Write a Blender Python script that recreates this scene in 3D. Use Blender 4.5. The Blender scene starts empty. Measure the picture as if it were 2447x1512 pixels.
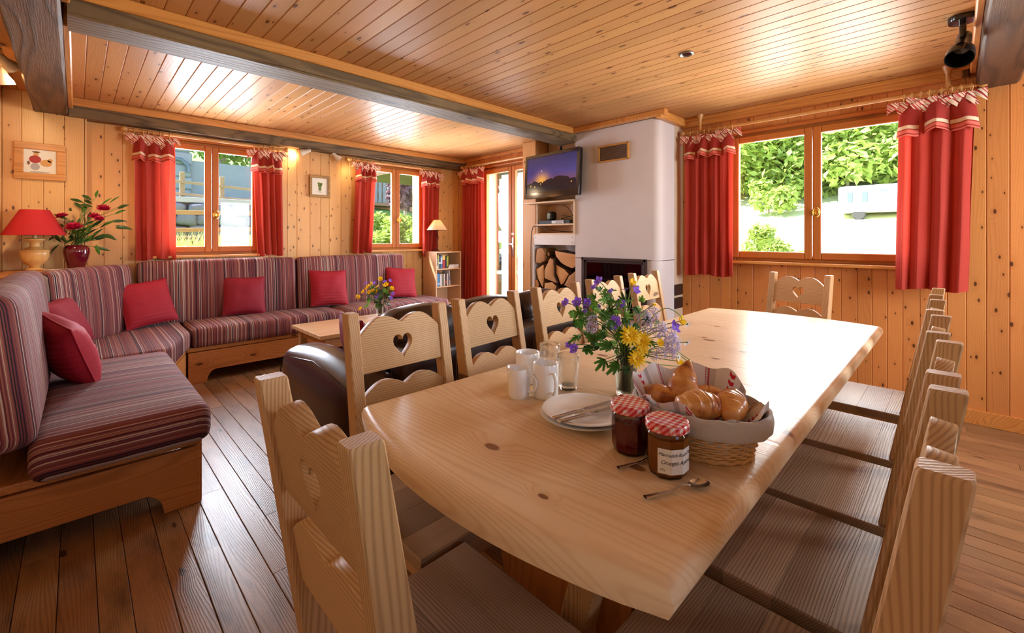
import bpy, bmesh, math, random
from mathutils import Vector, Matrix, noise
R = math.radians
random.seed(7)
scene = bpy.context.scene
COL = scene.collection

# ---------------------------------------------------------------- camera
cam_d = bpy.data.cameras.new('camera')
cam_d.sensor_fit = 'HORIZONTAL'; cam_d.sensor_width = 36.0
cam_d.lens = 36.0 * 1049.0 / 2447.0
cam_d.shift_y = -188.0 / 2447.0
cam_d.clip_start = 0.02; cam_d.clip_end = 500
cam = bpy.data.objects.new('camera', cam_d); COL.objects.link(cam)
cam.location = (0, 0, 1.22)
cam.rotation_euler = (R(90), 0, -math.atan2(1049.0, 1057.5) )
scene.camera = cam

# ---------------------------------------------------------------- colour management
scene.view_settings.view_transform = 'Standard'
scene.view_settings.look = 'None'
scene.view_settings.gamma = 1.0
scene.view_settings.use_curve_mapping = False
scene.view_settings.exposure = 0.95
scene.cycles.use_denoising = True
scene.cycles.max_bounces = 8
scene.cycles.diffuse_bounces = 4
scene.cycles.glossy_bounces = 4
scene.cycles.transmission_bounces = 8
scene.cycles.transparent_max_bounces = 12
scene.cycles.caustics_reflective = False
scene.cycles.caustics_refractive = False
scene.cycles.sample_clamp_indirect = 6.0

# ---------------------------------------------------------------- sky and sun
world = bpy.data.worlds.new('sky'); scene.world = world; world.use_nodes = True
wn = world.node_tree.nodes; wl = world.node_tree.links
sky = wn.new('ShaderNodeTexSky'); sky.sky_type = 'NISHITA'; sky.sun_disc = False
sky.sun_elevation = R(52); sky.sun_rotation = R(-32); sky.altitude = 1200
sky.air_density = 1.0; sky.dust_density = 1.5
bg = wn['Background']; bg.inputs['Strength'].default_value = 0.42
wl.new(sky.outputs[0], bg.inputs['Color'])
sun_d = bpy.data.lights.new('sun', 'SUN'); sun_d.energy = 13.0; sun_d.angle = R(0.6); sun_d.color = (1.0, 0.95, 0.86)
sun = bpy.data.objects.new('sun', sun_d); COL.objects.link(sun)
sun.rotation_euler = Vector((0.55, -0.62, -1.05)).to_track_quat('-Z', 'Y').to_euler()

def area(name, loc, direction, sx, sy, energy, color):
    d = bpy.data.lights.new(name, 'AREA'); d.shape = 'RECTANGLE'; d.size = sx; d.size_y = sy
    d.energy = energy; d.color = color
    o = bpy.data.objects.new(name, d); COL.objects.link(o); o.location = loc
    o.rotation_euler = Vector(direction).to_track_quat('-Z', 'Y').to_euler()
    return o
DAY = (0.80, 0.88, 1.0)
# daylight entering through the openings of the room (windows in view, door, added, unseen windows behind the viewer)
area('daylight_window_1', (0.94, 5.36, 1.6), (0, -1, 0.22), 0.74, 1.0, 62, DAY)
area('daylight_window_2', (2.95, 5.36, 1.6), (0, -1, 0.22), 0.74, 1.0, 62, DAY)
area('daylight_window_3', (4.42, 0.80, 1.57), (-1, 0, 0.05), 1.0, 1.0, 46, (0.96, 0.98, 1.0))
area('daylight_door', (4.24, 4.02, 1.2), (-1, 0, 0.0), 0.95, 1.8, 62, DAY)
area('daylight_added_window_4', (3.1, -2.22, 1.5), (-0.12, 1, -0.1), 1.5, 1.3, 84, (0.88, 0.94, 1.0))
area('daylight_added_window_5', (0.4, -2.22, 1.5), (0, 1, -0.1), 1.0, 1.3, 2.5, (0.88, 0.94, 1.0))

# ---------------------------------------------------------------- materials
def lin(c):
    return tuple(((v / 255.0) / 12.92 if v / 255.0 <= 0.04045 else ((v / 255.0 + 0.055) / 1.055) ** 2.4) for v in c) + (1.0,)
MATS = {}
def nt(name):
    m = bpy.data.materials.new(name); m.use_nodes = True
    t = m.node_tree; return m, t, t.nodes, t.links, t.nodes['Principled BSDF']
def math_node(n, l, op, a, b=None, c=None):
    x = n.new('ShaderNodeMath'); x.operation = op
    for i, v in enumerate((a, b, c)):
        if v is None: continue
        if hasattr(v, 'links'): l.new(v, x.inputs[i])
        else: x.inputs[i].default_value = v
    return x.outputs[0]
def mixc(n, l, fac, a, b, mode='MIX'):
    x = n.new('ShaderNodeMix'); x.data_type = 'RGBA'; x.blend_type = mode
    for s, v in ((x.inputs[0], fac), (x.inputs[6], a), (x.inputs[7], b)):
        if hasattr(v, 'links'): l.new(v, s)
        else: s.default_value = v
    return x.outputs[2]
def ramp(n, l, fac, stops, interp='LINEAR'):
    x = n.new('ShaderNodeValToRGB'); x.color_ramp.interpolation = interp
    e = x.color_ramp.elements
    while len(e) > 1: e.remove(e[-1])
    e[0].position = stops[0][0]; e[0].color = stops[0][1]
    for p, c in stops[1:]:
        k = e.new(p); k.color = c
    l.new(fac, x.inputs[0]); return x.outputs[0]

def wood(name, light, dark, knot=(90, 48, 22), axis='X', normal='Z', rings=28.0, contrast=0.55, knots=0.0, rough=0.42,
         coat=0.0, vary=0.16, hue=0.004, knot_scale=(4.0, 9.0), stains=0.0, bump=0.12, warp=0.55, fine=0.35, sat=1.0, spec=0.4):
    """sawn timber: growth rings, pores and knots along `axis`, each board offset by its own random number"""
    m, t, n, l, b = nt(name)
    tc = n.new('ShaderNodeTexCoord'); oi = n.new('ShaderNodeObjectInfo')
    sep = n.new('ShaderNodeSeparateXYZ'); l.new(tc.outputs['Object'], sep.inputs[0])
    ix = {'X': 0, 'Y': 1, 'Z': 2}; g = sep.outputs[ix[axis]]; nn_ = sep.outputs[ix[normal]]
    other = [k for k in 'XYZ' if k not in (axis, normal)][0]; a = sep.outputs[ix[other]]
    rnd = oi.outputs['Random']
    g2 = math_node(n, l, 'MULTIPLY_ADD', rnd, 37.0, g)
    a2 = math_node(n, l, 'MULTIPLY_ADD', rnd, 91.0, a)
    a3 = math_node(n, l, 'ADD', a2, math_node(n, l, 'MULTIPLY', nn_, 0.8))
    def vec(x, y, z=0.0):
        c = n.new('ShaderNodeCombineXYZ')
        for i, v in enumerate((x, y, z)):
            if hasattr(v, 'links'): l.new(v, c.inputs[i])
            else: c.inputs[i].default_value = v
        return c.outputs[0]
    def mul(v, k): return math_node(n, l, 'MULTIPLY', v, k)
    def ntex(v, scale, detail=3.0, rg=0.5):
        x = n.new('ShaderNodeTexNoise'); x.inputs['Scale'].default_value = scale
        x.inputs['Detail'].default_value = detail; x.inputs['Roughness'].default_value = rg
        l.new(v, x.inputs['Vector']); return x.outputs['Fac']
    low = ntex(vec(mul(g2, 0.45), mul(a3, 4.0), mul(nn_, 4.0)), 1.0, 2.0)
    val = math_node(n, l, 'ADD', mul(a3, rings), mul(low, rings * warp))
    km = None
    if knots > 0:
        vo = n.new('ShaderNodeTexVoronoi'); vo.voronoi_dimensions = '2D'; vo.inputs['Scale'].default_value = 1.0
        vo.inputs['Randomness'].default_value = 1.0
        l.new(vec(mul(g2, knot_scale[0]), mul(a2, knot_scale[1])), vo.inputs['Vector'])
        sc = n.new('ShaderNodeSeparateColor'); l.new(vo.outputs['Color'], sc.inputs[0])
        on = math_node(n, l, 'LESS_THAN', sc.outputs[0], knots)
        rad = math_node(n, l, 'MULTIPLY_ADD', sc.outputs[1], 0.085, 0.04)
        q = math_node(n, l, 'DIVIDE', vo.outputs['Distance'], rad)
        soft = n.new('ShaderNodeMapRange'); soft.inputs['From Min'].default_value = 1.2; soft.inputs['From Max'].default_value = 0.85
        l.new(q, soft.inputs['Value']); km = math_node(n, l, 'MULTIPLY', soft.outputs[0], on)
        halo = n.new('ShaderNodeMapRange'); halo.inputs['From Min'].default_value = 4.5; halo.inputs['From Max'].default_value = 0.8
        l.new(q, halo.inputs['Value']); kh = math_node(n, l, 'MULTIPLY', halo.outputs[0], on)
        val = math_node(n, l, 'ADD', val, mul(kh, 2.4))
    s = math_node(n, l, 'SINE', mul(val, 6.2832))
    s01 = math_node(n, l, 'MULTIPLY_ADD', s, 0.5, 0.5)
    s01 = math_node(n, l, 'POWER', s01, 2.2)
    fib = ntex(vec(mul(g2, 7.0), mul(a3, 230.0), mul(nn_, 230.0)), 1.0, 3.0, 0.6)
    patch = ntex(vec(mul(g2, 1.7), mul(a2, 7.0), 3.3), 1.0, 3.0)
    fac = math_node(n, l, 'MULTIPLY', s01, contrast)
    fac = math_node(n, l, 'MULTIPLY_ADD', fib, fine, fac)
    fac = math_node(n, l, 'MULTIPLY_ADD', patch, 0.5, fac)
    fac = math_node(n, l, 'SUBTRACT', fac, 0.25 + fine * 0.5)
    fac.node.use_clamp = True
    colr = mixc(n, l, fac, lin(light), lin(dark))
    if stains > 0:
        st = ntex(vec(mul(g2, 2.4), mul(a2, 9.0), 8.1), 1.0, 5.0, 0.62)
        smap = n.new('ShaderNodeMapRange'); smap.inputs['From Min'].default_value = 0.5; smap.inputs['From Max'].default_value = 0.72
        smap.inputs['To Max'].default_value = stains; l.new(st, smap.inputs['Value'])
        colr = mixc(n, l, smap.outputs[0], colr, lin((70, 48, 34)))
    if km is not None:
        colr = mixc(n, l, mul(kh, 0.25), colr, lin(dark))
        colr = mixc(n, l, mul(km, 0.9), colr, lin(knot))
    hsv = n.new('ShaderNodeHueSaturation')
    r2 = math_node(n, l, 'FRACT', mul(rnd, 17.3))
    l.new(math_node(n, l, 'MULTIPLY_ADD', rnd, vary * 2, 1.0 - vary), hsv.inputs['Value'])
    l.new(math_node(n, l, 'MULTIPLY_ADD', r2, hue * 2, 0.5 - hue), hsv.inputs['Hue'])
    hsv.inputs['Saturation'].default_value = sat
    l.new(colr, hsv.inputs['Color']); l.new(hsv.outputs[0], b.inputs['Base Color'])
    l.new(math_node(n, l, 'MULTIPLY_ADD', fib, 0.16, rough - 0.08), b.inputs['Roughness'])
    b.inputs['Specular IOR Level'].default_value = spec
    if coat > 0:
        b.inputs['Coat Weight'].default_value = coat; b.inputs['Coat Roughness'].default_value = 0.30
    bp = n.new('ShaderNodeBump'); bp.inputs['Strength'].default_value = bump; bp.inputs['Distance'].default_value = 0.004
    l.new(math_node(n, l, 'ADD', mul(s01, 0.5), fib), bp.inputs['Height']); l.new(bp.outputs[0], b.inputs['Normal'])
    MATS[name] = m; return m

def plain(name, col, rough=0.5, metal=0.0, spec=0.5, noise_amt=0.0, nscale=30.0, coat=0.0, bump=0.0, trans=0.0, sheen=0.0, sss=0.0):
    m, t, n, l, b = nt(name)
    c = lin(col)
    tc = n.new('ShaderNodeTexCoord'); x = n.new('ShaderNodeTexNoise'); x.inputs['Scale'].default_value = nscale
    x.inputs['Detail'].default_value = 4.0; l.new(tc.outputs['Object'], x.inputs['Vector'])
    if noise_amt > 0:
        d = tuple(v * (1 - noise_amt) for v in c[:3]) + (1,); u = tuple(min(1, v * (1 + noise_amt)) for v in c[:3]) + (1,)
        l.new(mixc(n, l, x.outputs['Fac'], d, u), b.inputs['Base Color'])
    else:
        b.inputs['Base Color'].default_value = c
    b.inputs['Roughness'].default_value = rough; b.inputs['Metallic'].default_value = metal
    b.inputs['Specular IOR Level'].default_value = spec
    if coat: b.inputs['Coat Weight'].default_value = coat; b.inputs['Coat Roughness'].default_value = 0.1
    if bump:
        bp = n.new('ShaderNodeBump'); bp.inputs['Strength'].default_value = bump; bp.inputs['Distance'].default_value = 0.003
        l.new(x.outputs['Fac'], bp.inputs['Height']); l.new(bp.outputs[0], b.inputs['Normal'])
    if sheen: b.inputs['Sheen Weight'].default_value = sheen
    if trans:                                   # light passing through cloth, petals, leaves
        tr = n.new('ShaderNodeBsdfTranslucent'); tr.inputs['Color'].default_value = c
        mx = n.new('ShaderNodeMixShader'); mx.inputs[0].default_value = trans
        l.new(b.outputs[0], mx.inputs[1]); l.new(tr.outputs[0], mx.inputs[2]); l.new(mx.outputs[0], n['Material Output'].inputs[0])
    MATS[name] = m; return m

def emit(name, col, strength):
    m, t, n, l, b = nt(name)
    b.inputs['Base Color'].default_value = lin(col)
    b.inputs['Emission Color'].default_value = lin(col); b.inputs['Emission Strength'].default_value = strength
    MATS[name] = m; return m

def clear_glass(name, tint=(255, 255, 255), refl=1.0):
    """thin pane or thin-walled vessel: lets light straight through, mirrors at grazing angles"""
    m, t, n, l, b = nt(name); n.remove(b)
    tr = n.new('ShaderNodeBsdfTransparent'); tr.inputs[0].default_value = lin(tint)
    gl = n.new('ShaderNodeBsdfGlossy'); gl.inputs['Roughness'].default_value = 0.02
    fr = n.new('ShaderNodeFresnel'); fr.inputs[0].default_value = 1.45
    f = math_node(n, l, 'MULTIPLY', fr.outputs[0], refl)
    mx = n.new('ShaderNodeMixShader'); l.new(f, mx.inputs[0]); l.new(tr.outputs[0], mx.inputs[1]); l.new(gl.outputs[0], mx.inputs[2])
    l.new(mx.outputs[0], n['Material Output'].inputs[0]); MATS[name] = m; return m

def striped(name, expr, cols, freq, rough=0.85, bump=0.25, smooth_noise=0.004, sheen=0.04):
    """woven stripes; expr = weights (x, y, z) of the coordinate across the stripes"""
    m, t, n, l, b = nt(name)
    tc = n.new('ShaderNodeTexCoord'); dp = n.new('ShaderNodeVectorMath'); dp.operation = 'DOT_PRODUCT'
    l.new(tc.outputs['Object'], dp.inputs[0]); dp.inputs[1].default_value = expr
    ns = n.new('ShaderNodeTexNoise'); ns.inputs['Scale'].default_value = 9.0; l.new(tc.outputs['Object'], ns.inputs['Vector'])
    v = math_node(n, l, 'MULTIPLY_ADD', ns.outputs['Fac'], smooth_noise, dp.outputs['Value'])
    cells = []
    for k, fq in enumerate((freq, freq * 0.37)):
        w = n.new('ShaderNodeTexWhiteNoise'); w.noise_dimensions = '1D'
        l.new(math_node(n, l, 'FLOOR', math_node(n, l, 'MULTIPLY', v, fq)), w.inputs['W']); cells.append(w.outputs['Value'])
    f = math_node(n, l, 'MULTIPLY_ADD', cells[1], 0.45, math_node(n, l, 'MULTIPLY', cells[0], 0.55))
    col = ramp(n, l, f, [(p, lin(c)) for p, c in cols], 'CONSTANT')
    fz = n.new('ShaderNodeTexNoise'); fz.inputs['Scale'].default_value = 420.0; l.new(tc.outputs['Object'], fz.inputs['Vector'])
    hs = n.new('ShaderNodeHueSaturation'); l.new(col, hs.inputs['Color'])
    l.new(math_node(n, l, 'MULTIPLY_ADD', fz.outputs['Fac'], 0.6, 0.7), hs.inputs['Value']); l.new(hs.outputs[0], b.inputs['Base Color'])
    b.inputs['Roughness'].default_value = rough; b.inputs['Sheen Weight'].default_value = sheen
    bp = n.new('ShaderNodeBump'); bp.inputs['Strength'].default_value = bump; bp.inputs['Distance'].default_value = 0.002
    l.new(math_node(n, l, 'MULTIPLY_ADD', fz.outputs['Fac'], 0.5, cells[0]), bp.inputs['Height']); l.new(bp.outputs[0], b.inputs['Normal'])
    MATS[name] = m; return m

# ---------------------------------------------------------------- mesh helpers
class MB:
    """collects verts/faces with material slots, then links them as one mesh object"""
    def __init__(s): s.v = []; s.f = []; s.m = []; s.slot = 0
    def add(s, vs, fs, M=None):
        o = len(s.v)
        s.v += [tuple(M @ Vector(p)) if M is not None else tuple(p) for p in vs]
        s.f += [tuple(i + o for i in f) for f in fs]; s.m += [s.slot] * len(fs)
    def bm(s, b, M=None):
        b.verts.index_update(); s.add([v.co.copy() for v in b.verts], [[v.index for v in f.verts] for f in b.faces], M); b.free()
    def box(s, c, d, bev=0.0, M=None, seg=2):
        b = bmesh.new(); bmesh.ops.create_cube(b, size=1.0)
        for v in b.verts: v.co = Vector((v.co.x * d[0], v.co.y * d[1], v.co.z * d[2])) + Vector(c)
        if bev > 0: bmesh.ops.bevel(b, geom=list(b.edges), offset=bev, segments=seg, affect='EDGES', profile=0.5)
        s.bm(b, M)
    def lathe(s, prof, seg=32, c=(0, 0, 0), M=None, sy=1.0):
        vs = []; fs = []
        for r, z in prof:
            for k in range(seg):
                a = 2 * math.pi * k / seg; vs.append((c[0] + r * math.cos(a), c[1] + sy * r * math.sin(a), c[2] + z))
        for i in range(len(prof) - 1):
            for k in range(seg):
                fs.append((i * seg + k, i * seg + (k + 1) % seg, (i + 1) * seg + (k + 1) % seg, (i + 1) * seg + k))
        if prof[0][0] > 1e-6: fs.append(tuple(reversed(range(seg))))
        if prof[-1][0] > 1e-6: fs.append(tuple(range((len(prof) - 1) * seg, len(prof) * seg)))
        s.add(vs, fs, M)
    def tube(s, pts, r, seg=8, M=None, cap=True):
        pts = [Vector(p) for p in pts]; n = len(pts); vs = []; fs = []
        rr = r if isinstance(r, (list, tuple)) else [r] * n
        up = Vector((0, 0, 1)); prev = None
        for i, p in enumerate(pts):
            t = (pts[min(i + 1, n - 1)] - pts[max(i - 1, 0)]).normalized()
            if prev is None:
                x = t.cross(up)
                if x.length < 1e-3: x = t.cross(Vector((1, 0, 0)))
            else: x = prev - t * prev.dot(t)
            x.normalize(); prev = x; y = t.cross(x)
            for k in range(seg):
                a = 2 * math.pi * k / seg; vs.append(p + (x * math.cos(a) + y * math.sin(a)) * rr[i])
        for i in range(n - 1):
            for k in range(seg):
                fs.append((i * seg + k, i * seg + (k + 1) % seg, (i + 1) * seg + (k + 1) % seg, (i + 1) * seg + k))
        if cap: fs.append(tuple(reversed(range(seg)))); fs.append(tuple(range((n - 1) * seg, n * seg)))
        s.add(vs, fs, M)
    def grid(s, fn, nu, nv, M=None, wrap=False):
        vs = [fn(i / nu, j / nv) for j in range(nv + 1) for i in range(nu + 1)]
        fs = [(j * (nu + 1) + i, j * (nu + 1) + i + 1, (j + 1) * (nu + 1) + i + 1, (j + 1) * (nu + 1) + i) for j in range(nv) for i in range(nu)]
        s.add(vs, fs, M)
    def rbox(s, c, d, r, n=6, puff=(0, 0, 0), M=None):
        """rounded, slightly puffed box (cushions, loaves)"""
        h = [x / 2 for x in d]; r = min(r, min(h) * 0.98)
        def axis(hh):
            inner = hh - r; a = [-hh + r * (1 - math.cos(k * math.pi / 2 / 3)) for k in range(0, 3)]
            m = [-inner + 2 * inner * k / n for k in range(n + 1)]
            return a + m + [-x for x in reversed(a)]
        ax = [axis(x) for x in h]; idx = {}; vs = []; fs = []
        def vid(i, j, k):
            p = (ax[0][i], ax[1][j], ax[2][k])
            if (i, j, k) in idx: return idx[(i, j, k)]
            q = Vector([max(-h[t] + r, min(h[t] - r, p[t])) for t in range(3)]); dl = Vector(p) - q
            o = q + (dl.normalized() * r if dl.length > 1e-9 else dl)
            u = [o[t] / h[t] for t in range(3)]
            e = [o[0], o[1], o[2]]
            for t in range(3):
                a_, b_ = [x for x in range(3) if x != t]
                e[t] += puff[t] * u[t] * max(0, 1 - u[a_] ** 2) * max(0, 1 - u[b_] ** 2)
            idx[(i, j, k)] = len(vs); vs.append(Vector(e) + Vector(c)); return idx[(i, j, k)]
        L = [len(a) - 1 for a in ax]
        for t in range(3):
            a_, b_ = [x for x in range(3) if x != t]
            for side in (0, L[t]):
                for i in range(L[a_]):
                    for j in range(L[b_]):
                        q = []
                        for (di, dj) in ((0, 0), (1, 0), (1, 1), (0, 1)):
                            ijk = [0, 0, 0]; ijk[t] = side; ijk[a_] = i + di; ijk[b_] = j + dj; q.append(vid(*ijk))
                        if (side == 0) != (t == 1): q.reverse()
                        fs.append(tuple(q))
        s.add(vs, fs, M)
    def outline(s, loops, thick, bevel=0.0, M=None, res=6):
        """filled 2D outline (first loop) with holes, extruded symmetrically along local z"""
        cu = bpy.data.curves.new('tmp', 'CURVE'); cu.dimensions = '2D'; cu.fill_mode = 'BOTH'
        cu.extrude = max(thick / 2 - bevel, 0.0001); cu.bevel_depth = bevel; cu.bevel_resolution = 1; cu.offset = -bevel
        for lp in loops:
            sp = cu.splines.new('POLY'); sp.points.add(len(lp) - 1); sp.use_cyclic_u = True
            for p, q in zip(sp.points, lp): p.co = (q[0], q[1], 0, 1)
        o = bpy.data.objects.new('tmp', cu); me = bpy.data.meshes.new_from_object(o)
        s.add([v.co.copy() for v in me.vertices], [tuple(p.vertices) for p in me.polygons], M)
        bpy.data.objects.remove(o); bpy.data.curves.remove(cu); bpy.data.meshes.remove(me)
    def obj(s, name, mats, parent=None, smooth=None, loc=None, rot=None, recalc=True):
        me = bpy.data.meshes.new(name); me.from_pydata(s.v, [], s.f)
        if not isinstance(mats, (list, tuple)): mats = [mats]
        for m in mats: me.materials.append(MATS[m] if isinstance(m, str) else m)
        me.polygons.foreach_set('material_index', s.m)
        if recalc:
            b = bmesh.new(); b.from_mesh(me); bmesh.ops.recalc_face_normals(b, faces=b.faces); b.to_mesh(me); b.free()
        if smooth is not None:
            me.polygons.foreach_set('use_smooth', [True] * len(me.polygons))
            if smooth < 180:
                me.set_sharp_from_angle(angle=R(smooth))
        me.update()
        return link(name, me, parent, loc, rot)
def link(name, me, parent=None, loc=None, rot=None):
    o = bpy.data.objects.new(name, me); COL.objects.link(o)
    if parent is not None: o.parent = parent
    if loc is not None: o.location = loc
    if rot is not None: o.rotation_euler = rot
    return o
def tag(o, label, cat, group=None):
    o['label'] = label; o['category'] = cat
    if group: o['group'] = group
    return o
def thing(name, label, cat, loc=(0, 0, 0), rz=0.0, group=None, rot=None):
    o = bpy.data.objects.new(name, None); o.empty_display_size = 0.1; COL.objects.link(o)
    o.location = loc; o.rotation_euler = rot if rot is not None else (0, 0, rz)
    return tag(o, label, cat, group)
def structure(o, label=None):
    o['kind'] = 'structure'
    if label: o['label'] = label
    return o
def copy_tree(o, parent=None):
    c = o.copy(); COL.objects.link(c); c.parent = parent
    for ch in list(o.children): copy_tree(ch, c)
    return c
def one_box(name, lo, hi, mat, parent=None, bev=0.0, keep=False):
    b = MB(); c = [(lo[i] + hi[i]) / 2 for i in range(3)]
    b.box(c if keep else (0, 0, 0), [hi[i] - lo[i] for i in range(3)], bev)
    return b.obj(name, mat, parent, loc=(0, 0, 0) if keep else c)
def plank_mesh(L, W, T, ch=0.004):
    """board, length along x, face up +z at 0, chamfered long edges (tongue-and-groove look)"""
    prof = [(-W / 2, -T), (-W / 2, -ch), (-W / 2 + ch, 0), (W / 2 - ch, 0), (W / 2, -ch), (W / 2, -T)]
    vs = [(x, y, z) for x in (-L / 2, L / 2) for y, z in prof]; n = len(prof)
    fs = [(i, (i + 1) % n, n + (i + 1) % n, n + i) for i in range(n)] + [tuple(range(n)), tuple(reversed(range(n, 2 * n)))]
    me = bpy.data.meshes.new('board'); me.from_pydata(vs, [], fs)
    b = bmesh.new(); b.from_mesh(me); bmesh.ops.recalc_face_normals(b, faces=b.faces); b.to_mesh(me); b.free()
    return me
_PL = {}
def plank(name, L, W, T, mat, parent, loc, rot, ch=0.004):
    k = (round(L, 4), round(W, 4), round(T, 4), mat, ch)
    if k not in _PL:
        me = plank_mesh(L, W, T, ch); me.materials.append(MATS[mat]); _PL[k] = me
    return link(name, _PL[k], parent, loc, rot)

# ---------------------------------------------------------------- material library
wood('pine_wall', (228, 174, 108), (196, 130, 68), knot=(84, 46, 22), knots=0.42, knot_scale=(8.0, 17.0), rings=90, contrast=0.24, warp=0.2, rough=0.42, coat=0.12, vary=0.10, bump=0.05)
wood('pine_ceiling', (200, 148, 94), (164, 108, 60), knot=(92, 58, 32), knots=0.30, knot_scale=(5.0, 15.0), rings=90, contrast=0.24, warp=0.2, rough=0.42, coat=0.0, spec=0.09, vary=0.10, bump=0.05)
wood('pine_wall_shaded', (214, 140, 76), (172, 98, 44), knot=(74, 38, 18), knots=0.42, knot_scale=(8.0, 17.0), rings=90, contrast=0.24, warp=0.2, rough=0.42, coat=0.05, vary=0.10, bump=0.05, spec=0.3)  # same pine boards; the dimmer, warmer light on these walls put into the colour
wood('old_beam_brown', (96, 66, 42), (48, 32, 22), knot=(26, 18, 12), knots=0.25, knot_scale=(1.6, 5.0), rings=16, contrast=0.6, rough=0.62, vary=0.05, stains=0.45, bump=0.6)
wood('pine_trim', (216, 148, 74), (172, 100, 42), knot=(70, 40, 20), knots=0.2, knot_scale=(3.0, 9.0), rings=26, contrast=0.4, rough=0.4, coat=0.2, vary=0.06, bump=0.05)
wood('window_wood', (190, 116, 56), (150, 86, 38), rings=60, contrast=0.3, warp=0.25, rough=0.42, coat=0.0, spec=0.2, vary=0.05, bump=0.04)
wood('window_wood_v', (190, 116, 56), (150, 86, 38), axis='Z', normal='Y', rings=60, contrast=0.3, warp=0.25, rough=0.42, coat=0.0, spec=0.2, vary=0.05, bump=0.04)
wood('old_beam', (124, 100, 68), (58, 44, 30), knot=(30, 20, 12), knots=0.25, knot_scale=(1.6, 5.0), rings=16, contrast=0.6, rough=0.62, vary=0.08, stains=0.45, bump=0.6)
wood('floor_oak', (158, 118, 82), (88, 62, 40), knot=(58, 36, 22), knots=0.10, knot_scale=(3.0, 9.0), rings=130, contrast=0.42, rough=0.36, coat=0.28, vary=0.20, hue=0.005, stains=0.8, bump=0.2, warp=0.26, fine=0.7)
for ax, nm, tg in (('X', 'Z', 'x'), ('X', 'Y', 'xv'), ('Z', 'Y', 'z'), ('Y', 'Z', 'y')):
    wood('chair_wood_' + tg, (200, 160, 114), (136, 94, 56), knot=(88, 54, 30), knots=0.06, knot_scale=(3.0, 8.0), axis=ax, normal=nm, rings=150, contrast=0.5, rough=0.46, coat=0.0, spec=0.25, vary=0.14, hue=0.004, bump=0.14, warp=0.14)
wood('seat_wood', (164, 130, 98), (90, 64, 44), spec=0.2, knot=(70, 46, 30), knots=0.06, knot_scale=(3.0, 8.0), rings=150, contrast=0.5, rough=0.36, coat=0.0, vary=0.22, hue=0.005, bump=0.14, warp=0.14, sat=0.92)
wood('table_pine', (238, 210, 172), (206, 160, 112), knot=(130, 78, 46), knots=0.20, knot_scale=(5.0, 9.0), axis='Y', normal='Z', rings=80, contrast=0.36, rough=0.30, coat=0.0, spec=0.14, vary=0.04, hue=0.003, bump=0.04, warp=0.4, fine=0.2)
wood('bench_pine', (206, 138, 76), (152, 90, 42), knot=(86, 44, 22), knots=0.28, knot_scale=(3.0, 8.0), normal='Y', rings=60, contrast=0.4, rough=0.4, coat=0.1, spec=0.3, vary=0.06, bump=0.06, warp=0.4)
wood('bench_pine_y', (206, 138, 76), (152, 90, 42), knot=(86, 44, 22), knots=0.28, knot_scale=(3.0, 8.0), axis='Y', normal='X', rings=60, contrast=0.4, rough=0.4, coat=0.1, spec=0.3, vary=0.06, bump=0.06, warp=0.4)
wood('beech_board', (226, 190, 150), (200, 160, 118), axis='Z', normal='Y', rings=40, contrast=0.2, rough=0.5, vary=0.03, bump=0.02)
wood('beech_flat', (226, 190, 150), (200, 160, 118), axis='X', normal='Z', rings=40, contrast=0.2, rough=0.5, vary=0.03, bump=0.02)
wood('turned_wood', (216, 170, 104), (182, 128, 66), axis='Z', normal='Y', rings=30, contrast=0.3, rough=0.3, coat=0.4, vary=0.04, bump=0.02)
wood('rod_wood', (206, 150, 86), (172, 112, 58), rings=40, contrast=0.3, rough=0.35, coat=0.3, vary=0.04, bump=0.02)
wood('log_end', (204, 150, 92), (156, 100, 54), axis='X', normal='Y', rings=60, contrast=0.4, rough=0.75, vary=0.24, bump=0.3, warp=1.4)
wood('post_pine', (206, 150, 96), (166, 108, 60), axis='Z', normal='X', knot=(90, 54, 30), knots=0.2, rings=70, contrast=0.35, warp=0.25, rough=0.45, vary=0.04, spec=0.3)
plain('bark', (92, 70, 54), 0.9, noise_amt=0.45, nscale=40, bump=0.8)
plain('plaster_white', (218, 210, 208), 0.85, noise_amt=0.05, nscale=6, bump=0.08)
plain('plaster_room', (206, 180, 150), 0.9, noise_amt=0.05, nscale=6)
plain('white_paint', (228, 222, 216), 0.6, noise_amt=0.05)
plain('brass', (214, 170, 84), 0.25, metal=1.0)
plain('steel', (214, 214, 216), 0.16, metal=1.0)
plain('dull_metal', (150, 146, 140), 0.4, metal=1.0)
plain('black_gloss', (16, 15, 15), 0.16, coat=0.4)
plain('black_matt', (22, 21, 21), 0.6)
plain('red_cloth', (180, 56, 40), 0.85, noise_amt=0.06, nscale=240, trans=0.22, bump=0.1)
plain('red_dark_cloth', (166, 48, 36), 0.85, noise_amt=0.06, nscale=240, trans=0.18, bump=0.1)
plain('cream_band', (236, 208, 172), 0.85, noise_amt=0.05, nscale=240, trans=0.15)
plain('salmon_band', (222, 110, 92), 0.85, noise_amt=0.05, nscale=240, trans=0.15)
plain('pillow_red', (156, 2, 32), 0.75, noise_amt=0.14, nscale=160, bump=0.15)
plain('pillow_crimson', (136, 2, 34), 0.75, noise_amt=0.06, nscale=300, bump=0.1)
plain('leather', (44, 25, 19), 0.30, noise_amt=0.25, nscale=120, bump=0.12, coat=0.15)
plain('seam_thread', (120, 96, 80), 0.7)
plain('porcelain', (250, 250, 252), 0.14, coat=0.4)
clear_glass('window_glass', refl=0.55)
clear_glass('vessel_glass', (236, 242, 240), refl=1.6)
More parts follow.
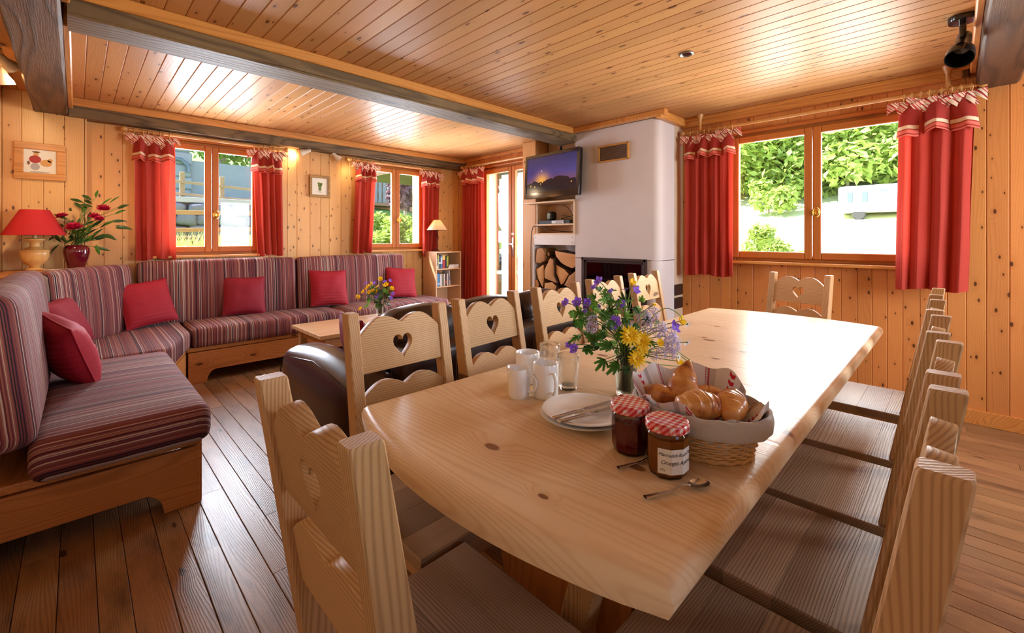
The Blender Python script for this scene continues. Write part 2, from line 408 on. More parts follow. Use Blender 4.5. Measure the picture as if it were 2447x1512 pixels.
# ================================================================ the room
CEIL = 2.35; YB = 5.15; XR = 4.18; XD = 4.0; XL = -0.40; YF = -2.0; XF = -1.2
def rot_cols(x, z):
    x = Vector(x); z = Vector(z); y = z.cross(x); return Matrix((x, y, z)).transposed().to_euler()
ROT_CEIL = rot_cols((0, 1, 0), (0, 0, -1)); ROT_FLOOR = rot_cols((0, 1, 0), (0, 0, 1))
ROT_WB = rot_cols((0, 0, 1), (0, -1, 0)); ROT_WR = rot_cols((0, 0, 1), (-1, 0, 0)); ROT_WL = rot_cols((0, 0, 1), (1, 0, 0)); ROT_WF = rot_cols((0, 0, 1), (0, 1, 0))

# floor: sub-floor slab with individual boards
fl = structure(one_box('floor', (XL - 0.1, YF - 0.1, -0.12), (XR + 0.15, YB + 0.2, -0.021), 'old_beam', keep=True))
rf = random.Random(3)
x = XL - 0.02
while x < XR - 0.02:
    w = rf.choice((0.082, 0.088, 0.096, 0.102)); y = YF - rf.uniform(0, 1.2)
    while y < YB:
        L = rf.choice((0.7, 1.0, 1.3, 1.7, 2.1)); L2 = L
        if y + L > YF + 0.05:
            a, b_ = max(y, YF), min(y + L, YB + 0.02)
            plank('floor_board', b_ - a - 0.0015, w - 0.002, 0.02, 'floor_oak', fl, (x + w / 2, (a + b_) / 2, rf.uniform(-0.0012, 0.0)), ROT_FLOOR, 0.0015)
        y += L
    x += w

# ceilings: boards between the beams
ce = structure(one_box('ceiling', (XL - 0.15, YF - 0.1, CEIL + 0.016), (XR + 0.15, YB + 0.2, CEIL + 0.12), 'old_beam', keep=True))
def ceil_boards(x0, x1, y0, y1, w=0.0872):
    n = int(round((x1 - x0) / w)); w = (x1 - x0) / n
    for i in range(n):
        plank('ceiling_board', y1 - y0, w - 0.0012, 0.014, 'pine_ceiling', ce, (x0 + w * (i + 0.5), (y0 + y1) / 2, CEIL), ROT_CEIL, 0.0035)
ceil_boards(-0.045, XR, -0.10, 2.78)
ceil_boards(-0.045, XR, 3.02, 4.99)
ceil_boards(XL, -0.24, YF, 5.06)
ceil_boards(-0.045, XR, YF, -0.29)

# old dark beams
def beam(name, lo, hi, seed, axis):
    b = MB(); n = 40; ln = hi[axis] - lo[axis]
    cx, cy, cz = [(lo[i] + hi[i]) / 2 for i in range(3)]
    d = [hi[i] - lo[i] for i in range(3)]
    oth = [k for k in (0, 1) if k != axis][0]
    # worn arrises: rectangular section whose edges wander
    prof = [(-1, -1), (-0.9, -1), (0, -1), (0.9, -1), (1, -1), (1, -0.85), (1, 0), (1, 1), (-1, 1), (-1, 0), (-1, -0.85)]
    vs = []; fs = []; m = len(prof)
    for i in range(n + 1):
        t = i / n
        for k, (u, v) in enumerate(prof):
            w = noise.noise(Vector((t * ln * 2.3 + seed, k * 1.7, seed * 2.0)))
            w2 = noise.noise(Vector((t * ln * 7.0 + seed, k * 2.9, 5.0)))
            du = (w * 0.006 + w2 * 0.003) * (1 if v < 0.9 else 0); dv = (w2 * 0.004 + w * 0.004) * (1 if v < 0.9 else 0)
            if (u, v) in ((-1, -1), (1, -1)): du -= u * (0.008 + 0.010 * max(0, w)) ; dv += 0.008 + 0.012 * max(0, w)
            p = [0, 0, 0]; p[axis] = (t - 0.5) * ln; p[oth] = u * d[oth] / 2 + du; p[2] = v * d[2] / 2 + dv
            vs.append(p)
    for i in range(n):
        for k in range(m):
            fs.append((i * m + k, i * m + (k + 1) % m, (i + 1) * m + (k + 1) % m, (i + 1) * m + k))
    fs.append(tuple(range(m))); fs.append(tuple(range(n * m, n * m + m)))
    b.add(vs, fs); o = b.obj(name, 'old_beam_y' if axis == 1 else ('old_beam_brown' if name == 'trim_4' else 'old_beam'), None, loc=(cx, cy, cz), smooth=35)
    return structure(o)
wood('old_beam_y', (112, 84, 58), (54, 38, 27), knot=(30, 20, 12), knots=0.25, knot_scale=(1.6, 5.0), axis='Y', rings=16, contrast=0.6, rough=0.62, vary=0.08, stains=0.45, bump=0.6)
beam('trim_1', (-0.03, 2.775, 2.215), (3.72, 3.02, CEIL + 0.03), 1.0, 0)
beam('trim_2', (-0.045, 5.0, 2.20), (XD, YB + 0.03, CEIL + 0.03), 7.0, 0)
beam('trim_3', (-0.24, YF, 2.203), (-0.05, 5.06, CEIL + 0.03), 13.0, 1)
beam('trim_4', (-0.045, -0.287, 2.185), (XR + 0.02, -0.10, CEIL + 0.03), 21.0, 0)

# pine battens along the beams and cornices
def batten(name, lo, hi, along, mat='pine_trim', ch=0.006):
    b = MB(); L = hi[along] - lo[along]
    o1 = [k for k in (0, 1, 2) if k != along]
    d = [hi[i] - lo[i] for i in range(3)]
    b.box((0, 0, 0), (L, d[o1[0]] if along else d[1], d[2]), ch, seg=1)
    o = b.obj(name, mat, None, loc=[(lo[i] + hi[i]) / 2 for i in range(3)], rot=(0, 0, 0) if along == 0 else (0, 0, R(90)))
    return structure(o)
batten('trim_5', (-0.02, 2.752, 2.288), (3.62, 2.777, CEIL), 0)
batten('trim_6', (-0.02, 3.016, 2.288), (3.62, 3.04, CEIL), 0)
batten('trim_7', (-0.045, 4.972, 2.285), (XD - 0.02, 5.0, CEIL), 0)
batten('trim_8', (-0.052, 3.04, 2.25), (-0.02, 4.97, CEIL), 1)
batten('trim_9', (-0.052, -0.09, 2.25), (-0.02, 2.75, CEIL), 1)
batten('trim_10', (0, -0.102, 2.285), (XR - 0.06, -0.07, CEIL), 0)
batten('trim_11', (XR - 0.05, -0.07, 2.27), (XR, 1.86, CEIL), 1)
batten('trim_12', (XR - 0.075, -0.07, 2.318), (XR - 0.05, 1.86, CEIL), 1)
batten('trim_13', (XD - 0.035, 3.42, 2.30), (XD, 4.97, CEIL), 1)

# ---- boarded walls
def board_cols(u0, u1, cuts, widths, rnd):
    """column borders, forced at the cuts (window jambs)"""
    edges = sorted([u0, u1] + [c for c in cuts if u0 < c < u1]); out = []
    for a, b_ in zip(edges[:-1], edges[1:]):
        u = a
        while u < b_ - 1e-4:
            w = rnd.choice(widths)
            if b_ - (u + w) < 0.05: w = b_ - u
            out.append((u, min(u + w, b_))); u += w
    return out
def boarded(parent, plane, coord, u0, u1, z0, z1, openings, rot, seed, widths=(0.085, 0.1, 0.118, 0.14), mat='pine_wall', T=0.012):
    rnd = random.Random(seed); cuts = [c for o in openings for c in o[:2]]
    for a, b_ in board_cols(u0, u1, cuts, widths, rnd):
        zs = [(z0, z1)]
        for (o0, o1, p0, p1) in openings:
            if a >= o0 - 1e-4 and b_ <= o1 + 1e-4: zs = [(z0, p0), (p1, z1)]
        for (q0, q1) in zs:
            if q1 - q0 < 0.02: continue
            uc = (a + b_) / 2; loc = (uc, coord, (q0 + q1) / 2) if plane == 'Y' else (coord, uc, (q0 + q1) / 2)
            plank('wall_board', q1 - q0, b_ - a - 0.001, T, mat, parent, loc, rot, 0.0035)
def wall_mesh(name, plane, c0, c1, u0, u1, z1, openings, mat='plaster_room'):
    b = MB(); us = sorted(set([u0, u1] + [v for o in openings for v in o[:2]]))
    for a, b_ in zip(us[:-1], us[1:]):
        zs = [(0, z1)]
        for o in openings:
            if a >= o[0] - 1e-6 and b_ <= o[1] + 1e-6: zs = [(0, o[2]), (o[3], z1)]
        for q0, q1 in zs:
            if q1 - q0 < 1e-3: continue
            lo, hi = ((a, c0, q0), (b_, c1, q1)) if plane == 'Y' else ((c0, a, q0), (c1, b_, q1))
            b.box([(lo[i] + hi[i]) / 2 for i in range(3)], [hi[i] - lo[i] for i in range(3)])
    return structure(b.obj(name, mat))
OW1 = (0.51, 1.37, 1.055, 2.14); OW2 = (2.52, 3.38, 1.065, 2.14)
OW3 = (0.17, 1.42, 1.02, 2.13); OD = (3.44, 4.58, 0.0, 2.17)
wb = wall_mesh('wall_back', 'Y', YB + 0.013, YB + 0.26, XL - 0.2, XR + 0.2, CEIL + 0.1, [OW1, OW2])
boarded(wb, 'Y', YB, 0.05, XD + 0.01, 0.0, CEIL - 0.13, [OW1, OW2], ROT_WB, 5)
# forward section of the back wall in the corner behind the lamp
wbl = structure(one_box('wall_back_panel', (XL, 5.062, 0), (0.05, YB + 0.012, CEIL), 'plaster_room', keep=True))
boarded(wbl, 'Y', 5.05, XL, 0.045, 0.0, CEIL, [], ROT_WB, 8, (0.1, 0.115, 0.13))
plank('wall_board', CEIL, 0.1, 0.01, 'pine_wall', wbl, (0.06, 5.1, CEIL / 2), ROT_WL, 0.002)
wl_ = wall_mesh('wall_left', 'X', XL - 0.2, XL - 0.012, YF - 0.1, YB + 0.2, CEIL + 0.1, [])
boarded(wl_, 'X', XL, 1.5, 5.05, 0.0, CEIL, [], ROT_WL, 11)
wr = wall_mesh('wall_right', 'X', XR + 0.013, XR + 0.26, YF - 0.1, 1.86, CEIL + 0.1, [OW3])
boarded(wr, 'X', XR, YF, 1.86, 0.0, CEIL, [OW3], ROT_WR, 14, (0.085, 0.09, 0.1, 0.13), 'pine_wall_shaded')
wd = wall_mesh('wall_door', 'X', XD + 0.013, XD + 0.24, 1.86, YB + 0.2, CEIL + 0.1, [OD])
boarded(wd, 'X', XD, 3.42, YB, 0.0, CEIL - 0.03, [OD], ROT_WR, 17, (0.085, 0.1, 0.11), 'pine_wall_shaded')
wf = wall_mesh('wall_front', 'Y', YF - 0.22, YF, XL - 0.2, XR + 0.2, CEIL + 0.1, [(-0.1, 0.9, 0.85, 2.15), (2.35, 3.85, 0.85, 2.15)], 'plaster_room')
bb = structure(one_box('baseboard_right', (XR - 0.016, YF, 0), (XR, 1.84, 0.095), 'pine_trim', bev=0.003))

# ---- windows and the glazed double door (face towards local -y)
def casement(name, W, H, z0, loc, rz, door=False):
    ob = MB(); fw = 0.045; d = 0.06
    hw = W / 2
    for (a, b_) in ((-hw, -hw + fw), (hw - fw, hw)): ob.box(((a + b_) / 2, 0.01, H / 2), (fw, d, H), 0.004, seg=1)
    ob.box((0, 0.01, H - fw / 2), (W - 2 * fw, d, fw), 0.004, seg=1)
    if not door: ob.box((0, 0.01, fw / 2), (W - 2 * fw, d, fw), 0.004, seg=1)
    w = structure(ob.obj(name, 'window_wood', None, loc=(loc[0], loc[1], z0), rot=(0, 0, rz)))
    st = 0.055 if not door else 0.06; bot = 0.30 if door else st
    for s in (-1, 1):
        x0, x1 = (-hw + fw * 0.55, -0.002) if s < 0 else (0.002, hw - fw * 0.55)
        zb, zt = (fw * 0.6 if not door else 0.01), H - fw * 0.6
        for (a, b_) in ((x0, x0 + st), (x1 - st, x1)):
            q = MB(); q.box((0, 0, 0), (st, 0.045, zt - zb), 0.006, seg=1); q.obj('stile', 'window_wood_v', w, loc=((a + b_) / 2, -0.03, (zt + zb) / 2))
        for (za, zc) in ((zb, zb + bot), (zt - st, zt)):
            q = MB(); q.box((0, 0, 0), (x1 - x0 - 2 * st, 0.043, zc - za), 0.006, seg=1); q.obj('rail', 'window_wood', w, loc=((x0 + x1) / 2, -0.03, (za + zc) / 2))
        q = MB(); q.box((0, 0, 0), (x1 - x0 - 2 * st + 0.01, 0.006, zt - zb - bot - st + 0.01)); q.obj('pane', 'window_glass', w, loc=((x0 + x1) / 2, -0.025, (zb + bot + zt - st) / 2))
    q = MB()                                                     # handle with its plate
    if not door:
        q.lathe([(0.0, -0.004), (0.026, -0.004), (0.030, 0.0), (0.026, 0.004), (0.012, 0.006)], 20, M=Matrix.Translation((0.03, -0.056, H * 0.36)) @ Matrix.Rotation(R(90), 4, 'X'))
        q.tube([(0.03, -0.056, H * 0.36), (0.03, -0.085, H * 0.36)], 0.006)
        q.tube([(0.03 + 0.022 * math.cos(a), -0.088, H * 0.36 + 0.036 * math.sin(a)) for a in [k * math.pi / 8 for k in range(17)]], 0.005, 8, cap=False)
        q.obj('handle', 'brass', w, smooth=40)
    else:
        q.box((0.03, -0.056, 1.10), (0.036, 0.006, 0.24), 0.002); q.tube([(0.03, -0.06, 1.14), (0.03, -0.10, 1.14), (-0.08, -0.105, 1.135)], 0.009)
        q.obj('handle', 'steel', w, smooth=40)
        q = MB(); q.box((0.03, -0.058, 1.27), (0.04, 0.012, 0.03), 0.003); q.obj('lock', 'white_paint', w)
    if not door:
        q = MB(); q.box((0, -0.065, -0.012), (W + 0.08, 0.10, 0.024), 0.006); q.obj('sill', 'pine_trim', w)
    q = MB(); q.tube([(-hw - 0.04, -0.045, H + 0.015), (hw + 0.04, -0.045, H + 0.015)], 0.018, 12); q.obj('head_moulding', 'window_wood', w, smooth=60)
    return w
casement('window_1', 0.86, OW1[3] - OW1[2], OW1[2], (0.94, YB + 0.02), 0)
casement('window_2', 0.86, OW2[3] - OW2[2], OW2[2], (2.95, YB + 0.02), 0)
casement('window_3', 1.25, OW3[3] - OW3[2], OW3[2], (XR + 0.02, 0.795), R(-90))
casement('door_1', 1.14, 2.17, 0.0, (XD + 0.02, 4.01), R(-90), door=True)
# unseen windows added behind the viewer to brighten the room
casement('added_window_4', 1.5, 1.3, 0.85, (3.1, YF - 0.03), R(180))
casement('added_window_5', 1.0, 1.3, 0.85, (0.4, YF - 0.03), R(180))

# corner post beside the door
structure(one_box('trim_14', (3.78, 3.42, 0), (3.99, 3.63, CEIL), 'post_pine', bev=0.006))
# unseen eaves added above the back wall so the sun only grazes the sill
structure(one_box('added_eaves', (XL - 1.5, YB + 0.26, 2.62), (XR + 2.5, YB + 0.78, 2.72), 'old_beam'))
# ================================================================ dining table
TT = 0.77; TX0, TX1, TY0, TY1 = 0.545, 2.905, 0.255, 1.125
def table_ends(y):
    t = (y - (TY0 + TY1) / 2) / ((TY1 - TY0) / 2); return 0.078 * (1 - t * t)
def edge_z(d, r=0.022):
    return 0.0 if d >= r else r - math.sqrt(max(0.0, r * r - (r - d) ** 2))
tb = thing('dining_table', 'long pale pine dining table with bowed ends, laid for breakfast', 'table', (0, 0, 0))
NB = 13; th = 0.046
def tabletop_board(k):
    xa = TX0 + (TX1 - TX0) * k / NB; xb = TX0 + (TX1 - TX0) * (k + 1) / NB
    ys = [TY0 + (TY1 - TY0) * t for t in (0, .003, .008, .014, .022, .03)] + [TY0 + 0.03 * 0.9 + (TY1 - TY0 - 0.054) * i / 24 for i in range(1, 24)] + [TY1 - (TY1 - TY0) * t for t in (.03, .022, .014, .008, .003, 0)]
    us = [0, .03, .08, .16, .3, .5, .7, .84, .92, .97, 1]; b = MB(); vs = []; fs = []
    xc, yc = (xa + xb) / 2, (TY0 + TY1) / 2
    for j, y in enumerate(ys):
        lo = xa - (table_ends(y) if k == 0 else -0.0002); hi = xb + (table_ends(y) if k == NB - 1 else -0.0002)
        for u in us:
            x = lo + (hi - lo) * u; d = min(y - TY0, TY1 - y)
            if k == 0: d = min(d, x - lo)
            if k == NB - 1: d = min(d, hi - x)
            z = TT - edge_z(d)
            if (u in (0, 1)) and not (k == 0 and u == 0) and not (k == NB - 1 and u == 1): z -= 0.0003
            vs.append((x - xc, y - yc, z))
    n = len(us); m = len(ys)
    for j in range(m - 1):
        for i in range(n - 1): fs.append((j * n + i, j * n + i + 1, (j + 1) * n + i + 1, (j + 1) * n + i))
    ring = [(0, i) for i in range(n)] + [(j, n - 1) for j in range(1, m)] + [(m - 1, i) for i in range(n - 2, -1, -1)] + [(j, 0) for j in range(m - 2, 0, -1)]
    off = len(vs); ids = [j * n + i for j, i in ring]
    for dz in (th - 0.012, th):
        for q in ids:
            s_ = 0.006 if dz == th else 0
            vs.append((vs[q][0], vs[q][1] + (s_ if vs[q][1] < 0 else -s_) * (1 if abs(vs[q][1]) > 0.4 else 0), TT - dz))
    for lvl in range(2):
        A = ids if lvl == 0 else list(range(off, off + len(ids))); B = list(range(off + lvl * len(ids), off + (lvl + 1) * len(ids)))
        for q in range(len(ids)):
            r = (q + 1) % len(ids); fs.append((A[q], A[r], B[r], B[q]))
    fs.append(tuple(reversed(range(off + len(ids), off + 2 * len(ids)))))
    b.add(vs, fs); return b.obj('tabletop_board', 'table_pine', tb, smooth=50, loc=(xc, yc, 0))
for k in range(NB): tabletop_board(k)
wood('trestle_pine', (206, 136, 66), (160, 94, 40), axis='Z', normal='X', rings=26, contrast=0.4, rough=0.4, coat=0.2, vary=0.06, bump=0.05, warp=1.0)
wood('trestle_pine_x', (206, 136, 66), (160, 94, 40), axis='X', normal='Z', rings=26, contrast=0.4, rough=0.4, coat=0.2, vary=0.06, bump=0.05, warp=1.0)
# trestles: shaped end panels on feet, long stretcher, top runners with rounded ends, curved braces
for xx in (0.86, 2.55):
    pr = [(-0.13, 0.07), (0.13, 0.07), (0.145, 0.2), (0.2, 0.34), (0.21, 0.5), (0.26, 0.62), (0.33, 0.68), (0.33, 0.722), (-0.33, 0.722), (-0.33, 0.68), (-0.26, 0.62), (-0.21, 0.5), (-0.2, 0.34), (-0.145, 0.2)]
    b = MB(); b.outline([pr], 0.045, 0.004, M=Matrix.Rotation(R(90), 4, 'Z') @ Matrix.Rotation(R(90), 4, 'X'))
    b.obj('end_panel', 'trestle_pine', tb, loc=(xx, 0.69, 0))
    b = MB(); b.box((0, 0, 0.035), (0.075, 0.66, 0.07), 0.012); b.obj('foot', 'trestle_pine_x', tb, loc=(xx, 0.69, 0))
b = MB(); b.box((0, 0, 0), (1.69, 0.04, 0.11), 0.006); b.obj('stretcher', 'trestle_pine_x', tb, loc=(1.705, 0.69, 0.36))
for yy in (0.62, 0.80):
    b = MB(); b.outline([[(-1.08, 0.02), (1.08, 0.02), (1.105, 0.012), (1.11, -0.005), (1.09, -0.022), (1.05, -0.028), (-1.05, -0.028), (-1.09, -0.022), (-1.11, -0.005), (-1.105, 0.012)]], 0.05, 0.003, M=Matrix.Rotation(R(90), 4, 'X'))
    b.obj('top_runner', 'trestle_pine_x', tb, loc=(1.66, yy, 0.704))
for xx, s in ((0.78, 1), (2.63, -1)):
    b = MB(); pts = []
    for side in (0, 1):
        rng = range(13) if side == 0 else range(12, -1, -1)
        for i in rng:
            t = i / 12; z = 0.72 - 0.68 * t; off = 0.10 * math.sin(math.pi * t) - 0.02 + 0.12 * t * t; w = 0.032
            pts.append((off + (w if side else -w), z))
    b.outline([pts], 0.055, 0.004, M=Matrix.Rotation(R(90), 4, 'Z') @ Matrix.Rotation(R(90), 4, 'X'))
    b.obj('brace', 'chair_wood_z', tb, loc=(xx, 0.47, 0))

# ================================================================ chairs
def scallop(hw, zb, zs, zl, zn, n=10):
    """rail outline: flat bottom, two lobes meeting in a notch"""
    pts = [(-hw, zb), (hw, zb), (hw, zs)]
    for i in range(n + 1):                     # right lobe from shoulder to notch
        t = i / n; x = hw * (1 - t); a = math.pi * t
        base = zs + (zn - zs) * t; pts.append((x * 0.985, base + (zl - (zs + zn) / 2) * math.sin(a)))
    for i in range(n - 1, -1, -1):
        t = i / n; x = -hw * (1 - t); base = zs + (zn - zs) * t
        pts.append((x * 0.985, base + (zl - (zs + zn) / 2) * math.sin(math.pi * t)))
    pts.append((-hw, zs)); return pts
def heart(cx, cz, w, h, n=28):
    pts = []
    for i in range(n):
        t = 2 * math.pi * i / n
        x = 16 * math.sin(t) ** 3; y = 13 * math.cos(t) - 5 * math.cos(2 * t) - 2 * math.cos(3 * t) - math.cos(4 * t)
        pts.append((cx + x / 32 * w, cz + (y + 2.5) / 29 * h))
    return pts
def slope_y(z): return -0.178 - (0.0 if z < 0.45 else (z - 0.45) * 0.165)
def make_chair():
    t = thing('dining_chair', 'chair', 'chair')
    for i in range(4):                          # seat boards run across the seat
        b = MB(); vs = []; w0 = 0.2085; y0, y1 = -0.0497, 0.0497; e = 0.004
        # upper edge rounded only on the outside of the seat
        fy = e if i == 0 else 0.0004; by = e if i == 3 else 0.0004
        for z, ins in ((0.016, e), (0.0145, 0.0012), (0.012, 0.0), (-0.013, 0.0), (-0.016, 0.003)):
            k = ins / e; vs += [(-w0 + ins, y0 + fy * k, z), (w0 - ins, y0 + fy * k, z), (w0 - ins, y1 - by * k, z), (-w0 + ins, y1 - by * k, z)]
        fs = [(0, 1, 2, 3), (19, 18, 17, 16)]
        for q in range(4):
            for k in range(4): fs.append((q * 4 + k, q * 4 + (k + 1) % 4, q * 4 + 4 + (k + 1) % 4, q * 4 + 4 + k))
        b.add(vs, fs); b.obj('seat_board', 'seat_wood', t, loc=(0, -0.151 + 0.0995 * i, 0.434))
    for s in (-1, 1):
        b = MB(); w = 0.037; vs = []; fs = []; zs = (0, 0.01, 0.2, 0.40, 0.45, 0.5, 0.6, 0.7, 0.8, 0.972, 0.977, 0.98)
        for z in zs:
            k = {0.977: 0.97, 0.98: 0.86, 0: 0.95}.get(z, 1.0); yy = slope_y(z); c = 0.003
            d = 0.046 + (0.014 * max(0, (0.9 - z) / 0.45) if z > 0.45 else 0.014)
            ww = w / 2 * k; dd = d / 2 * (k + (1 - k) * 0.3)
            for (px_, py_) in ((-ww + c, -dd), (ww - c, -dd), (ww, -dd + c), (ww, dd - c), (ww - c, dd), (-ww + c, dd), (-ww, dd - c), (-ww, -dd + c)): vs.append((px_, py_ + yy, z))
        for i in range(len(zs) - 1):
            for q in range(8): fs.append((i * 8 + q, i * 8 + (q + 1) % 8, i * 8 + 8 + (q + 1) % 8, i * 8 + 8 + q))
        fs.append(tuple(reversed(range(8)))); fs.append(tuple(range(len(vs) - 8, len(vs))))
        b.add(vs, fs); b.obj('back_post', 'chair_wood_z', t, smooth=30, loc=(s * 0.170, 0, 0))
        b = MB(); b.box((0, 0, 0.209), (0.042, 0.042, 0.418), 0.005); b.obj('front_leg', 'chair_wood_z', t, loc=(s * 0.165, 0.165, 0))
        b = MB(); b.box((0, 0, 0), (0.022, 0.30, 0.06), 0.003); b.obj('side_apron', 'chair_wood_y', t, loc=(s * 0.168, -0.005, 0.386))
        b = MB(); b.box((0, 0, 0), (0.02, 0.30, 0.035), 0.003); b.obj('side_stretcher', 'chair_wood_y', t, loc=(s * 0.168, -0.005, 0.17))
    for y in (0.168, -0.17):
        b = MB(); b.box((0, 0, 0), (0.29, 0.022, 0.06), 0.003); b.obj('apron', 'chair_wood_xv', t, loc=(0, y, 0.386))
    th_ = math.atan(0.165)
    def rail(name, pts, zc):
        b = MB(); q = [[(x, z - zc) for x, z in lp] for lp in pts]
        b.outline(q, 0.029, 0.002, M=Matrix.Rotation(R(90) + th_, 4, 'X'))
        return b.obj(name, 'chair_wood_xv', t, smooth=45, loc=(0, slope_y(zc), zc))
    rail('top_rail', [scallop(0.156, 0.785, 0.90, 0.958, 0.932), heart(0, 0.852, 0.072, 0.078)], 0.86)
    rail('lower_rail', [scallop(0.156, 0.612, 0.712, 0.756, 0.730)], 0.68)
    return t
proto = make_chair(); first = True
def place_chair(x, y, rz, label, group=None):
    global first
    o = proto if first else copy_tree(proto); first = False
    o.location = (x, y, 0); o.rotation_euler = (0, 0, R(rz)); o['label'] = label
    if group: o['group'] = group
    return o
place_chair(0.505, 0.668, -90, 'pine heart-back chair at the curved table end beside the jam jars', 'dining chairs')
lx = [(0.79, 1.092, 180, 'pine heart-back chair between the leather sofa arm and the table, nearest the white mugs'),
      (1.26, 1.128, 186, 'second pine heart-back chair on the leather sofa side of the table, counted from the mugs'),
      (1.77, 1.180, 184, 'third pine heart-back chair on the leather sofa side, in front of the stacked logs'),
      (2.29, 1.230, 184, 'fourth pine heart-back chair on the sofa side, in front of the fireplace glass door'),
      (2.85, 1.280, 181, 'fifth pine heart-back chair, in front of the white chimney corner')]
for x, y, a, lb in lx: place_chair(x, y, a, lb, 'dining chairs')
rx = [(0.812, 0.272, 0, 'weathered pine chair on the bare floor side of the table, beside the spoons'),
      (1.268, 0.276, -1, 'second weathered pine chair on the side away from the sofa, beside the bread basket'),
      (1.725, 0.294, 0, 'third weathered pine chair on the side away from the sofa'),
      (2.20, 0.31, 0, 'fourth weathered pine chair on the side away from the sofa'),
      (2.74, 0.318, 0, 'fifth weathered pine chair on the side away from the sofa, closest to the window wall')]
for x, y, a, lb in rx: place_chair(x, y, a, lb, 'dining chairs')
place_chair(3.19, 0.785, 78, 'pine heart-back chair at the far table head under the wide window', 'dining chairs')

# ================================================================ striped corner bench
SC = [(0.0, (78, 14, 28)), (0.12, (30, 18, 38)), (0.24, (122, 64, 60)), (0.36, (146, 90, 80)), (0.45, (108, 46, 54)), (0.53, (184, 164, 154)), (0.59, (98, 28, 38)), (0.72, (128, 70, 66)), (0.82, (42, 20, 36)), (0.9, (150, 98, 86))]
striped('stripe_x', (1, 0, 0), SC, 250); striped('stripe_y', (0, 1, 1), SC, 210)
striped('stripe_diag', (1, 0, 0), SC, 250); striped('stripe_yz', (1, 1, 0), SC, 210)
bn = thing('corner_bench', 'built-in pine corner bench with wine-striped seat and back cushions', 'bench', (0, 0, 0))
def skirt(L, h, arch=0.10, end=0.13):
    """front board with a long low arch cut out"""
    pts = [(-L / 2, 0), (-L / 2 + end, 0)]
    pts += [(-L / 2 + end + 0.07 * (1 - math.cos(a)), arch * math.sin(a)) for a in [k * math.pi / 12 for k in range(1, 7)]]
    pts += [(L / 2 - end - 0.07 * (1 - math.cos(a)), arch * math.sin(a)) for a in [k * math.pi / 12 for k in range(6, 0, -1)]]
    pts += [(L / 2 - end, 0), (L / 2, 0), (L / 2, h), (-L / 2, h)]; return pts
def skirt_obj(name, L, h, p0, ang, mat='bench_pine'):
    b = MB(); b.outline([skirt(L, h)], 0.025, 0.002, M=Matrix.Translation((0, 0, 0)) @ Matrix.Rotation(R(90), 4, 'X'))
    return b.obj(name, mat, bn, loc=p0, rot=(0, 0, ang))
# chaise along the left wall
skirt_obj('skirt_board', 0.80, 0.262, (0.005, 2.47, 0), 0)
skirt_obj('skirt_board', 1.27, 0.262, (0.405, 3.12, 0), R(90))
b = MB(); b.box((0, 0, 0), (0.82, 1.30, 0.035), 0.006); b.obj('seat_frame', 'bench_pine_y', bn, loc=(0.005, 3.115, 0.285))
# long side under the windows
skirt_obj('skirt_board', 2.66, 0.262, (1.985, 4.47, 0), 0)
b = MB(); b.box((0, 0, 0), (2.68, 0.60, 0.035), 0.006); b.obj('seat_frame', 'bench_pine', bn, loc=(1.985, 4.76, 0.285))
b = MB(); b.box((0, 0, 0), (0.025, 0.64, 0.262), 0.003); b.obj('end_board', 'bench_pine', bn, loc=(3.31, 4.80, 0.131))
# corner block
b = MB(); b.outline([[(-0.39, 3.77), (0.42, 3.77), (0.64, 4.46), (0.64, 5.04), (-0.39, 5.04)]], 0.035, 0.004); b.obj('seat_frame', 'bench_pine', bn, loc=(0, 0, 0.285))
dl = math.hypot(0.22, 0.70); skirt_obj('skirt_board', dl, 0.262, (0.52, 4.12, 0), math.atan2(0.70, 0.22))
# seat cushions
b = MB(); b.rbox((0, 0, 0), (0.57, 1.38, 0.165), 0.05, 8, (0.0, 0.0, 0.016)); b.obj('seat_cushion', 'stripe_y', bn, smooth=180, loc=(0.155, 3.06, 0.385))
def poly_cushion(pts, z0, z1, mat, r=0.04, rows=4):
    c = Vector((sum(p[0] for p in pts) / len(pts), sum(p[1] for p in pts) / len(pts)))
    fine = []
    for i, p in enumerate(pts):
        q = Vector(pts[(i + 1) % len(pts)]); p = Vector(p)
        for k in range(8): fine.append(p.lerp(q, k / 8))
    prof = [(-r, z0)] + [(-r * (1 - math.sin(a)), z0 + r * (1 - math.cos(a))) for a in [k * math.pi / 6 for k in (1, 2, 3)]] + [(-r * (1 - math.cos(a)), z1 - r * (1 - math.sin(a))) for a in [k * math.pi / 6 for k in (0, 1, 2, 3)]]
    b = MB(); vs = []; fs = []; n = len(fine)
    for off, z in prof:
        for p in fine:
            d = (p - c); q = p + d.normalized() * off; vs.append((q.x - c.x, q.y - c.y, z))
    for i in range(len(prof) - 1):
        for k in range(n): fs.append((i * n + k, i * n + (k + 1) % n, (i + 1) * n + (k + 1) % n, (i + 1) * n + k))
    o_ = len(vs)
    for s_ in (0.66, 0.33):
        for k in range(n): vs.append((vs[(len(prof) - 1) * n + k][0] * s_, vs[(len(prof) - 1) * n + k][1] * s_, z1 + 0.014 * (1 - s_)))
    base = (len(prof) - 1) * n
    for A, B in ((base, o_), (o_, o_ + n)):
        for k in range(n): fs.append((A + k, A + (k + 1) % n, B + (k + 1) % n, B + k))
    fs.append(tuple(range(o_ + n, o_ + 2 * n))); fs.append(tuple(reversed(range(n))))
    b.add(vs, fs); return b.obj('seat_cushion', mat, bn, smooth=180, loc=(c.x, c.y, 0))
poly_cushion([(-0.12, 3.77), (0.45, 3.77), (0.66, 4.40), (0.66, 4.95), (0.35, 4.97), (-0.12, 4.30)], 0.303, 0.465, 'stripe_x')
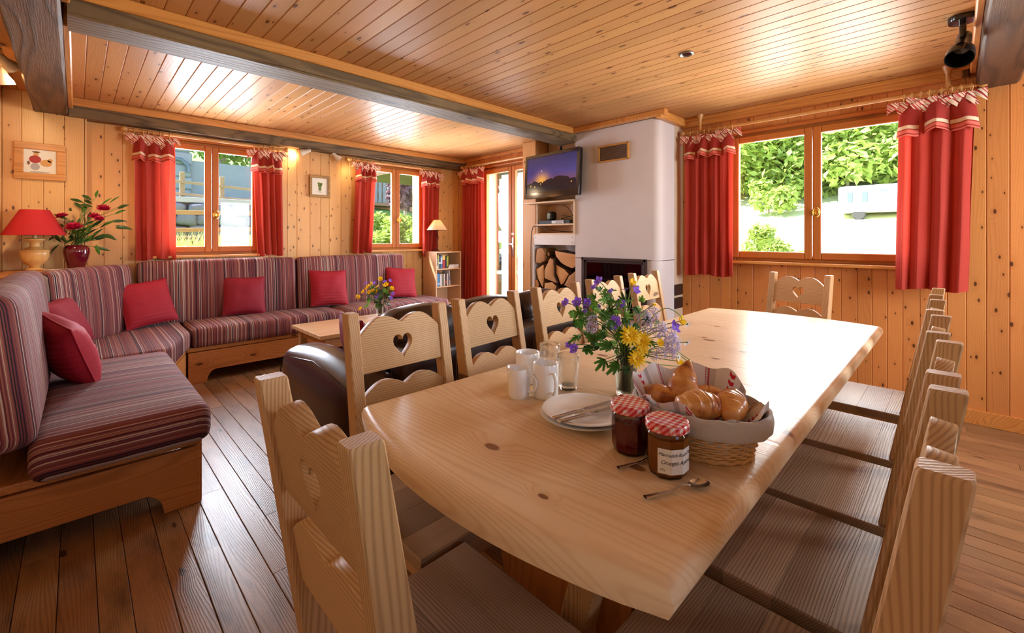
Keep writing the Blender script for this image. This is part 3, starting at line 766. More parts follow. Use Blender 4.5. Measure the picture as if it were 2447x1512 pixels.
b = MB(); b.rbox((0, 0, 0), (1.30, 0.56, 0.165), 0.045, 8, (0, 0, 0.014)); b.obj('seat_cushion', 'stripe_x', bn, smooth=180, loc=(1.325, 4.69, 0.385))
b = MB(); b.rbox((0, 0, 0), (1.30, 0.56, 0.165), 0.045, 8, (0, 0, 0.014)); b.obj('seat_cushion', 'stripe_x', bn, smooth=180, loc=(2.64, 4.69, 0.385))
# back cushions, leaning a little
b = MB(); b.rbox((0, 0, 0), (1.30, 0.125, 0.575), 0.045, 8, (0, 0.014, 0.01)); b.obj('back_cushion', 'stripe_x', bn, smooth=180, loc=(1.02, 4.995, 0.7225), rot=(R(-5), 0, 0))
b = MB(); b.rbox((0, 0, 0), (1.30, 0.125, 0.575), 0.045, 8, (0, 0.014, 0.01)); b.obj('back_cushion', 'stripe_x', bn, smooth=180, loc=(2.33, 4.995, 0.7225), rot=(R(-5), 0, 0))
b = MB(); b.rbox((0, 0, 0), (0.80, 0.125, 0.56), 0.045, 8, (0, 0.014, 0.01)); b.obj('back_cushion', 'stripe_diag', bn, smooth=180, loc=(0.075, 4.585, 0.715), rot=(R(-5), 0, R(55)))
b = MB(); b.rbox((0, 0, 0), (0.16, 1.83, 0.575), 0.055, 8, (0.014, 0, 0.01)); b.obj('back_cushion', 'stripe_yz', bn, smooth=180, loc=(-0.205, 3.30, 0.7225), rot=(0, R(-6), 0))
# corner shelf behind the cushions
b = MB(); b.outline([[(-0.39, 4.12), (-0.27, 4.12), (0.28, 4.93), (0.28, 5.04), (-0.39, 5.04)]], 0.025, 0.003); b.obj('corner_shelf', 'bench_pine', bn, loc=(0, 0, 0.962))
b = MB(); b.box((0, 0, 0), (0.02, 0.9, 0.94), 0.002); b.obj('shelf_support', 'bench_pine_y', bn, loc=(-0.375, 4.58, 0.475))

# ================================================================ throw pillows
def pillow_mesh(w, h, t, seed, piping=False, ridges=0.0):
    b = MB(); n = 22
    def pt(u, v, s):
        U = 2 * u - 1; V = 2 * v - 1
        ex = 1 - 0.055 * (1 - V * V) * 1.0; ey = 1 - 0.055 * (1 - U * U)
        x = w / 2 * U * (1 - 0.06 * (1 - V * V) * abs(U) ** 3); y = h / 2 * V * (1 - 0.06 * (1 - U * U) * abs(V) ** 3)
        f = max(0.0, (1 - abs(U) ** 2.6) * (1 - abs(V) ** 2.6)) ** 0.55
        z = s * (t / 2 * f + 0.003)
        z += 0.006 * f * noise.noise(Vector((U * 2.3 + seed, V * 2.3, seed * 3))) + ridges * f * s * math.sin(V * 38 + 2.2 * noise.noise(Vector((U * 1.5, V * 4, seed))))
        return (x, y, z)
    for s in (-1, 1): b.grid(lambda u, v: pt(u, v, s), n, n * (2 if ridges else 1))
    return b
def pillow(label, loc, rot, w=0.38, h=0.38, t=0.13, mat='pillow_red', seed=0.0, ridges=0.0, piping=True):
    o = thing('throw_pillow', label, 'cushion', loc, rot=rot, group='red throw pillows')
    pillow_mesh(w, h, t, seed, ridges=ridges).obj('pillow_body', mat, o, smooth=180)
    if piping:
        q = MB(); pts = []
        for k in range(64):
            s_ = k / 16; sd = int(s_); f = (s_ - sd) * 2 - 1
            U, V = [(f, -1), (1, f), (-f, 1), (-1, -f)][sd]
            pts.append((w / 2 * U * (1 - 0.06 * (1 - V * V) * abs(U) ** 3), h / 2 * V * (1 - 0.06 * (1 - U * U) * abs(V) ** 3), 0))
        pts.append(pts[0]); q.tube(pts, 0.0045, 6, cap=False); q.obj('piping', mat, o, smooth=180)
    return o
# local z of a pillow is its thickness; stand it up (x rot ~ 90) and lean back
pillow('ribbed red pillow against the gap between the corner and long back cushions', (0.425, 4.80, 0.668), (R(70), R(-5), R(22)), 0.38, 0.38, 0.11, 'pillow_red', 1.0, 0.0025)
pillow('smooth crimson pillow with piped edge under the first window', (1.165, 4.885, 0.658), (R(72), R(3), R(-2)), 0.36, 0.38, 0.12, 'pillow_crimson', 2.0)
pillow('ribbed red pillow in the middle of the long bench', (1.98, 4.865, 0.668), (R(70), R(3), R(-2)), 0.40, 0.40, 0.11, 'pillow_red', 3.0, 0.003)
pillow('ribbed red pillow at the bookcase end of the long bench', (2.88, 4.865, 0.664), (R(69), R(6), R(-4)), 0.40, 0.38, 0.11, 'pillow_red', 4.0, 0.003)
pillow('plump shiny red pillow leaning on the chaise backrest', (-0.035, 3.22, 0.645), (R(68), R(-12), R(112)), 0.36, 0.37, 0.17, 'pillow_red', 5.0, 0.003)
pillow('dark crimson pillow tucked into the bench corner behind the plump one', (-0.035, 4.22, 0.645), (R(68), R(-6), R(72)), 0.36, 0.36, 0.10, 'pillow_crimson', 6.0)

# ================================================================ leather sofa
sf = thing('leather_sofa', 'dark brown leather sofa standing with its back to the dining chairs', 'sofa', (0, 0, 0))
SX0, SX1, SY0, SY1 = 0.755, 2.50, 1.50, 2.46
b = MB(); b.rbox((0, 0, 0), (SX1 - SX0 - 0.42, 0.70, 0.26), 0.03, 6); b.obj('base', 'leather', sf, smooth=180, loc=((SX0 + SX1) / 2, 2.10, 0.17))
for xx in (SX0 + 0.115, SX1 - 0.115):
    b = MB(); b.rbox((0, 0, 0), (0.23, 0.86, 0.62), 0.07, 8, (0.012, 0.02, 0.045)); arm = b.obj('arm', 'leather', sf, smooth=180, loc=(xx, 2.07, 0.335))
    q = MB()
    for sx in (-0.112, 0.112):
        q.tube([(sx * 0.97, -0.415, -0.28), (sx * 0.97, -0.423, 0.2), (sx * 0.92, -0.395, 0.275), (sx * 0.9, 0.0, 0.318), (sx * 0.9, 0.395, 0.27), (sx * 0.97, 0.423, 0.2), (sx * 0.97, 0.415, -0.28)], 0.0035, 6)
    q.obj('seam', 'leather', arm, smooth=180)
n_ = 3; wseg = (SX1 - SX0 - 0.46) / n_
for i in range(n_):
    xc = SX0 + 0.23 + wseg * (i + 0.5)
    b = MB(); b.rbox((0, 0, 0), (wseg - 0.006, 0.56, 0.17), 0.05, 6, (0, 0, 0.02)); b.obj('seat_cushion', 'leather', sf, smooth=180, loc=(xc, 2.20, 0.375))
    b = MB(); b.rbox((0, 0, 0), (wseg - 0.006, 0.20, 0.42), 0.07, 6, (0, 0.02, 0.03)); b.obj('back_cushion', 'leather', sf, smooth=180, loc=(xc, 1.86, 0.66), rot=(R(8), 0, 0))
b = MB(); b.rbox((0, 0, 0), (SX1 - SX0 - 0.44, 0.16, 0.68), 0.045, 8, (0, 0.01, 0.01)); bk = b.obj('backrest', 'leather', sf, smooth=180, loc=((SX0 + SX1) / 2, 1.69, 0.41))
q = MB()
for i in range(1, n_ + 2):
    xs = -(SX1 - SX0 - 0.44) / 2 + (SX1 - SX0 - 0.44) * i / (n_ + 2)
    for d in (-0.006, 0.006): q.tube([(xs + d, -0.0875, -0.30), (xs + d, -0.0905, 0.0), (xs + d, -0.0885, 0.28)], 0.0016, 5)
q.obj('stitching', 'seam_thread', bk)
for xx in (SX0 + 0.1, SX1 - 0.1):
    for yy in (1.75, 2.4):
        b = MB(); b.lathe([(0.018, 0), (0.024, 0.03)], 12); b.obj('foot', 'black_matt', sf, loc=(xx, yy, 0))
pillow('crimson pillow standing in the leather sofa against its arm', (1.06, 2.22, 0.635), (R(76), R(0), R(84)), 0.34, 0.36, 0.11, 'pillow_crimson', 7.0)

# ================================================================ coffee table
ct = thing('coffee_table', 'low pale pine coffee table between leather sofa and striped bench', 'table', (0, 0, 0))
wood('coffee_pine', (222, 184, 140), (190, 142, 92), rings=30, contrast=0.35, rough=0.3, coat=0.3, vary=0.05, bump=0.04)
for i in range(5):
    b = MB(); b.box((0, 0, 0), (1.17, 0.128, 0.032), 0.004); b.obj('tabletop_board', 'coffee_pine', ct, loc=(1.93, 3.79 + 0.129 * (i - 2), 0.438))
for xx in (1.42, 2.44):
    for yy in (3.53, 4.05):
        b = MB(); b.box((0, 0, 0), (0.06, 0.06, 0.422), 0.006); b.obj('leg', 'chair_wood_z', ct, loc=(xx, yy, 0.211))
for yy in (3.53, 4.05):
    b = MB(); b.box((0, 0, 0), (0.96, 0.025, 0.07), 0.003); b.obj('apron', 'coffee_pine', ct, loc=(1.93, yy, 0.386))
for xx in (1.42, 2.44):
    b = MB(); b.box((0, 0, 0), (0.025, 0.46, 0.07), 0.003); b.obj('apron', 'chair_wood_y', ct, loc=(xx, 3.79, 0.386))
# ================================================================ fireplace and chimney
fp = thing('fireplace', 'white plastered chimney with glazed iron firebox and log niche', 'fireplace', (0, 0, 0))
def corner_poly(y0, y1, r=0.07):
    """plan of the chimney between y0 and y1, room corner at y0 rounded"""
    pts = [(XD + 0.15 if y0 > 2.4 else 4.17, y0)]
    pts += [(3.70 + r - r * math.sin(a), y0 + r - r * math.cos(a)) for a in [k * math.pi / 16 for k in range(9)]] if y0 < 1.9 else [(3.70, y0)]
    pts += [(3.70, y1), (4.17, y1)]; return pts
b = MB()
b.outline([corner_poly(1.865, 2.79)], 1.29, M=Matrix.Translation((0, 0, 1.655)))                 # hood above the firebox
b.outline([corner_poly(1.865, 2.79)], 0.46, M=Matrix.Translation((0, 0, 0.23)))                   # plinth
b.outline([corner_poly(1.865, 1.99)], 0.56, M=Matrix.Translation((0, 0, 0.735)))
b.box((3.93, 2.735, 0.735), (0.46, 0.11, 0.56))
b.box((4.13, 2.33, 0.735), (0.08, 0.72, 0.56))
b.obj('chimney_body', 'plaster_white', fp, smooth=40)
plain('cast_iron', (66, 48, 42), 0.45, metal=0.5, noise_amt=0.3, nscale=60, bump=0.3)
plain('soot', (24, 18, 16), 0.9)
clear_glass('smoked_glass', (96, 80, 78), refl=1.4)
b = MB()
Y0, Y1, Z0, Z1 = 1.975, 2.693, 0.455, 1.022
for t_, d in ((0.028, 0.03), (0.05, 0.016)):
    b.box((3.70 - d / 2, (Y0 + Y1) / 2, Z1 - t_ / 2), (d, Y1 - Y0, t_), 0.004); b.box((3.70 - d / 2, (Y0 + Y1) / 2, Z0 + t_ / 2), (d, Y1 - Y0, t_), 0.004)
    b.box((3.70 - d / 2, Y0 + t_ / 2, (Z0 + Z1) / 2), (d, t_, Z1 - Z0), 0.004); b.box((3.70 - d / 2, Y1 - t_ / 2, (Z0 + Z1) / 2), (d, t_, Z1 - Z0), 0.004)
fr = b.obj('firebox_frame', 'cast_iron', fp)
b = MB(); b.box((3.695, (Y0 + Y1) / 2, (Z0 + Z1) / 2), (0.006, Y1 - Y0 - 0.10, Z1 - Z0 - 0.10)); b.obj('pane', 'smoked_glass', fr)
b = MB(); b.lathe([(0.0, 0.0), (0.009, 0.0), (0.014, 0.012), (0.008, 0.022), (0, 0.024)], 14, M=Matrix.Translation((3.668, Y0 + 0.07, 0.86)) @ Matrix.Rotation(R(-90), 4, 'Y')); b.obj('latch', 'black_gloss', fr, smooth=50)
b = MB(); b.box((3.90, (Y0 + Y1) / 2, 0.735), (0.36, 0.66, 0.54))
b.f = [f for i, f in enumerate(b.f)]; o = b.obj('firebox_lining', 'soot', fp)
bm_ = bmesh.new(); bm_.from_mesh(o.data); bmesh.ops.delete(bm_, geom=[f for f in bm_.faces if f.normal.x < -0.9], context='FACES'); bm_.to_mesh(o.data); bm_.free()
b = MB()                                                               # convection grille with a pine frame
for (yc, zc, w, h) in ((2.33, 2.045, 0.34, 0.165),):
    for (dy, dz, ww, hh) in ((0, h / 2 - 0.008, w, 0.016), (0, -h / 2 + 0.008, w, 0.016), (w / 2 - 0.008, 0, 0.016, h), (-w / 2 + 0.008, 0, 0.016, h)):
        b.box((3.692, yc + dy, zc + dz), (0.022, ww, hh), 0.003)
gr = b.obj('grille_frame', 'brass_wood', fp) if 'brass_wood' in MATS else b.obj('grille_frame', wood('brass_wood', (206, 150, 66), (170, 110, 40), rings=30, contrast=0.3, vary=0.02, coat=0.4), fp)
b = MB(); b.box((3.697, 2.33, 2.045), (0.004, 0.315, 0.14)); plain('grille_mesh', (112, 84, 58), 0.6, noise_amt=0.35, nscale=260); b.obj('grille_panel', 'grille_mesh', gr)
for i in range(9):
    b = MB(); b.box((3.694, 2.33, 1.985 + 0.015 * i), (0.004, 0.31, 0.003)); b.obj('slat', 'cast_iron', gr)
for zc in (0.725, 0.60):                                               # side vent
    b = MB(); b.box((4.085, 1.858, zc), (0.16, 0.016, 0.105), 0.006); b.obj('side_vent', 'cast_iron', fp)
# wooden cornice round the chimney head
b = MB(); b.box((3.655, 2.28, 2.325), (0.07, 1.02, 0.05), 0.006, seg=1); b.obj('cornice', 'pine_trim', fp)
b = MB(); b.box((3.905, 1.835, 2.315), (0.55, 0.06, 0.07), 0.006, seg=1); b.obj('cornice', 'pine_trim', fp)
# log niche
NY0, NY1 = 2.79, 3.415
b = MB(); b.box((3.85, 3.4, 0.63), (0.28, 0.03, 1.02)); b.box((3.975, 3.1, 0.63), (0.03, 0.63, 1.02)); b.box((3.85, 3.1, 0.15), (0.28, 0.63, 0.06)); b.obj('niche_wall', 'plaster_white', fp)
b = MB(); b.box((3.735, 3.105, 1.198), (0.04, 0.6, 0.115), 0.004); ln_ = b.obj('niche_lintel', 'white_paint', fp)
b = MB()
for yy in (2.84, 3.36):
    for zz in (1.17, 1.225): b.lathe([(0.0, 0), (0.004, 0), (0.004, 0.003), (0, 0.003)], 8, M=Matrix.Translation((3.713, yy, zz)) @ Matrix.Rotation(R(-90), 4, 'Y'))
b.obj('screw', 'dull_metal', ln_)

# split logs, one by one: outline of the sawn face in (y, z), running back into the niche
def firewood(pts, x0, seed, label):
    r_ = random.Random(seed); o = thing('firewood_log', label, 'log', (0, 0, 0), group='stacked firewood')
    cy = sum(p[0] for p in pts) / len(pts); cz = sum(p[1] for p in pts) / len(pts)
    fine = []
    for i, p in enumerate(pts):
        q = pts[(i + 1) % len(pts)]
        for k in range(4):
            t = k / 4; fine.append((p[0] + (q[0] - p[0]) * t + r_.uniform(-.003, .003), p[1] + (q[1] - p[1]) * t + r_.uniform(-.003, .003)))
    b = MB(); n = len(fine); vs = []; fs = []
    for xx in (0.006, 0.02, 0.09, 0.17, 0.235):
        s_ = 0.955 if xx == 0.006 else 0.97
        vs += [(xx, (y - cy) * s_ + r_.uniform(-.002, .002), (z - cz) * s_ + r_.uniform(-.002, .002)) for y, z in fine]
    for i in range(4):
        for k in range(n): fs.append((i * n + k, i * n + (k + 1) % n, (i + 1) * n + (k + 1) % n, (i + 1) * n + k))
    fs.append(tuple(reversed(range(4 * n, 5 * n))))
    b.add(vs, fs); b.obj('bark_sides', 'bark' if seed % 3 else 'log_side', o, smooth=40)
    b = MB(); c = [(0.0 + r_.uniform(-.002, .001), 0, 0)]; vs = [(0.006, (y - cy) * 0.955, (z - cz) * 0.955) for y, z in fine] + [(0.0015, (y - cy) * 0.6, (z - cz) * 0.6) for y, z in fine] + c
    fs = [(k, (k + 1) % n, n + (k + 1) % n, n + k) for k in range(n)] + [(n + k, n + (k + 1) % n, 2 * n) for k in range(n)]
    b.add(vs, fs); b.obj('sawn_face', 'log_end', o)
    o.location = (x0, cy, cz); return o
wood('log_side', (176, 126, 78), (120, 78, 44), axis='X', normal='Y', rings=30, contrast=0.5, rough=0.8, vary=0.12, bump=0.5)
LOGS = [
 ([(3.37, 0.98), (3.345, 1.10), (3.27, 1.105), (3.23, 1.06), (3.235, 0.965), (3.30, 0.93), (3.37, 0.935)], 'broad pale log at the top of the stack beside the door post'),
 ([(3.215, 1.06), (3.185, 1.055), (3.182, 1.02), (3.21, 1.015)], 'thin round stick between the two topmost logs'),
 ([(3.10, 1.08), (2.815, 1.045), (2.80, 0.93), (2.86, 0.89), (3.0, 0.94), (3.09, 1.02)], 'wide rough-sawn log at the top of the stack beside the chimney'),
 ([(3.375, 0.86), (3.25, 0.925), (3.245, 0.79), (3.265, 0.655), (3.34, 0.755)], 'wedge-shaped orange log at the door-post side of the stack'),
 ([(3.235, 0.87), (3.15, 1.005), (3.105, 0.98), (3.095, 0.80), (3.05, 0.72), (3.16, 0.745), (3.24, 0.77)], 'tall orange triangular log in the middle of the stack'),
 ([(3.09, 0.925), (2.95, 0.87), (2.91, 0.83), (2.98, 0.73), (3.02, 0.70), (3.085, 0.835)], 'light wedge log below the wide rough-sawn one'),
 ([(2.90, 0.815), (2.81, 0.875), (2.80, 0.665), (2.88, 0.675), (2.97, 0.71)], 'flat greyish split log touching the chimney side'),
 ([(3.395, 0.745), (3.345, 0.745), (3.325, 0.68), (3.35, 0.61), (3.39, 0.625)], 'pale round-ended log at the edge of the stack'),
 ([(3.235, 0.715), (3.12, 0.735), (3.06, 0.69), (3.10, 0.59), (3.18, 0.565), (3.24, 0.62)], 'thick round log with brown bark in mid stack'),
 ([(3.075, 0.665), (2.95, 0.645), (2.96, 0.575), (3.02, 0.53), (3.06, 0.60)], 'small reddish triangular log in the lower stack'),
 ([(3.385, 0.59), (3.30, 0.625), (3.255, 0.555), (3.29, 0.485), (3.37, 0.49)], 'dark bark-covered log low at the door-post side'),
 ([(3.245, 0.545), (3.18, 0.56), (3.12, 0.515), (3.15, 0.46), (3.23, 0.465)], 'dark round log low in mid stack'),
 ([(3.10, 0.55), (3.07, 0.60), (3.025, 0.50), (3.03, 0.43), (3.09, 0.43)], 'narrow orange split log low in the stack'),
 ([(2.945, 0.63), (2.89, 0.65), (2.81, 0.64), (2.81, 0.46), (2.93, 0.44), (2.975, 0.52)], 'orange split log low beside the chimney'),
 ([(3.21, 0.45), (3.12, 0.445), (3.09, 0.36), (3.2, 0.33)], 'reddish split log near the bottom of the stack'),
 ([(3.38, 0.475), (3.24, 0.45), (3.22, 0.33), (3.37, 0.32)], 'wide log near the bottom of the stack at the door-post side'),
 ([(3.07, 0.42), (2.84, 0.43), (2.82, 0.32), (3.06, 0.32)], 'wide log near the bottom of the stack at the chimney side'),
 ([(3.38, 0.31), (3.10, 0.32), (3.09, 0.185), (3.38, 0.185)], 'big log at the very bottom of the stack at the door-post side'),
 ([(3.08, 0.31), (2.82, 0.31), (2.82, 0.185), (3.07, 0.185)], 'big log at the very bottom of the stack at the chimney side')]
for i, (pts, lb) in enumerate(LOGS): firewood(pts, 3.715 + 0.008 * ((i * 7) % 4), i, lb)

# ================================================================ open shelves above the logs, with the set-top gear
sh = thing('media_shelf', 'pale wooden open shelf unit above the log niche', 'shelf', (0, 0, 0))
b = MB(); b.box((0, 0, 0), (0.30, 0.016, 0.345), 0.001); b.obj('side_panel', 'beech_board', sh, loc=(3.835, 2.80, 1.43))
b = MB(); b.box((0, 0, 0), (0.20, 0.016, 0.345), 0.001); b.obj('side_panel', 'beech_board', sh, loc=(3.885, 3.407, 1.43))
b = MB(); b.box((0, 0, 0), (0.010, 0.60, 0.345), 0.001); b.obj('back_panel', 'beech_board', sh, loc=(3.985, 3.10, 1.43))
for zz, wy, x0 in ((1.612, 0.70, 3.66), (1.365, 0.585, 3.74), (1.262, 0.585, 3.74)):
    b = MB(); b.box((0, 0, 0), (3.98 - x0, wy, 0.018), 0.002); b.obj('shelf_board', 'beech_flat', sh, loc=((x0 + 3.98) / 2, 3.10 + (0.05 if wy > .6 else 0), zz))
plain('ink_grey_button', (150, 150, 152), 0.5)
dv = thing('dvd_player', 'slim dark and silver disc player on the open shelf', 'disc player', (3.84, 3.13, 1.374))
b = MB(); b.box((0, 0, 0.02), (0.17, 0.44, 0.04), 0.003); b.obj('case', 'black_matt', dv)
b = MB(); b.box((-0.087, -0.06, 0.02), (0.004, 0.17, 0.03)); b.obj('silver_panel', 'dull_metal', dv)
for i in range(5):
    b = MB(); b.box((-0.0905, -0.13 + 0.024 * i, 0.02), (0.004, 0.015, 0.012), 0.001); b.obj('button', 'ink_grey_button', dv)
sp = thing('portable_speaker', 'small rounded black portable speaker with yellow-green cross mark, on the disc player', 'speaker', (3.83, 3.22, 1.4145))
b = MB(); b.rbox((0, 0, 0.052), (0.09, 0.098, 0.104), 0.032, 5); b.obj('body', 'black_matt', sp, smooth=180)
plain('lime_mark', (206, 200, 110), 0.5)
b = MB(); b.box((-0.0455, 0, 0.052), (0.003, 0.007, 0.07)); b.box((-0.0455, 0, 0.066), (0.003, 0.03, 0.007)); b.obj('cross_mark', 'lime_mark', sp)
def cable(label, pts, r=0.003, mat='black_matt'):
    q = MB(); P_ = [Vector(p) for p in pts]; fine = []
    for i in range(len(P_) - 1):
        p0, p1, p2, p3 = P_[max(i - 1, 0)], P_[i], P_[i + 1], P_[min(i + 2, len(P_) - 1)]
        for k in range(8):
            t = k / 8; fine.append(0.5 * ((2 * p1) + (p2 - p0) * t + (2 * p0 - 5 * p1 + 4 * p2 - p3) * t * t + (3 * p1 - p0 - 3 * p2 + p3) * t ** 3))
    fine.append(P_[-1]); q.tube(fine, r, 6); return tag(q.obj('cable', mat, None, smooth=180), label, 'cable')
cable('black cable looping from the lower shelf down beside the firewood', [(3.95, 2.86, 1.29), (3.80, 2.98, 1.285), (3.73, 3.15, 1.31), (3.715, 3.36, 1.355), (3.715, 3.415, 1.31), (3.705, 3.425, 1.15), (3.705, 3.425, 0.7), (3.705, 3.42, 0.22)], 0.005)
cable('thin black wire hanging behind the speaker', [(3.95, 3.14, 1.59), (3.93, 3.06, 1.55), (3.92, 2.98, 1.46), (3.90, 2.90, 1.43)])
cable('white wire hanging down from the television shelf', [(3.93, 3.02, 1.595), (3.93, 3.0, 1.52), (3.92, 2.93, 1.45), (3.9, 2.83, 1.42)], 0.003, 'white_paint')
cable('tangled black wires heaped on the disc player', [(3.86, 3.1, 1.47), (3.84, 3.0, 1.46), (3.84, 2.92, 1.44), (3.86, 2.86, 1.45), (3.88, 2.9, 1.47), (3.86, 3.04, 1.448), (3.85, 3.09, 1.43), (3.86, 2.88, 1.425), (3.88, 2.84, 1.43)], 0.0035)

# ================================================================ television
tv = thing('television', 'flat television on a bracket showing a night mountain view', 'television', (3.63, 3.045, 1.895), rot=(0, R(3), R(-4)))
b = MB(); b.rbox((0, 0, 0), (0.05, 0.80, 0.485), 0.012, 3); b.obj('casing', 'black_gloss', tv, smooth=180)
b = MB(); b.rbox((0.045, 0, -0.02), (0.06, 0.5, 0.3), 0.02, 3); b.obj('rear_housing', 'black_matt', tv, smooth=180)
for lo, hi in (((-0.4, 0.208), (0.4, 0.2425)), ((-0.4, -0.2425), (0.4, -0.178)), ((-0.4, -0.178), (-0.366, 0.208)), ((0.366, -0.178), (0.4, 0.208))):
    b = MB(); b.box((-0.028, (lo[0] + hi[0]) / 2, (lo[1] + hi[1]) / 2), (0.012, hi[0] - lo[0], hi[1] - lo[1]), 0.003); b.obj('bezel', 'tv_bezel', tv) if 'tv_bezel' in MATS else b.obj('bezel', plain('tv_bezel', (48, 34, 28), 0.12, coat=0.6), tv)
def screen_material():
    m, t, n, l, bs = nt('screen_picture')
    tc = n.new('ShaderNodeTexCoord'); sp_ = n.new('ShaderNodeSeparateXYZ'); l.new(tc.outputs['Object'], sp_.inputs[0])
    y = sp_.outputs[1]; z = sp_.outputs[2]
    base = ramp(n, l, math_node(n, l, 'MULTIPLY_ADD', z, 2.6, 0.45), [(0.0, lin((150, 90, 60))), (0.28, lin((120, 78, 104))), (0.5, lin((70, 62, 130))), (0.8, lin((38, 40, 104))), (1.0, lin((26, 28, 78)))])
    cl = n.new('ShaderNodeTexNoise'); cl.inputs['Scale'].default_value = 9; mp = n.new('ShaderNodeMapping'); mp.inputs['Scale'].default_value = (1, 0.6, 3.0)
    l.new(tc.outputs['Object'], mp.inputs[0]); l.new(mp.outputs[0], cl.inputs['Vector'])
    base = mixc(n, l, math_node(n, l, 'MULTIPLY', cl.outputs['Fac'], 0.45), base, lin((30, 30, 70)))
    # glow behind the ridge
    dy = math_node(n, l, 'MULTIPLY', math_node(n, l, 'SUBTRACT', y, 0.13), 9.0); dz = math_node(n, l, 'MULTIPLY', math_node(n, l, 'ADD', z, 0.055), 11.0)
    r2 = math_node(n, l, 'ADD', math_node(n, l, 'POWER', dy, 2.0), math_node(n, l, 'POWER', dz, 2.0))
    gl = math_node(n, l, 'POWER', 2.718, math_node(n, l, 'MULTIPLY', r2, -1.6))
    base = mixc(n, l, math_node(n, l, 'MULTIPLY', gl, 0.85), base, lin((255, 176, 70)))
    def dot(y0, z0, r, col, c):
        d_ = math_node(n, l, 'ADD', math_node(n, l, 'POWER', math_node(n, l, 'SUBTRACT', y, y0), 2.0), math_node(n, l, 'POWER', math_node(n, l, 'SUBTRACT', z, z0), 2.0))
        return mixc(n, l, math_node(n, l, 'LESS_THAN', d_, r * r), c, lin(col))
    base = dot(0.135, 0.055, 0.006, (230, 240, 255), base)
    rn = n.new('ShaderNodeTexNoise'); rn.noise_dimensions = '1D'; rn.inputs['Scale'].default_value = 7.0; rn.inputs['Detail'].default_value = 4.0
    l.new(math_node(n, l, 'ADD', y, 3.27), rn.inputs['W'])
    hump = math_node(n, l, 'POWER', 2.718, math_node(n, l, 'MULTIPLY', math_node(n, l, 'POWER', math_node(n, l, 'MULTIPLY', math_node(n, l, 'ADD', y, 0.10), 7.0), 2.0), -1.0))
    ridge = math_node(n, l, 'ADD', math_node(n, l, 'MULTIPLY_ADD', rn.outputs['Fac'], 0.09, -0.115), math_node(n, l, 'MULTIPLY', hump, 0.05))
    base = mixc(n, l, math_node(n, l, 'LESS_THAN', z, ridge), base, lin((34, 22, 30)))
    for (a, c_) in ((0.145, -0.088), (0.235, -0.115), (0.115, -0.072), (0.30, -0.10), (-0.30, -0.10)): base = dot(a, c_, 0.008, (226, 170, 60), base)
    bs.inputs['Base Color'].default_value = (0, 0, 0, 1); bs.inputs['Roughness'].default_value = 0.15
    l.new(base, bs.inputs['Emission Color']); bs.inputs['Emission Strength'].default_value = 0.55
    MATS['screen_picture'] = m
screen_material()
b = MB(); b.box((-0.027, 0, 0.015), (0.004, 0.73, 0.384)); b.obj('screen', 'screen_picture', tv)
b = MB(); b.tube([(0.08, 0.0, 0.05), (0.12, 0.0, 0.12), (0.12, 0.0, 0.33)], 0.015); b.box((0.09, 0, 0.0), (0.03, 0.12, 0.12), 0.004); b.obj('wall_bracket', 'black_matt', tv)

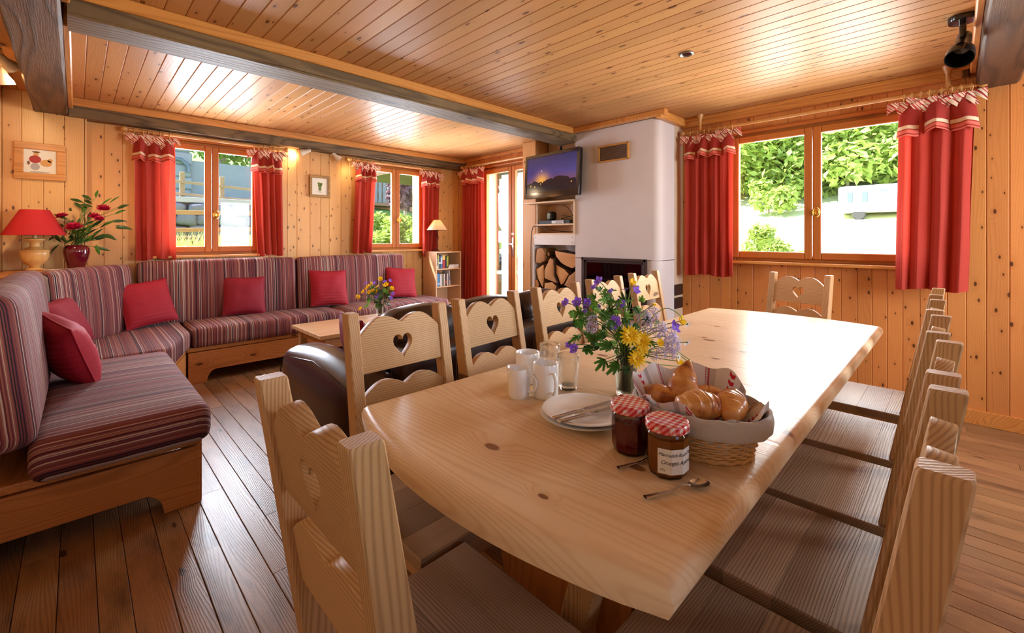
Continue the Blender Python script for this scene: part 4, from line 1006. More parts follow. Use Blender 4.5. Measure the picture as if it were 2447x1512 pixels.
# ================================================================ curtain rods and curtains (local x along the rod, -y into the room)
def ring_positions(a, b_, n, rnd): return [a + (b_ - a) * (i + 0.5) / n + rnd.uniform(-0.012, 0.012) for i in range(n)]
def curtain_set(rod_label, loc, rz, L, panels, seed, ceiling_bracket=False, dz=0.0):
    rnd = random.Random(seed)
    rod = thing('curtain_rod', rod_label, 'curtain rod', loc, rz)
    b = MB(); b.tube([(-L / 2, 0, 0), (L / 2, 0, 0)], 0.0145, 14); b.obj('pole', 'rod_wood', rod, smooth=50)
    for s in (-1, 1):
        b = MB(); b.lathe([(0.0, 0.0), (0.016, 0.0), (0.018, 0.006), (0.012, 0.012), (0.022, 0.022), (0.027, 0.038), (0.022, 0.054), (0.010, 0.063), (0, 0.065)], 18, M=Matrix.Translation((s * L / 2, 0, 0)) @ Matrix.Rotation(R(90 * s), 4, 'Y')); b.obj('finial', 'rod_wood', rod, smooth=60)
        b = MB()
        if ceiling_bracket: b.lathe([(0.03, 0.15), (0.028, 0.14), (0.014, 0.10), (0.012, 0.03), (0.018, 0.012), (0.018, -0.012), (0.0, -0.016)], 16, c=(s * (L / 2 - 0.12), 0, 0))
        else: b.tube([(s * (L / 2 - 0.12), 0.0, 0), (s * (L / 2 - 0.12), 0.10, 0.0)], 0.011, 10); b.lathe([(0.026, 0), (0.024, 0.012)], 16, M=Matrix.Translation((s * (L / 2 - 0.12), 0.098, 0)) @ Matrix.Rotation(R(90), 4, 'X'))
        b.obj('bracket', 'rod_wood', rod, smooth=50)
    for p in panels:
        x0, x1 = p['x']; zt = -0.055; zb = p['zb']; n_r = p.get('rings', 7)
        rp = ring_positions(x0, x1, n_r, rnd)
        for xr in rp:
            b = MB(); k = rnd.uniform(-0.35, 0.35)
            b.tube([(math.sin(k) * 0.026 * math.cos(a), 0.026 * math.cos(a) * math.cos(k), 0.026 * math.sin(a)) for a in [q * math.pi / 9 for q in range(19)]], 0.0042, 6, cap=False)
            b.obj('curtain_ring', 'rod_wood', rod, smooth=180, loc=(xr, 0, -0.011))
        c = thing('curtain', p['label'], 'curtain', loc, rz, group='red curtains')
        nf = p.get('folds', 5); W = x1 - x0; ph = rnd.uniform(0, 6); xb0, xb1 = p.get('xb', (x0, x1))
        fr_ = [rnd.uniform(0.75, 1.3) for _ in range(nf + 2)]; amp = p.get('amp', 0.034)
        cum = [0]
        for q in fr_: cum.append(cum[-1] + q)
        def phase(u):
            t = u * cum[nf]; i = 0
            while i < nf and cum[i + 1] < t: i += 1
            q = (t - cum[i]) / fr_[i]; return (i + q + 0.06 * math.sin(2 * math.pi * q)) * 2 * math.pi + ph
        def body(u, v):
            e0 = x0 + (xb0 - x0) * v; e1 = x1 + (xb1 - x1) * v
            f = phase(u); a = amp * (0.55 + 0.45 * v) * (1 + 0.25 * math.sin(u * 17 + seed))
            x = e0 + (e1 - e0) * u + 0.30 * a * math.sin(2 * f) * 0.6 + 0.006 * noise.noise(Vector((u * 4, v * 2, seed)))
            y = -0.03 + a * (math.sin(f) + 0.25 * math.sin(2 * f + 1.1 + seed)) * (0.7 + 0.5 * noise.noise(Vector((u * 2.2 + seed, 0, 7)))) + 0.012 * noise.noise(Vector((u * 6, v * 3 + 4, seed)))
            return (x, y, zt + (zb - zt) * v + 0.008 * math.sin(u * 9 + seed) * v)
        q = MB(); q.grid(body, nf * 14, 26); q.obj('drape', 'red_cloth', c, smooth=180)
        # gathered valance with striped hem, flaring outwards
        vh = p.get('vh', 0.215); nr = 18
        rows = [0, .2, .4, .55, .64, .70, .755, .80, .83, .875, .92, .96, 1.0]
        slot = [0, 0, 0, 0, 0, 1, 1, 0, 2, 2, 0, 2]          # cream / red / salmon bands
        vs = []; fs = []; ms = []; nu = nf * 12
        for v in rows:
            for i in range(nu + 1):
                u = i / nu; nb = p.get('bells', 4); k = u * nb; w = abs(math.sin(math.pi * k)) ** 0.75; bl = int(min(k, nb - 1e-6)); sg = math.sin(bl * 2.7 + seed)
                cx_ = (x0 + x1) / 2; half = W / 2 * (0.92 + 0.16 * v)
                x = cx_ + (2 * u - 1) * half + (0.012 + 0.006 * sg) * v * math.sin(2 * math.pi * k)
                y = -0.034 - (0.012 + 0.052 * v * (1 + 0.3 * sg)) * w + 0.014 * v * math.sin(u * 13 + seed)
                z = zt + 0.012 - vh * v * (1.0 - 0.07 * w * (1 + sg)) + 0.004 * math.sin(u * 25 + seed) * v
                vs.append((x, y, z))
        for j in range(len(rows) - 1):
            for i in range(nu): fs.append((j * (nu + 1) + i, j * (nu + 1) + i + 1, (j + 1) * (nu + 1) + i + 1, (j + 1) * (nu + 1) + i)); ms.append(slot[j])
        q = MB(); q.v = vs; q.f = fs; q.m = ms; q.obj('valance', ['red_dark_cloth', 'cream_band', 'salmon_band'], c, smooth=180)
        for xr in rp:                                        # striped bows tied to the rings
            q = MB(); zc = -0.055
            for s in (-1, 1):
                a0 = rnd.uniform(-0.5, 0.35); ln = rnd.uniform(0.065, 0.09); wd = rnd.uniform(0.030, 0.046); tw = rnd.uniform(-0.6, 0.6)
                def flap(u, v, s=s, a0=a0, ln=ln, wd=wd, tw=tw):
                    w = wd * (0.25 + 0.75 * u) * (2 * v - 1)
                    x = s * ln * u * math.cos(a0) + w * math.sin(a0) * -s; z = -ln * u * (0.35 - math.sin(a0)) + w * math.cos(a0)
                    return (x, -0.035 - 0.020 * math.sin(u * 2.6) + tw * w * u, z)
                q.grid(flap, 5, 6)
            for s in (-0.6, 0.7):
                ln = rnd.uniform(0.05, 0.085); k = s * rnd.uniform(0.2, 0.6)
                q.grid(lambda u, v, k=k, ln=ln: (k * ln * u + 0.011 * (2 * v - 1) * (0.5 + u), -0.042 - 0.01 * math.sin(u * 3), -ln * u), 4, 5)
            q.rbox((0, -0.04, 0), (0.018, 0.016, 0.018), 0.007, 1)
            q.obj('bow', 'bow_stripe', c, smooth=180, loc=(xr, 0, zc))
    return rod
striped('bow_stripe', (0.75, 0.2, 0.65), [(0.0, (226, 200, 170)), (0.30, (176, 40, 44)), (0.46, (232, 208, 180)), (0.62, (198, 84, 74)), (0.74, (120, 30, 36)), (0.82, (228, 204, 176))], 190, smooth_noise=0.0, bump=0.05)
curtain_set('wooden curtain rod with ball ends over the window nearest the red lamp', (0.95, 5.075, 2.165), 0, 1.24, [
    dict(x=(-0.60, -0.315), xb=(-0.59, -0.31), zb=-1.14, folds=3, amp=0.040, bells=3, vh=0.235, label='red curtain hanging beside the pink-flowered vase'),
    dict(x=(0.315, 0.60), xb=(0.37, 0.615), zb=-1.13, folds=4, rings=6, vh=0.235, label='red curtain hanging between the first window and the small framed plant picture')], 3)
curtain_set('wooden curtain rod with ball ends over the window by the bookcase', (2.98, 5.075, 2.155), 0, 1.26, [
    dict(x=(-0.60, -0.34), xb=(-0.635, -0.40), zb=-1.12, folds=4, rings=6, label='red curtain hanging right of the small framed plant picture'),
    dict(x=(0.32, 0.60), xb=(0.32, 0.565), zb=-1.19, folds=4, rings=6, label='red curtain behind the small white-shaded lamp')], 8)
curtain_set('wooden curtain rod over the glazed balcony door', (3.90, 4.25, 2.215), R(-90), 1.30, [
    dict(x=(-0.66, -0.19), xb=(-0.70, -0.17), zb=-2.15, folds=7, rings=7, amp=0.032, label='floor-length red curtain at the glazed balcony door')], 12)
curtain_set('long wooden curtain rod over the wide dining window', (4.075, 0.84, 2.20), R(-90), 1.86, [
    dict(x=(-0.93, -0.50), xb=(-0.925, -0.51), zb=-1.32, folds=5, amp=0.036, label='red curtain at the wide window next to the white chimney'),
    dict(x=(0.57, 0.94), xb=(0.555, 0.905), zb=-1.33, folds=4, rings=8, amp=0.046, vh=0.25, bells=3, label='red curtain at the wide window next to the black ceiling spotlight')], 17, ceiling_bracket=True)

# ================================================================ bookcase and books
bc = thing('bookcase', 'small pale beech bookcase with open shelves in the corner', 'bookcase', (3.36, 4.81, 0))
H_ = 1.035; W_ = 0.42; D_ = 0.30
for xx in (0.008, W_ - 0.008):
    b = MB(); b.box((0, 0, 0), (0.016, D_, H_), 0.001); b.obj('side_panel', 'beech_side', bc, loc=(xx, D_ / 2, H_ / 2)) if 'beech_side' in MATS else b.obj('side_panel', wood('beech_side', (226, 190, 150), (200, 160, 118), axis='Z', normal='X', rings=40, contrast=0.2, rough=0.5, vary=0.03, bump=0.02), bc, loc=(xx, D_ / 2, H_ / 2))
b = MB(); b.box((0, 0, 0), (W_ - 0.032, 0.006, H_ - 0.03)); b.obj('back_panel', 'beech_board', bc, loc=(W_ / 2, D_ - 0.004, H_ / 2))
SHZ = (0.06, 0.345, 0.585, 0.80, H_ - 0.008)
SHZ = (0.06, 0.335, 0.565, 0.800, H_ - 0.008)
for zz in SHZ:
    b = MB(); b.box((0, 0, 0), (W_ - 0.033, D_ - 0.012, 0.016), 0.001); b.obj('shelf', 'beech_flat', bc, loc=(W_ / 2, D_ / 2, zz))
BK = {}
def book_mat(c):
    if c not in BK: BK[c] = plain('book_%d_%d_%d' % c, c, 0.5, noise_amt=0.08, nscale=60); 
    return BK[c]
plain('paper', (236, 230, 216), 0.8)
def book(label, loc, t, h, d, col, band=None, lean=0.0, flat=False, group='books in the bookcase'):
    o = thing('book', label, 'book', loc, group=group, rot=(0, lean, 0) if not flat else (0, R(90), 0))
    b = MB(); b.box((0, 0.001, h / 2), (t, 0.002, h)); b.box((-t / 2 + 0.0012, d / 2, h / 2), (0.0024, d, h)); b.box((t / 2 - 0.0012, d / 2, h / 2), (0.0024, d, h)); b.obj('cover', book_mat(col), o)
    b = MB(); b.box((0, d / 2, h / 2), (t - 0.005, d - 0.006, h - 0.006)); b.obj('pages', 'paper', o)
    if band:
        b = MB(); b.box((0, -0.0006, h * band[1]), (t * 0.98, 0.0012, h * band[2])); b.obj('spine_label', book_mat(band[0]), o)
z1 = SHZ[3] + 0.0085 - 0.0; bx0 = 3.36; by = 4.835
x = bx0 + 0.022
UP = [('thin dark blue book with white foot on the upper shelf', 0.020, 0.175, (52, 50, 92), ((230, 230, 235), 0.12, 0.2)),
      ('yellow and white paperback on the upper shelf', 0.018, 0.178, (240, 236, 180), ((206, 208, 60), 0.85, 0.2)),
      ('dark slate book with small white square on the upper shelf', 0.030, 0.170, (52, 66, 92), ((220, 224, 230), 0.45, 0.14)),
      ('bright blue and white book on the upper shelf', 0.026, 0.176, (60, 130, 190), ((196, 216, 236), 0.6, 0.5)),
      ('thick red book with yellow top band on the upper shelf', 0.044, 0.178, (170, 30, 44), ((240, 190, 80), 0.82, 0.34)),
      ('thin black book on the upper shelf', 0.015, 0.160, (30, 32, 36), None),
      ('grey-green book on the upper shelf', 0.014, 0.155, (110, 120, 90), None),
      ('lime green book on the upper shelf', 0.022, 0.165, (172, 186, 40), ((90, 110, 20), 0.1, 0.12))]
for lb, t, h, col, band in UP:
    book(lb, (x + t / 2, by, z1), t, h, 0.13, col, band); x += t + 0.0015
zf = z1
for k, (lb, col) in enumerate((('blue-grey book lying flat at the bottom of the little pile on the upper shelf', (108, 112, 140)), ('white book lying flat in the little pile on the upper shelf', (226, 226, 230)), ('lilac book lying flat on top of the little pile on the upper shelf', (190, 186, 206)))):
    o = thing('book', lb, 'book', (3.655 + 0.006 * k, by - 0.018, zf), group='books in the bookcase'); w = 0.18 - 0.01 * k
    b = MB(); b.box((0, 0.06, 0.001), (w, 0.12, 0.002)); b.box((0, 0.06, 0.015), (w, 0.12, 0.002)); b.box((w / 2 - .001, 0.06, 0.008), (0.002, 0.12, 0.016)); b.obj('cover', book_mat(col), o)
    b = MB(); b.box((-0.001, 0.06, 0.008), (w - 0.006, 0.116, 0.0118)); b.obj('pages', 'paper', o); zf += 0.0165
z2 = SHZ[2] + 0.0085; x = bx0 + 0.024
LOWB = [('pale lilac paperback at the end of the lower shelf', 0.024, 0.165, (196, 200, 226), None), ('vivid blue paperback on the lower shelf', 0.026, 0.172, (40, 130, 190), ((180, 210, 236), 0.2, 0.14)),
        ('white paperback with grey lettering on the lower shelf', 0.024, 0.16, (214, 216, 224), None), ('white book with tan top on the lower shelf', 0.020, 0.165, (226, 220, 214), ((206, 160, 100), 0.9, 0.12)),
        ('grey-green paperback on the lower shelf', 0.018, 0.16, (130, 140, 120), None), ('cream paperback on the lower shelf', 0.022, 0.165, (222, 206, 190), None),
        ('black book with red and white band on the lower shelf', 0.026, 0.17, (44, 36, 40), ((180, 60, 50), 0.3, 0.2)), ('light beige book on the lower shelf', 0.022, 0.165, (220, 212, 204), None)]
for lb, t, h, col, band in LOWB:
    book(lb, (x + t / 2, by, z2), t, h, 0.12, col, band); x += t + 0.0015
book('tall white magazine at the end of the lower shelf', (x + 0.03, by, z2), 0.014, 0.205, 0.15, (228, 230, 236), ((120, 130, 170), 0.5, 0.3), lean=R(-4))

# bedside-style lamp on the bookcase
l2 = thing('table_lamp', 'small lamp with white conical shade and twisted iron stem on the bookcase', 'lamp', (3.475, 4.95, H_))
m_, t_, n_2, lk, bs = nt('lit_shade'); bs.inputs['Base Color'].default_value = lin((236, 220, 196)); bs.inputs['Roughness'].default_value = 0.8
trn = n_2.new('ShaderNodeBsdfTranslucent'); trn.inputs['Color'].default_value = lin((250, 224, 184)); mxs = n_2.new('ShaderNodeMixShader'); mxs.inputs[0].default_value = 0.5
lk.new(bs.outputs[0], mxs.inputs[1]); lk.new(trn.outputs[0], mxs.inputs[2]); lk.new(mxs.outputs[0], n_2['Material Output'].inputs[0]); MATS['lit_shade'] = m_
b = MB(); b.lathe([(0.142, 0.29), (0.048, 0.425), (0.046, 0.425), (0.140, 0.29), (0.142, 0.29)], 32); b.obj('shade', 'lit_shade', l2, smooth=50)
b = MB(); b.tube([(0, 0, 0.012)] + [(0.012 * math.sin(k * 0.9), 0.010 * math.cos(k * 0.9), 0.03 + k * 0.023) for k in range(12)] + [(0, 0, 0.33)], 0.0055, 8); b.obj('stem', 'cast_iron', l2, smooth=180)
b = MB(); b.tube([(0.02, 0, 0.16), (0.035, 0.01, 0.18), (0.03, 0.015, 0.21), (0.012, 0.005, 0.23)], 0.0035, 6); b.obj('leaf_twig', 'cast_iron', l2, smooth=180)
for k in range(3):
    a = k * 2.094 + 0.5; b = MB(); b.tube([(0, 0, 0.03), (0.03 * math.cos(a), 0.03 * math.sin(a), 0.022), (0.055 * math.cos(a), 0.055 * math.sin(a), 0.004)], 0.005, 8); b.obj('foot', 'cast_iron', l2, smooth=180)
b = MB(); b.lathe([(0.0, 0.31), (0.018, 0.318), (0.024, 0.345), (0.014, 0.372), (0, 0.378)], 16); emit('bulb_glow', (255, 214, 150), 14.0); b.obj('bulb', 'bulb_glow', l2, smooth=180)

# ================================================================ lamp and vase on the corner shelf
l1 = thing('table_lamp', 'turned wooden urn lamp with wide red conical shade in the corner', 'lamp', (-0.222, 4.86, 0.975))
b = MB(); b.lathe([(0.045, 0.0), (0.05, 0.008), (0.042, 0.016), (0.027, 0.024), (0.030, 0.036), (0.056, 0.056), (0.072, 0.085), (0.078, 0.120), (0.079, 0.133), (0.077, 0.138), (0.080, 0.142), (0.077, 0.152), (0.050, 0.166), (0.030, 0.178), (0.026, 0.195), (0.032, 0.212), (0.054, 0.226), (0.056, 0.238), (0.048, 0.242), (0.016, 0.244), (0.0, 0.245)], 36); b.obj('urn_base', 'turned_wood', l1, smooth=40)
b = MB(); b.lathe([(0.014, 0.243), (0.014, 0.33), (0, 0.33)], 14); b.obj('neck', 'turned_wood', l1, smooth=50)
plain('red_shade', (190, 30, 36), 0.8, noise_amt=0.05, nscale=300, trans=0.12)
b = MB(); b.lathe([(0.172, 0.265), (0.078, 0.455), (0.076, 0.455), (0.170, 0.265), (0.172, 0.265)], 40); b.obj('shade', 'red_shade', l1, smooth=50)
cable('white lamp flex trailing over the corner shelf', [(-0.20, 4.83, 0.985), (-0.12, 4.80, 0.98), (-0.02, 4.88, 0.98), (-0.02, 5.0, 0.98)], 0.003, 'white_paint')
vs_ = thing('vase', 'glossy burgundy round-shouldered vase in the bench corner', 'vase', (0.0, 4.90, 0.975))
plain('burgundy_glaze', (92, 12, 30), 0.08, coat=0.8)
b = MB(); b.lathe([(0.0, 0.0), (0.045, 0.0), (0.05, 0.006), (0.058, 0.04), (0.072, 0.09), (0.080, 0.135), (0.078, 0.162), (0.064, 0.182), (0.052, 0.188), (0.046, 0.184), (0.060, 0.165), (0.068, 0.135), (0.05, 0.05), (0.0, 0.03)], 40); b.obj('vase_body', 'burgundy_glaze', vs_, smooth=50)

# ================================================================ pictures
def picture(name, label, loc, w, h, fw, rz=0.0, mat='window_wood', bev=0.004):
    o = thing(name, label, 'picture', loc, rz)
    for (x, z, ww, hh) in ((0, h / 2 - fw / 2, w, fw), (0, -h / 2 + fw / 2, w, fw), (-w / 2 + fw / 2, 0, fw, h - 2 * fw), (w / 2 - fw / 2, 0, fw, h - 2 * fw)):
        b = MB(); b.box((0, 0, 0), (ww, 0.022, hh), bev, seg=1); b.obj('frame_side', mat, o, loc=(x, -0.012, z))
    b = MB(); b.box((0, -0.008, 0), (w - 2 * fw + 0.004, 0.006, h - 2 * fw + 0.004)); b.obj('print_paper', 'paper', o)
    return o
p1_ = picture('framed_picture', 'framed print of a red-coated figure above the red lamp', (-0.201, 5.046, 1.815), 0.278, 0.285, 0.052, mat='pine_trim')
def disc(b, x, z, rx, rz, y=-0.0118, n=16): b.add([(x + rx * math.cos(2 * math.pi * k / n), y, z + rz * math.sin(2 * math.pi * k / n)) for k in range(n)], [tuple(range(n))])
plain('ink_red', (176, 62, 58), 0.8); plain('ink_tan', (214, 160, 96), 0.8); plain('ink_brown', (120, 84, 60), 0.8); plain('ink_green', (110, 130, 60), 0.8); plain('ink_grey', (178, 172, 166), 0.8)
for mt, L_ in (('ink_red', [(-0.022, 0.012, 0.026, 0.024)]), ('ink_tan', [(0.025, -0.008, 0.026, 0.022), (-0.018, 0.045, 0.012, 0.012), (0.042, 0.010, 0.012, 0.011)]), ('ink_brown', [(-0.018, 0.058, 0.018, 0.005), (-0.05, -0.012, 0.006, 0.012)]), ('ink_grey', [(-0.022, -0.034, 0.020, 0.022), (0.0, -0.066, 0.045, 0.004)])):
    b = MB()
    for q in L_: disc(b, *[1.25 * v for v in q])
    b.obj('printed_shape', mt, p1_)
p2_ = picture('framed_picture', 'small framed print of a green potted plant between the windows', (1.985, 5.146, 1.808), 0.235, 0.25, 0.030, mat='frame_oak') if 'frame_oak' in MATS else (wood('frame_oak', (176, 136, 80), (130, 92, 50), rings=40, contrast=0.4, vary=0.03), picture('framed_picture', 'small framed print of a green potted plant between the windows', (1.985, 5.146, 1.808), 0.235, 0.25, 0.030, mat='frame_oak'))[1]
for mt, L_ in (('ink_green', [(0.0, 0.015, 0.022, 0.03), (-0.014, 0.034, 0.012, 0.014), (0.016, 0.032, 0.014, 0.012), (0.0, -0.026, 0.018, 0.022)]), ('ink_brown', [(0.008, 0.022, 0.008, 0.008), (-0.01, 0.005, 0.007, 0.007)]), ('ink_grey', [(0.0, -0.062, 0.03, 0.004)])):
    b = MB()
    for k, q in enumerate(L_): disc(b, q[0], q[1], q[2], q[3], -0.0118 - 0.0002 * k)
    b.obj('printed_shape', mt, p2_)

# ================================================================ lamps on ceiling and walls
sl = thing('ceiling_spotlight', 'glossy black swivel spotlight on the ceiling above the red curtain', 'spotlight', (3.217, -0.03, CEIL))
b = MB(); b.lathe([(0.0, 0), (0.058, 0), (0.058, -0.022), (0.054, -0.028), (0.0, -0.028)], 32); b.obj('ceiling_plate', 'black_gloss', sl, smooth=40)
b = MB(); b.tube([(0, 0, -0.026), (0, 0, -0.115)], 0.014, 14); b.obj('stem', 'black_gloss', sl, smooth=50)
ax_ = Vector((-0.62, 0.10, -0.72)).normalized(); M_ = Matrix.Translation((0.0, 0, -0.135)) @ ax_.to_track_quat('Z', 'Y').to_matrix().to_4x4()
b = MB(); b.lathe([(0.0, -0.075), (0.018, -0.073), (0.029, -0.062), (0.031, -0.03), (0.031, 0.03), (0.040, 0.045), (0.052, 0.07), (0.057, 0.105), (0.056, 0.13), (0.052, 0.13), (0.050, 0.10), (0.030, 0.05), (0.0, 0.045)], 28, M=M_); b.obj('shade', 'black_gloss', sl, smooth=40)
dn = thing('recessed_downlight', 'small round recessed downlight in the boarded ceiling', 'downlight', (2.657, 1.159, CEIL))
b = MB(); b.lathe([(0.026, -0.001), (0.042, -0.001), (0.042, -0.006), (0.036, -0.009), (0.026, -0.004), (0.026, -0.001)], 28); b.obj('trim_ring', 'dull_metal', dn, smooth=40)
b = MB(); b.lathe([(0.0, -0.002), (0.026, -0.002), (0.026, -0.004), (0, -0.004)], 20); b.obj('lens', 'black_gloss', dn)
emit('spot_glow', (255, 226, 176), 25.0); plain('white_enamel', (226, 216, 200), 0.3)
def spot_lamp(label, loc, aim, energy, mount, size=1.0, color=(1.0, 0.76, 0.48), angle=110):
    o = thing('wall_spotlight', label, 'spotlight', loc)
    ax = Vector(aim).normalized(); M_ = ax.to_track_quat('Z', 'Y').to_matrix().to_4x4()
    b = MB(); b.lathe([(0.0, -0.05), (0.016, -0.048), (0.020, -0.03), (0.022, 0.0), (0.036, 0.035), (0.038, 0.055), (0.034, 0.055), (0.030, 0.03), (0.0, 0.022)], 22, M=M_); b.obj('shade', 'white_enamel', o, smooth=40)
    b = MB(); b.lathe([(0.0, 0.026), (0.026, 0.028), (0.026, 0.034), (0.0, 0.04)], 18, M=M_); b.obj('bulb', 'spot_glow', o, smooth=50)
    b = MB(); b.tube([tuple(ax * -0.03), tuple((Vector(mount) * 0.6) + ax * -0.02), mount], 0.006, 8); b.lathe([(0.0, 0), (0.024, 0), (0.022, 0.010), (0, 0.010)], 18, M=Matrix.Translation(mount) @ Vector(mount).to_track_quat('Z', 'Y').to_matrix().to_4x4() @ Matrix.Translation((0, 0, -0.010))); b.obj('arm', 'white_enamel', o, smooth=40)
    d = bpy.data.lights.new('spot_beam', 'SPOT'); d.energy = energy; d.color = color; d.spot_size = R(angle); d.spot_blend = 0.8; d.shadow_soft_size = 0.03
    s = bpy.data.objects.new('spot_beam', d); COL.objects.link(s); s.parent = o; s.location = ax * 0.07; s.rotation_euler = ax.to_track_quat('-Z', 'Y').to_euler()
    return o
spot_lamp('white swivel spot next to the dark ceiling beam, pointing at the corner', (-0.300, 3.95, 2.265), (0.55, 0.75, -0.45), 10, (-0.02, -0.03, 0.085))
spot_lamp('white swivel spot pointing down beside the dark beam', (-0.318, 4.10, 2.215), (0.25, 0.25, -0.9), 8, (-0.02, -0.08, 0.135))
spot_lamp('little white spot under the wall beam, turned to the first window', (1.80, 5.045, 2.175), (-0.75, 0.35, -0.28), 3, (0.03, -0.015, 0.04), angle=130)
spot_lamp('little white spot under the wall beam, turned to the second window', (2.13, 5.045, 2.165), (0.6, -0.1, -0.55), 3, (-0.02, 0.0, 0.05), angle=130)
# lamps of the light fittings: reading lamp bulb and black spotlight
def point(name, loc, e, col, r=0.03):
    d = bpy.data.lights.new(name, 'POINT'); d.energy = e; d.color = col; d.shadow_soft_size = r
    o = bpy.data.objects.new(name, d); COL.objects.link(o); o.location = loc; return o
point('bookcase_lamp_bulb', (3.475, 4.95, H_ + 0.36), 2.5, (1.0, 0.74, 0.44), 0.02)
th_ = thing('wall_thermostat', 'round white thermostat with thin wire in the corner by the door curtain', 'thermostat', (XD - 0.001, 5.03, 2.07))
b = MB(); b.lathe([(0.0, 0.018), (0.03, 0.016), (0.036, 0.008), (0.036, 0.0)], 24, M=Matrix.Rotation(R(-90), 4, 'Y') @ Matrix.Scale(1.25, 4, (1, 0, 0))); b.obj('housing', 'white_enamel', th_, smooth=50)
cable('thin white wire running down the corner of the door wall', [(XD - 0.004, 5.0, 2.16), (XD - 0.004, 5.09, 2.12), (XD - 0.004, 5.115, 2.0), (XD - 0.004, 5.115, 1.5), (XD - 0.004, 5.115, 1.0), (XD - 0.004, 5.115, 0.4)], 0.003, 'white_paint')
# ================================================================ things on the dining table
FWD = Vector((0.7043, 0.7099, 0)); RGT = Vector((0.7099, -0.7043, 0))
def ring_handle(b, r, z0, z1, out, w=0.011, t=0.007):
    """strap handle in the local +x direction"""
    path = [(r - 0.004, z1), (r + out * 0.55, z1 + 0.002), (r + out, z1 - 0.012), (r + out * 1.02, (z0 + z1) / 2), (r + out * 0.85, z0 + 0.012), (r + out * 0.4, z0 + 0.001), (r - 0.005, z0 + 0.004)]
    pts = []
    for i in range(len(path) - 1):
        for k in range(4):
            f = k / 4; pts.append((path[i][0] * (1 - f) + path[i + 1][0] * f, path[i][1] * (1 - f) + path[i + 1][1] * f))
    pts.append(path[-1]); vs = []; fs = []; m = 8
    for i, (x, z) in enumerate(pts):
        a = pts[max(i - 1, 0)]; c = pts[min(i + 1, len(pts) - 1)]; tx, tz = c[0] - a[0], c[1] - a[1]; L = math.hypot(tx, tz); nx, nz = -tz / L, tx / L
        for k in range(m):
            q = 2 * math.pi * k / m; vs.append((x + nx * t / 2 * math.cos(q), w / 2 * math.sin(q), z + nz * t / 2 * math.cos(q)))
    for i in range(len(pts) - 1):
        for k in range(m): fs.append((i * m + k, i * m + (k + 1) % m, (i + 1) * m + (k + 1) % m, (i + 1) * m + k))
    b.add(vs, fs)
def mug(name, label, cat, loc, rz, r, h, spout=False):
    o = thing(name, label, cat, (loc[0], loc[1], TT), rz, group='white porcelain on the table')
    prof = [(0.0, 0.0), (r * 0.86, 0.0), (r * 0.93, 0.004), (r * 0.98, 0.015), (r, h * 0.5), (r, h - 0.003), (r - 0.0015, h), (r - 0.0035, h - 0.002), (r - 0.004, h * 0.5), (r * 0.85, 0.012), (0, 0.008)]
    b = MB(); b.lathe(prof, 40)
    if spout:
        b.v = [(x * (1 + 0.26 * max(0, (z - h * 0.72) / (h * 0.28)) * max(0, -x / r) ** 6), y, z + 0.004 * max(0, -x / r) ** 8 * (z > h * 0.9)) for x, y, z in b.v]
    b.obj('body', 'porcelain', o, smooth=60)
    b = MB(); ring_handle(b, r, h * 0.20, h * 0.78, 0.024); b.obj('handle', 'porcelain', o, smooth=180)
mug('milk_jug', 'small white porcelain milk jug with a spout, beside the stacked plates', 'jug', (0.892, 0.871), R(-75), 0.0315, 0.082, True)
mug('mug', 'white coffee mug in front of the water tumblers, nearest the plates', 'mug', (0.945, 0.817), R(-112), 0.0365, 0.096)
mug('mug', 'white coffee mug behind the milk jug', 'mug', (1.004, 0.942), R(-60), 0.0375, 0.094)
def tumbler(label, loc):
    o = thing('glass_tumbler', label, 'glass', (loc[0], loc[1], TT), group='clear glass tumblers')
    seg = 36; b = MB()
    def prof(): return [(0.0, 0.0), (0.025, 0.0), (0.027, 0.004), (0.029, 0.03), (0.0325, 0.066), (0.0335, 0.072), (0.034, 0.10), (0.0335, 0.1005), (0.0322, 0.10), (0.031, 0.072), (0.0265, 0.03), (0.022, 0.012), (0, 0.010)]
    b.lathe(prof(), seg)
    b.v = [(x * (1 - 0.045 * (0.5 + 0.5 * math.cos(9 * math.atan2(y, x))) * (0.008 < z < 0.068)), y * (1 - 0.045 * (0.5 + 0.5 * math.cos(9 * math.atan2(y, x))) * (0.008 < z < 0.068)), z) for x, y, z in b.v]
    b.obj('tumbler_body', 'drink_glass', o, smooth=60)
def real_glass(name, tint=(250, 252, 250), rough=0.0, ior=1.45):
    m, t, n, l, b = nt(name); b.inputs['Base Color'].default_value = lin(tint); b.inputs['Transmission Weight'].default_value = 1.0
    b.inputs['Roughness'].default_value = rough; b.inputs['IOR'].default_value = ior
    tr = n.new('ShaderNodeBsdfTransparent'); mx = n.new('ShaderNodeMixShader'); mx.inputs[0].default_value = 0.22
    l.new(b.outputs[0], mx.inputs[1]); l.new(tr.outputs[0], mx.inputs[2]); l.new(mx.outputs[0], n['Material Output'].inputs[0])
    MATS[name] = m
real_glass('drink_glass')
tumbler('clear faceted tumbler next to the white mugs', (1.046, 0.816)); tumbler('clear faceted tumbler behind the other tumbler', (1.112, 0.943))
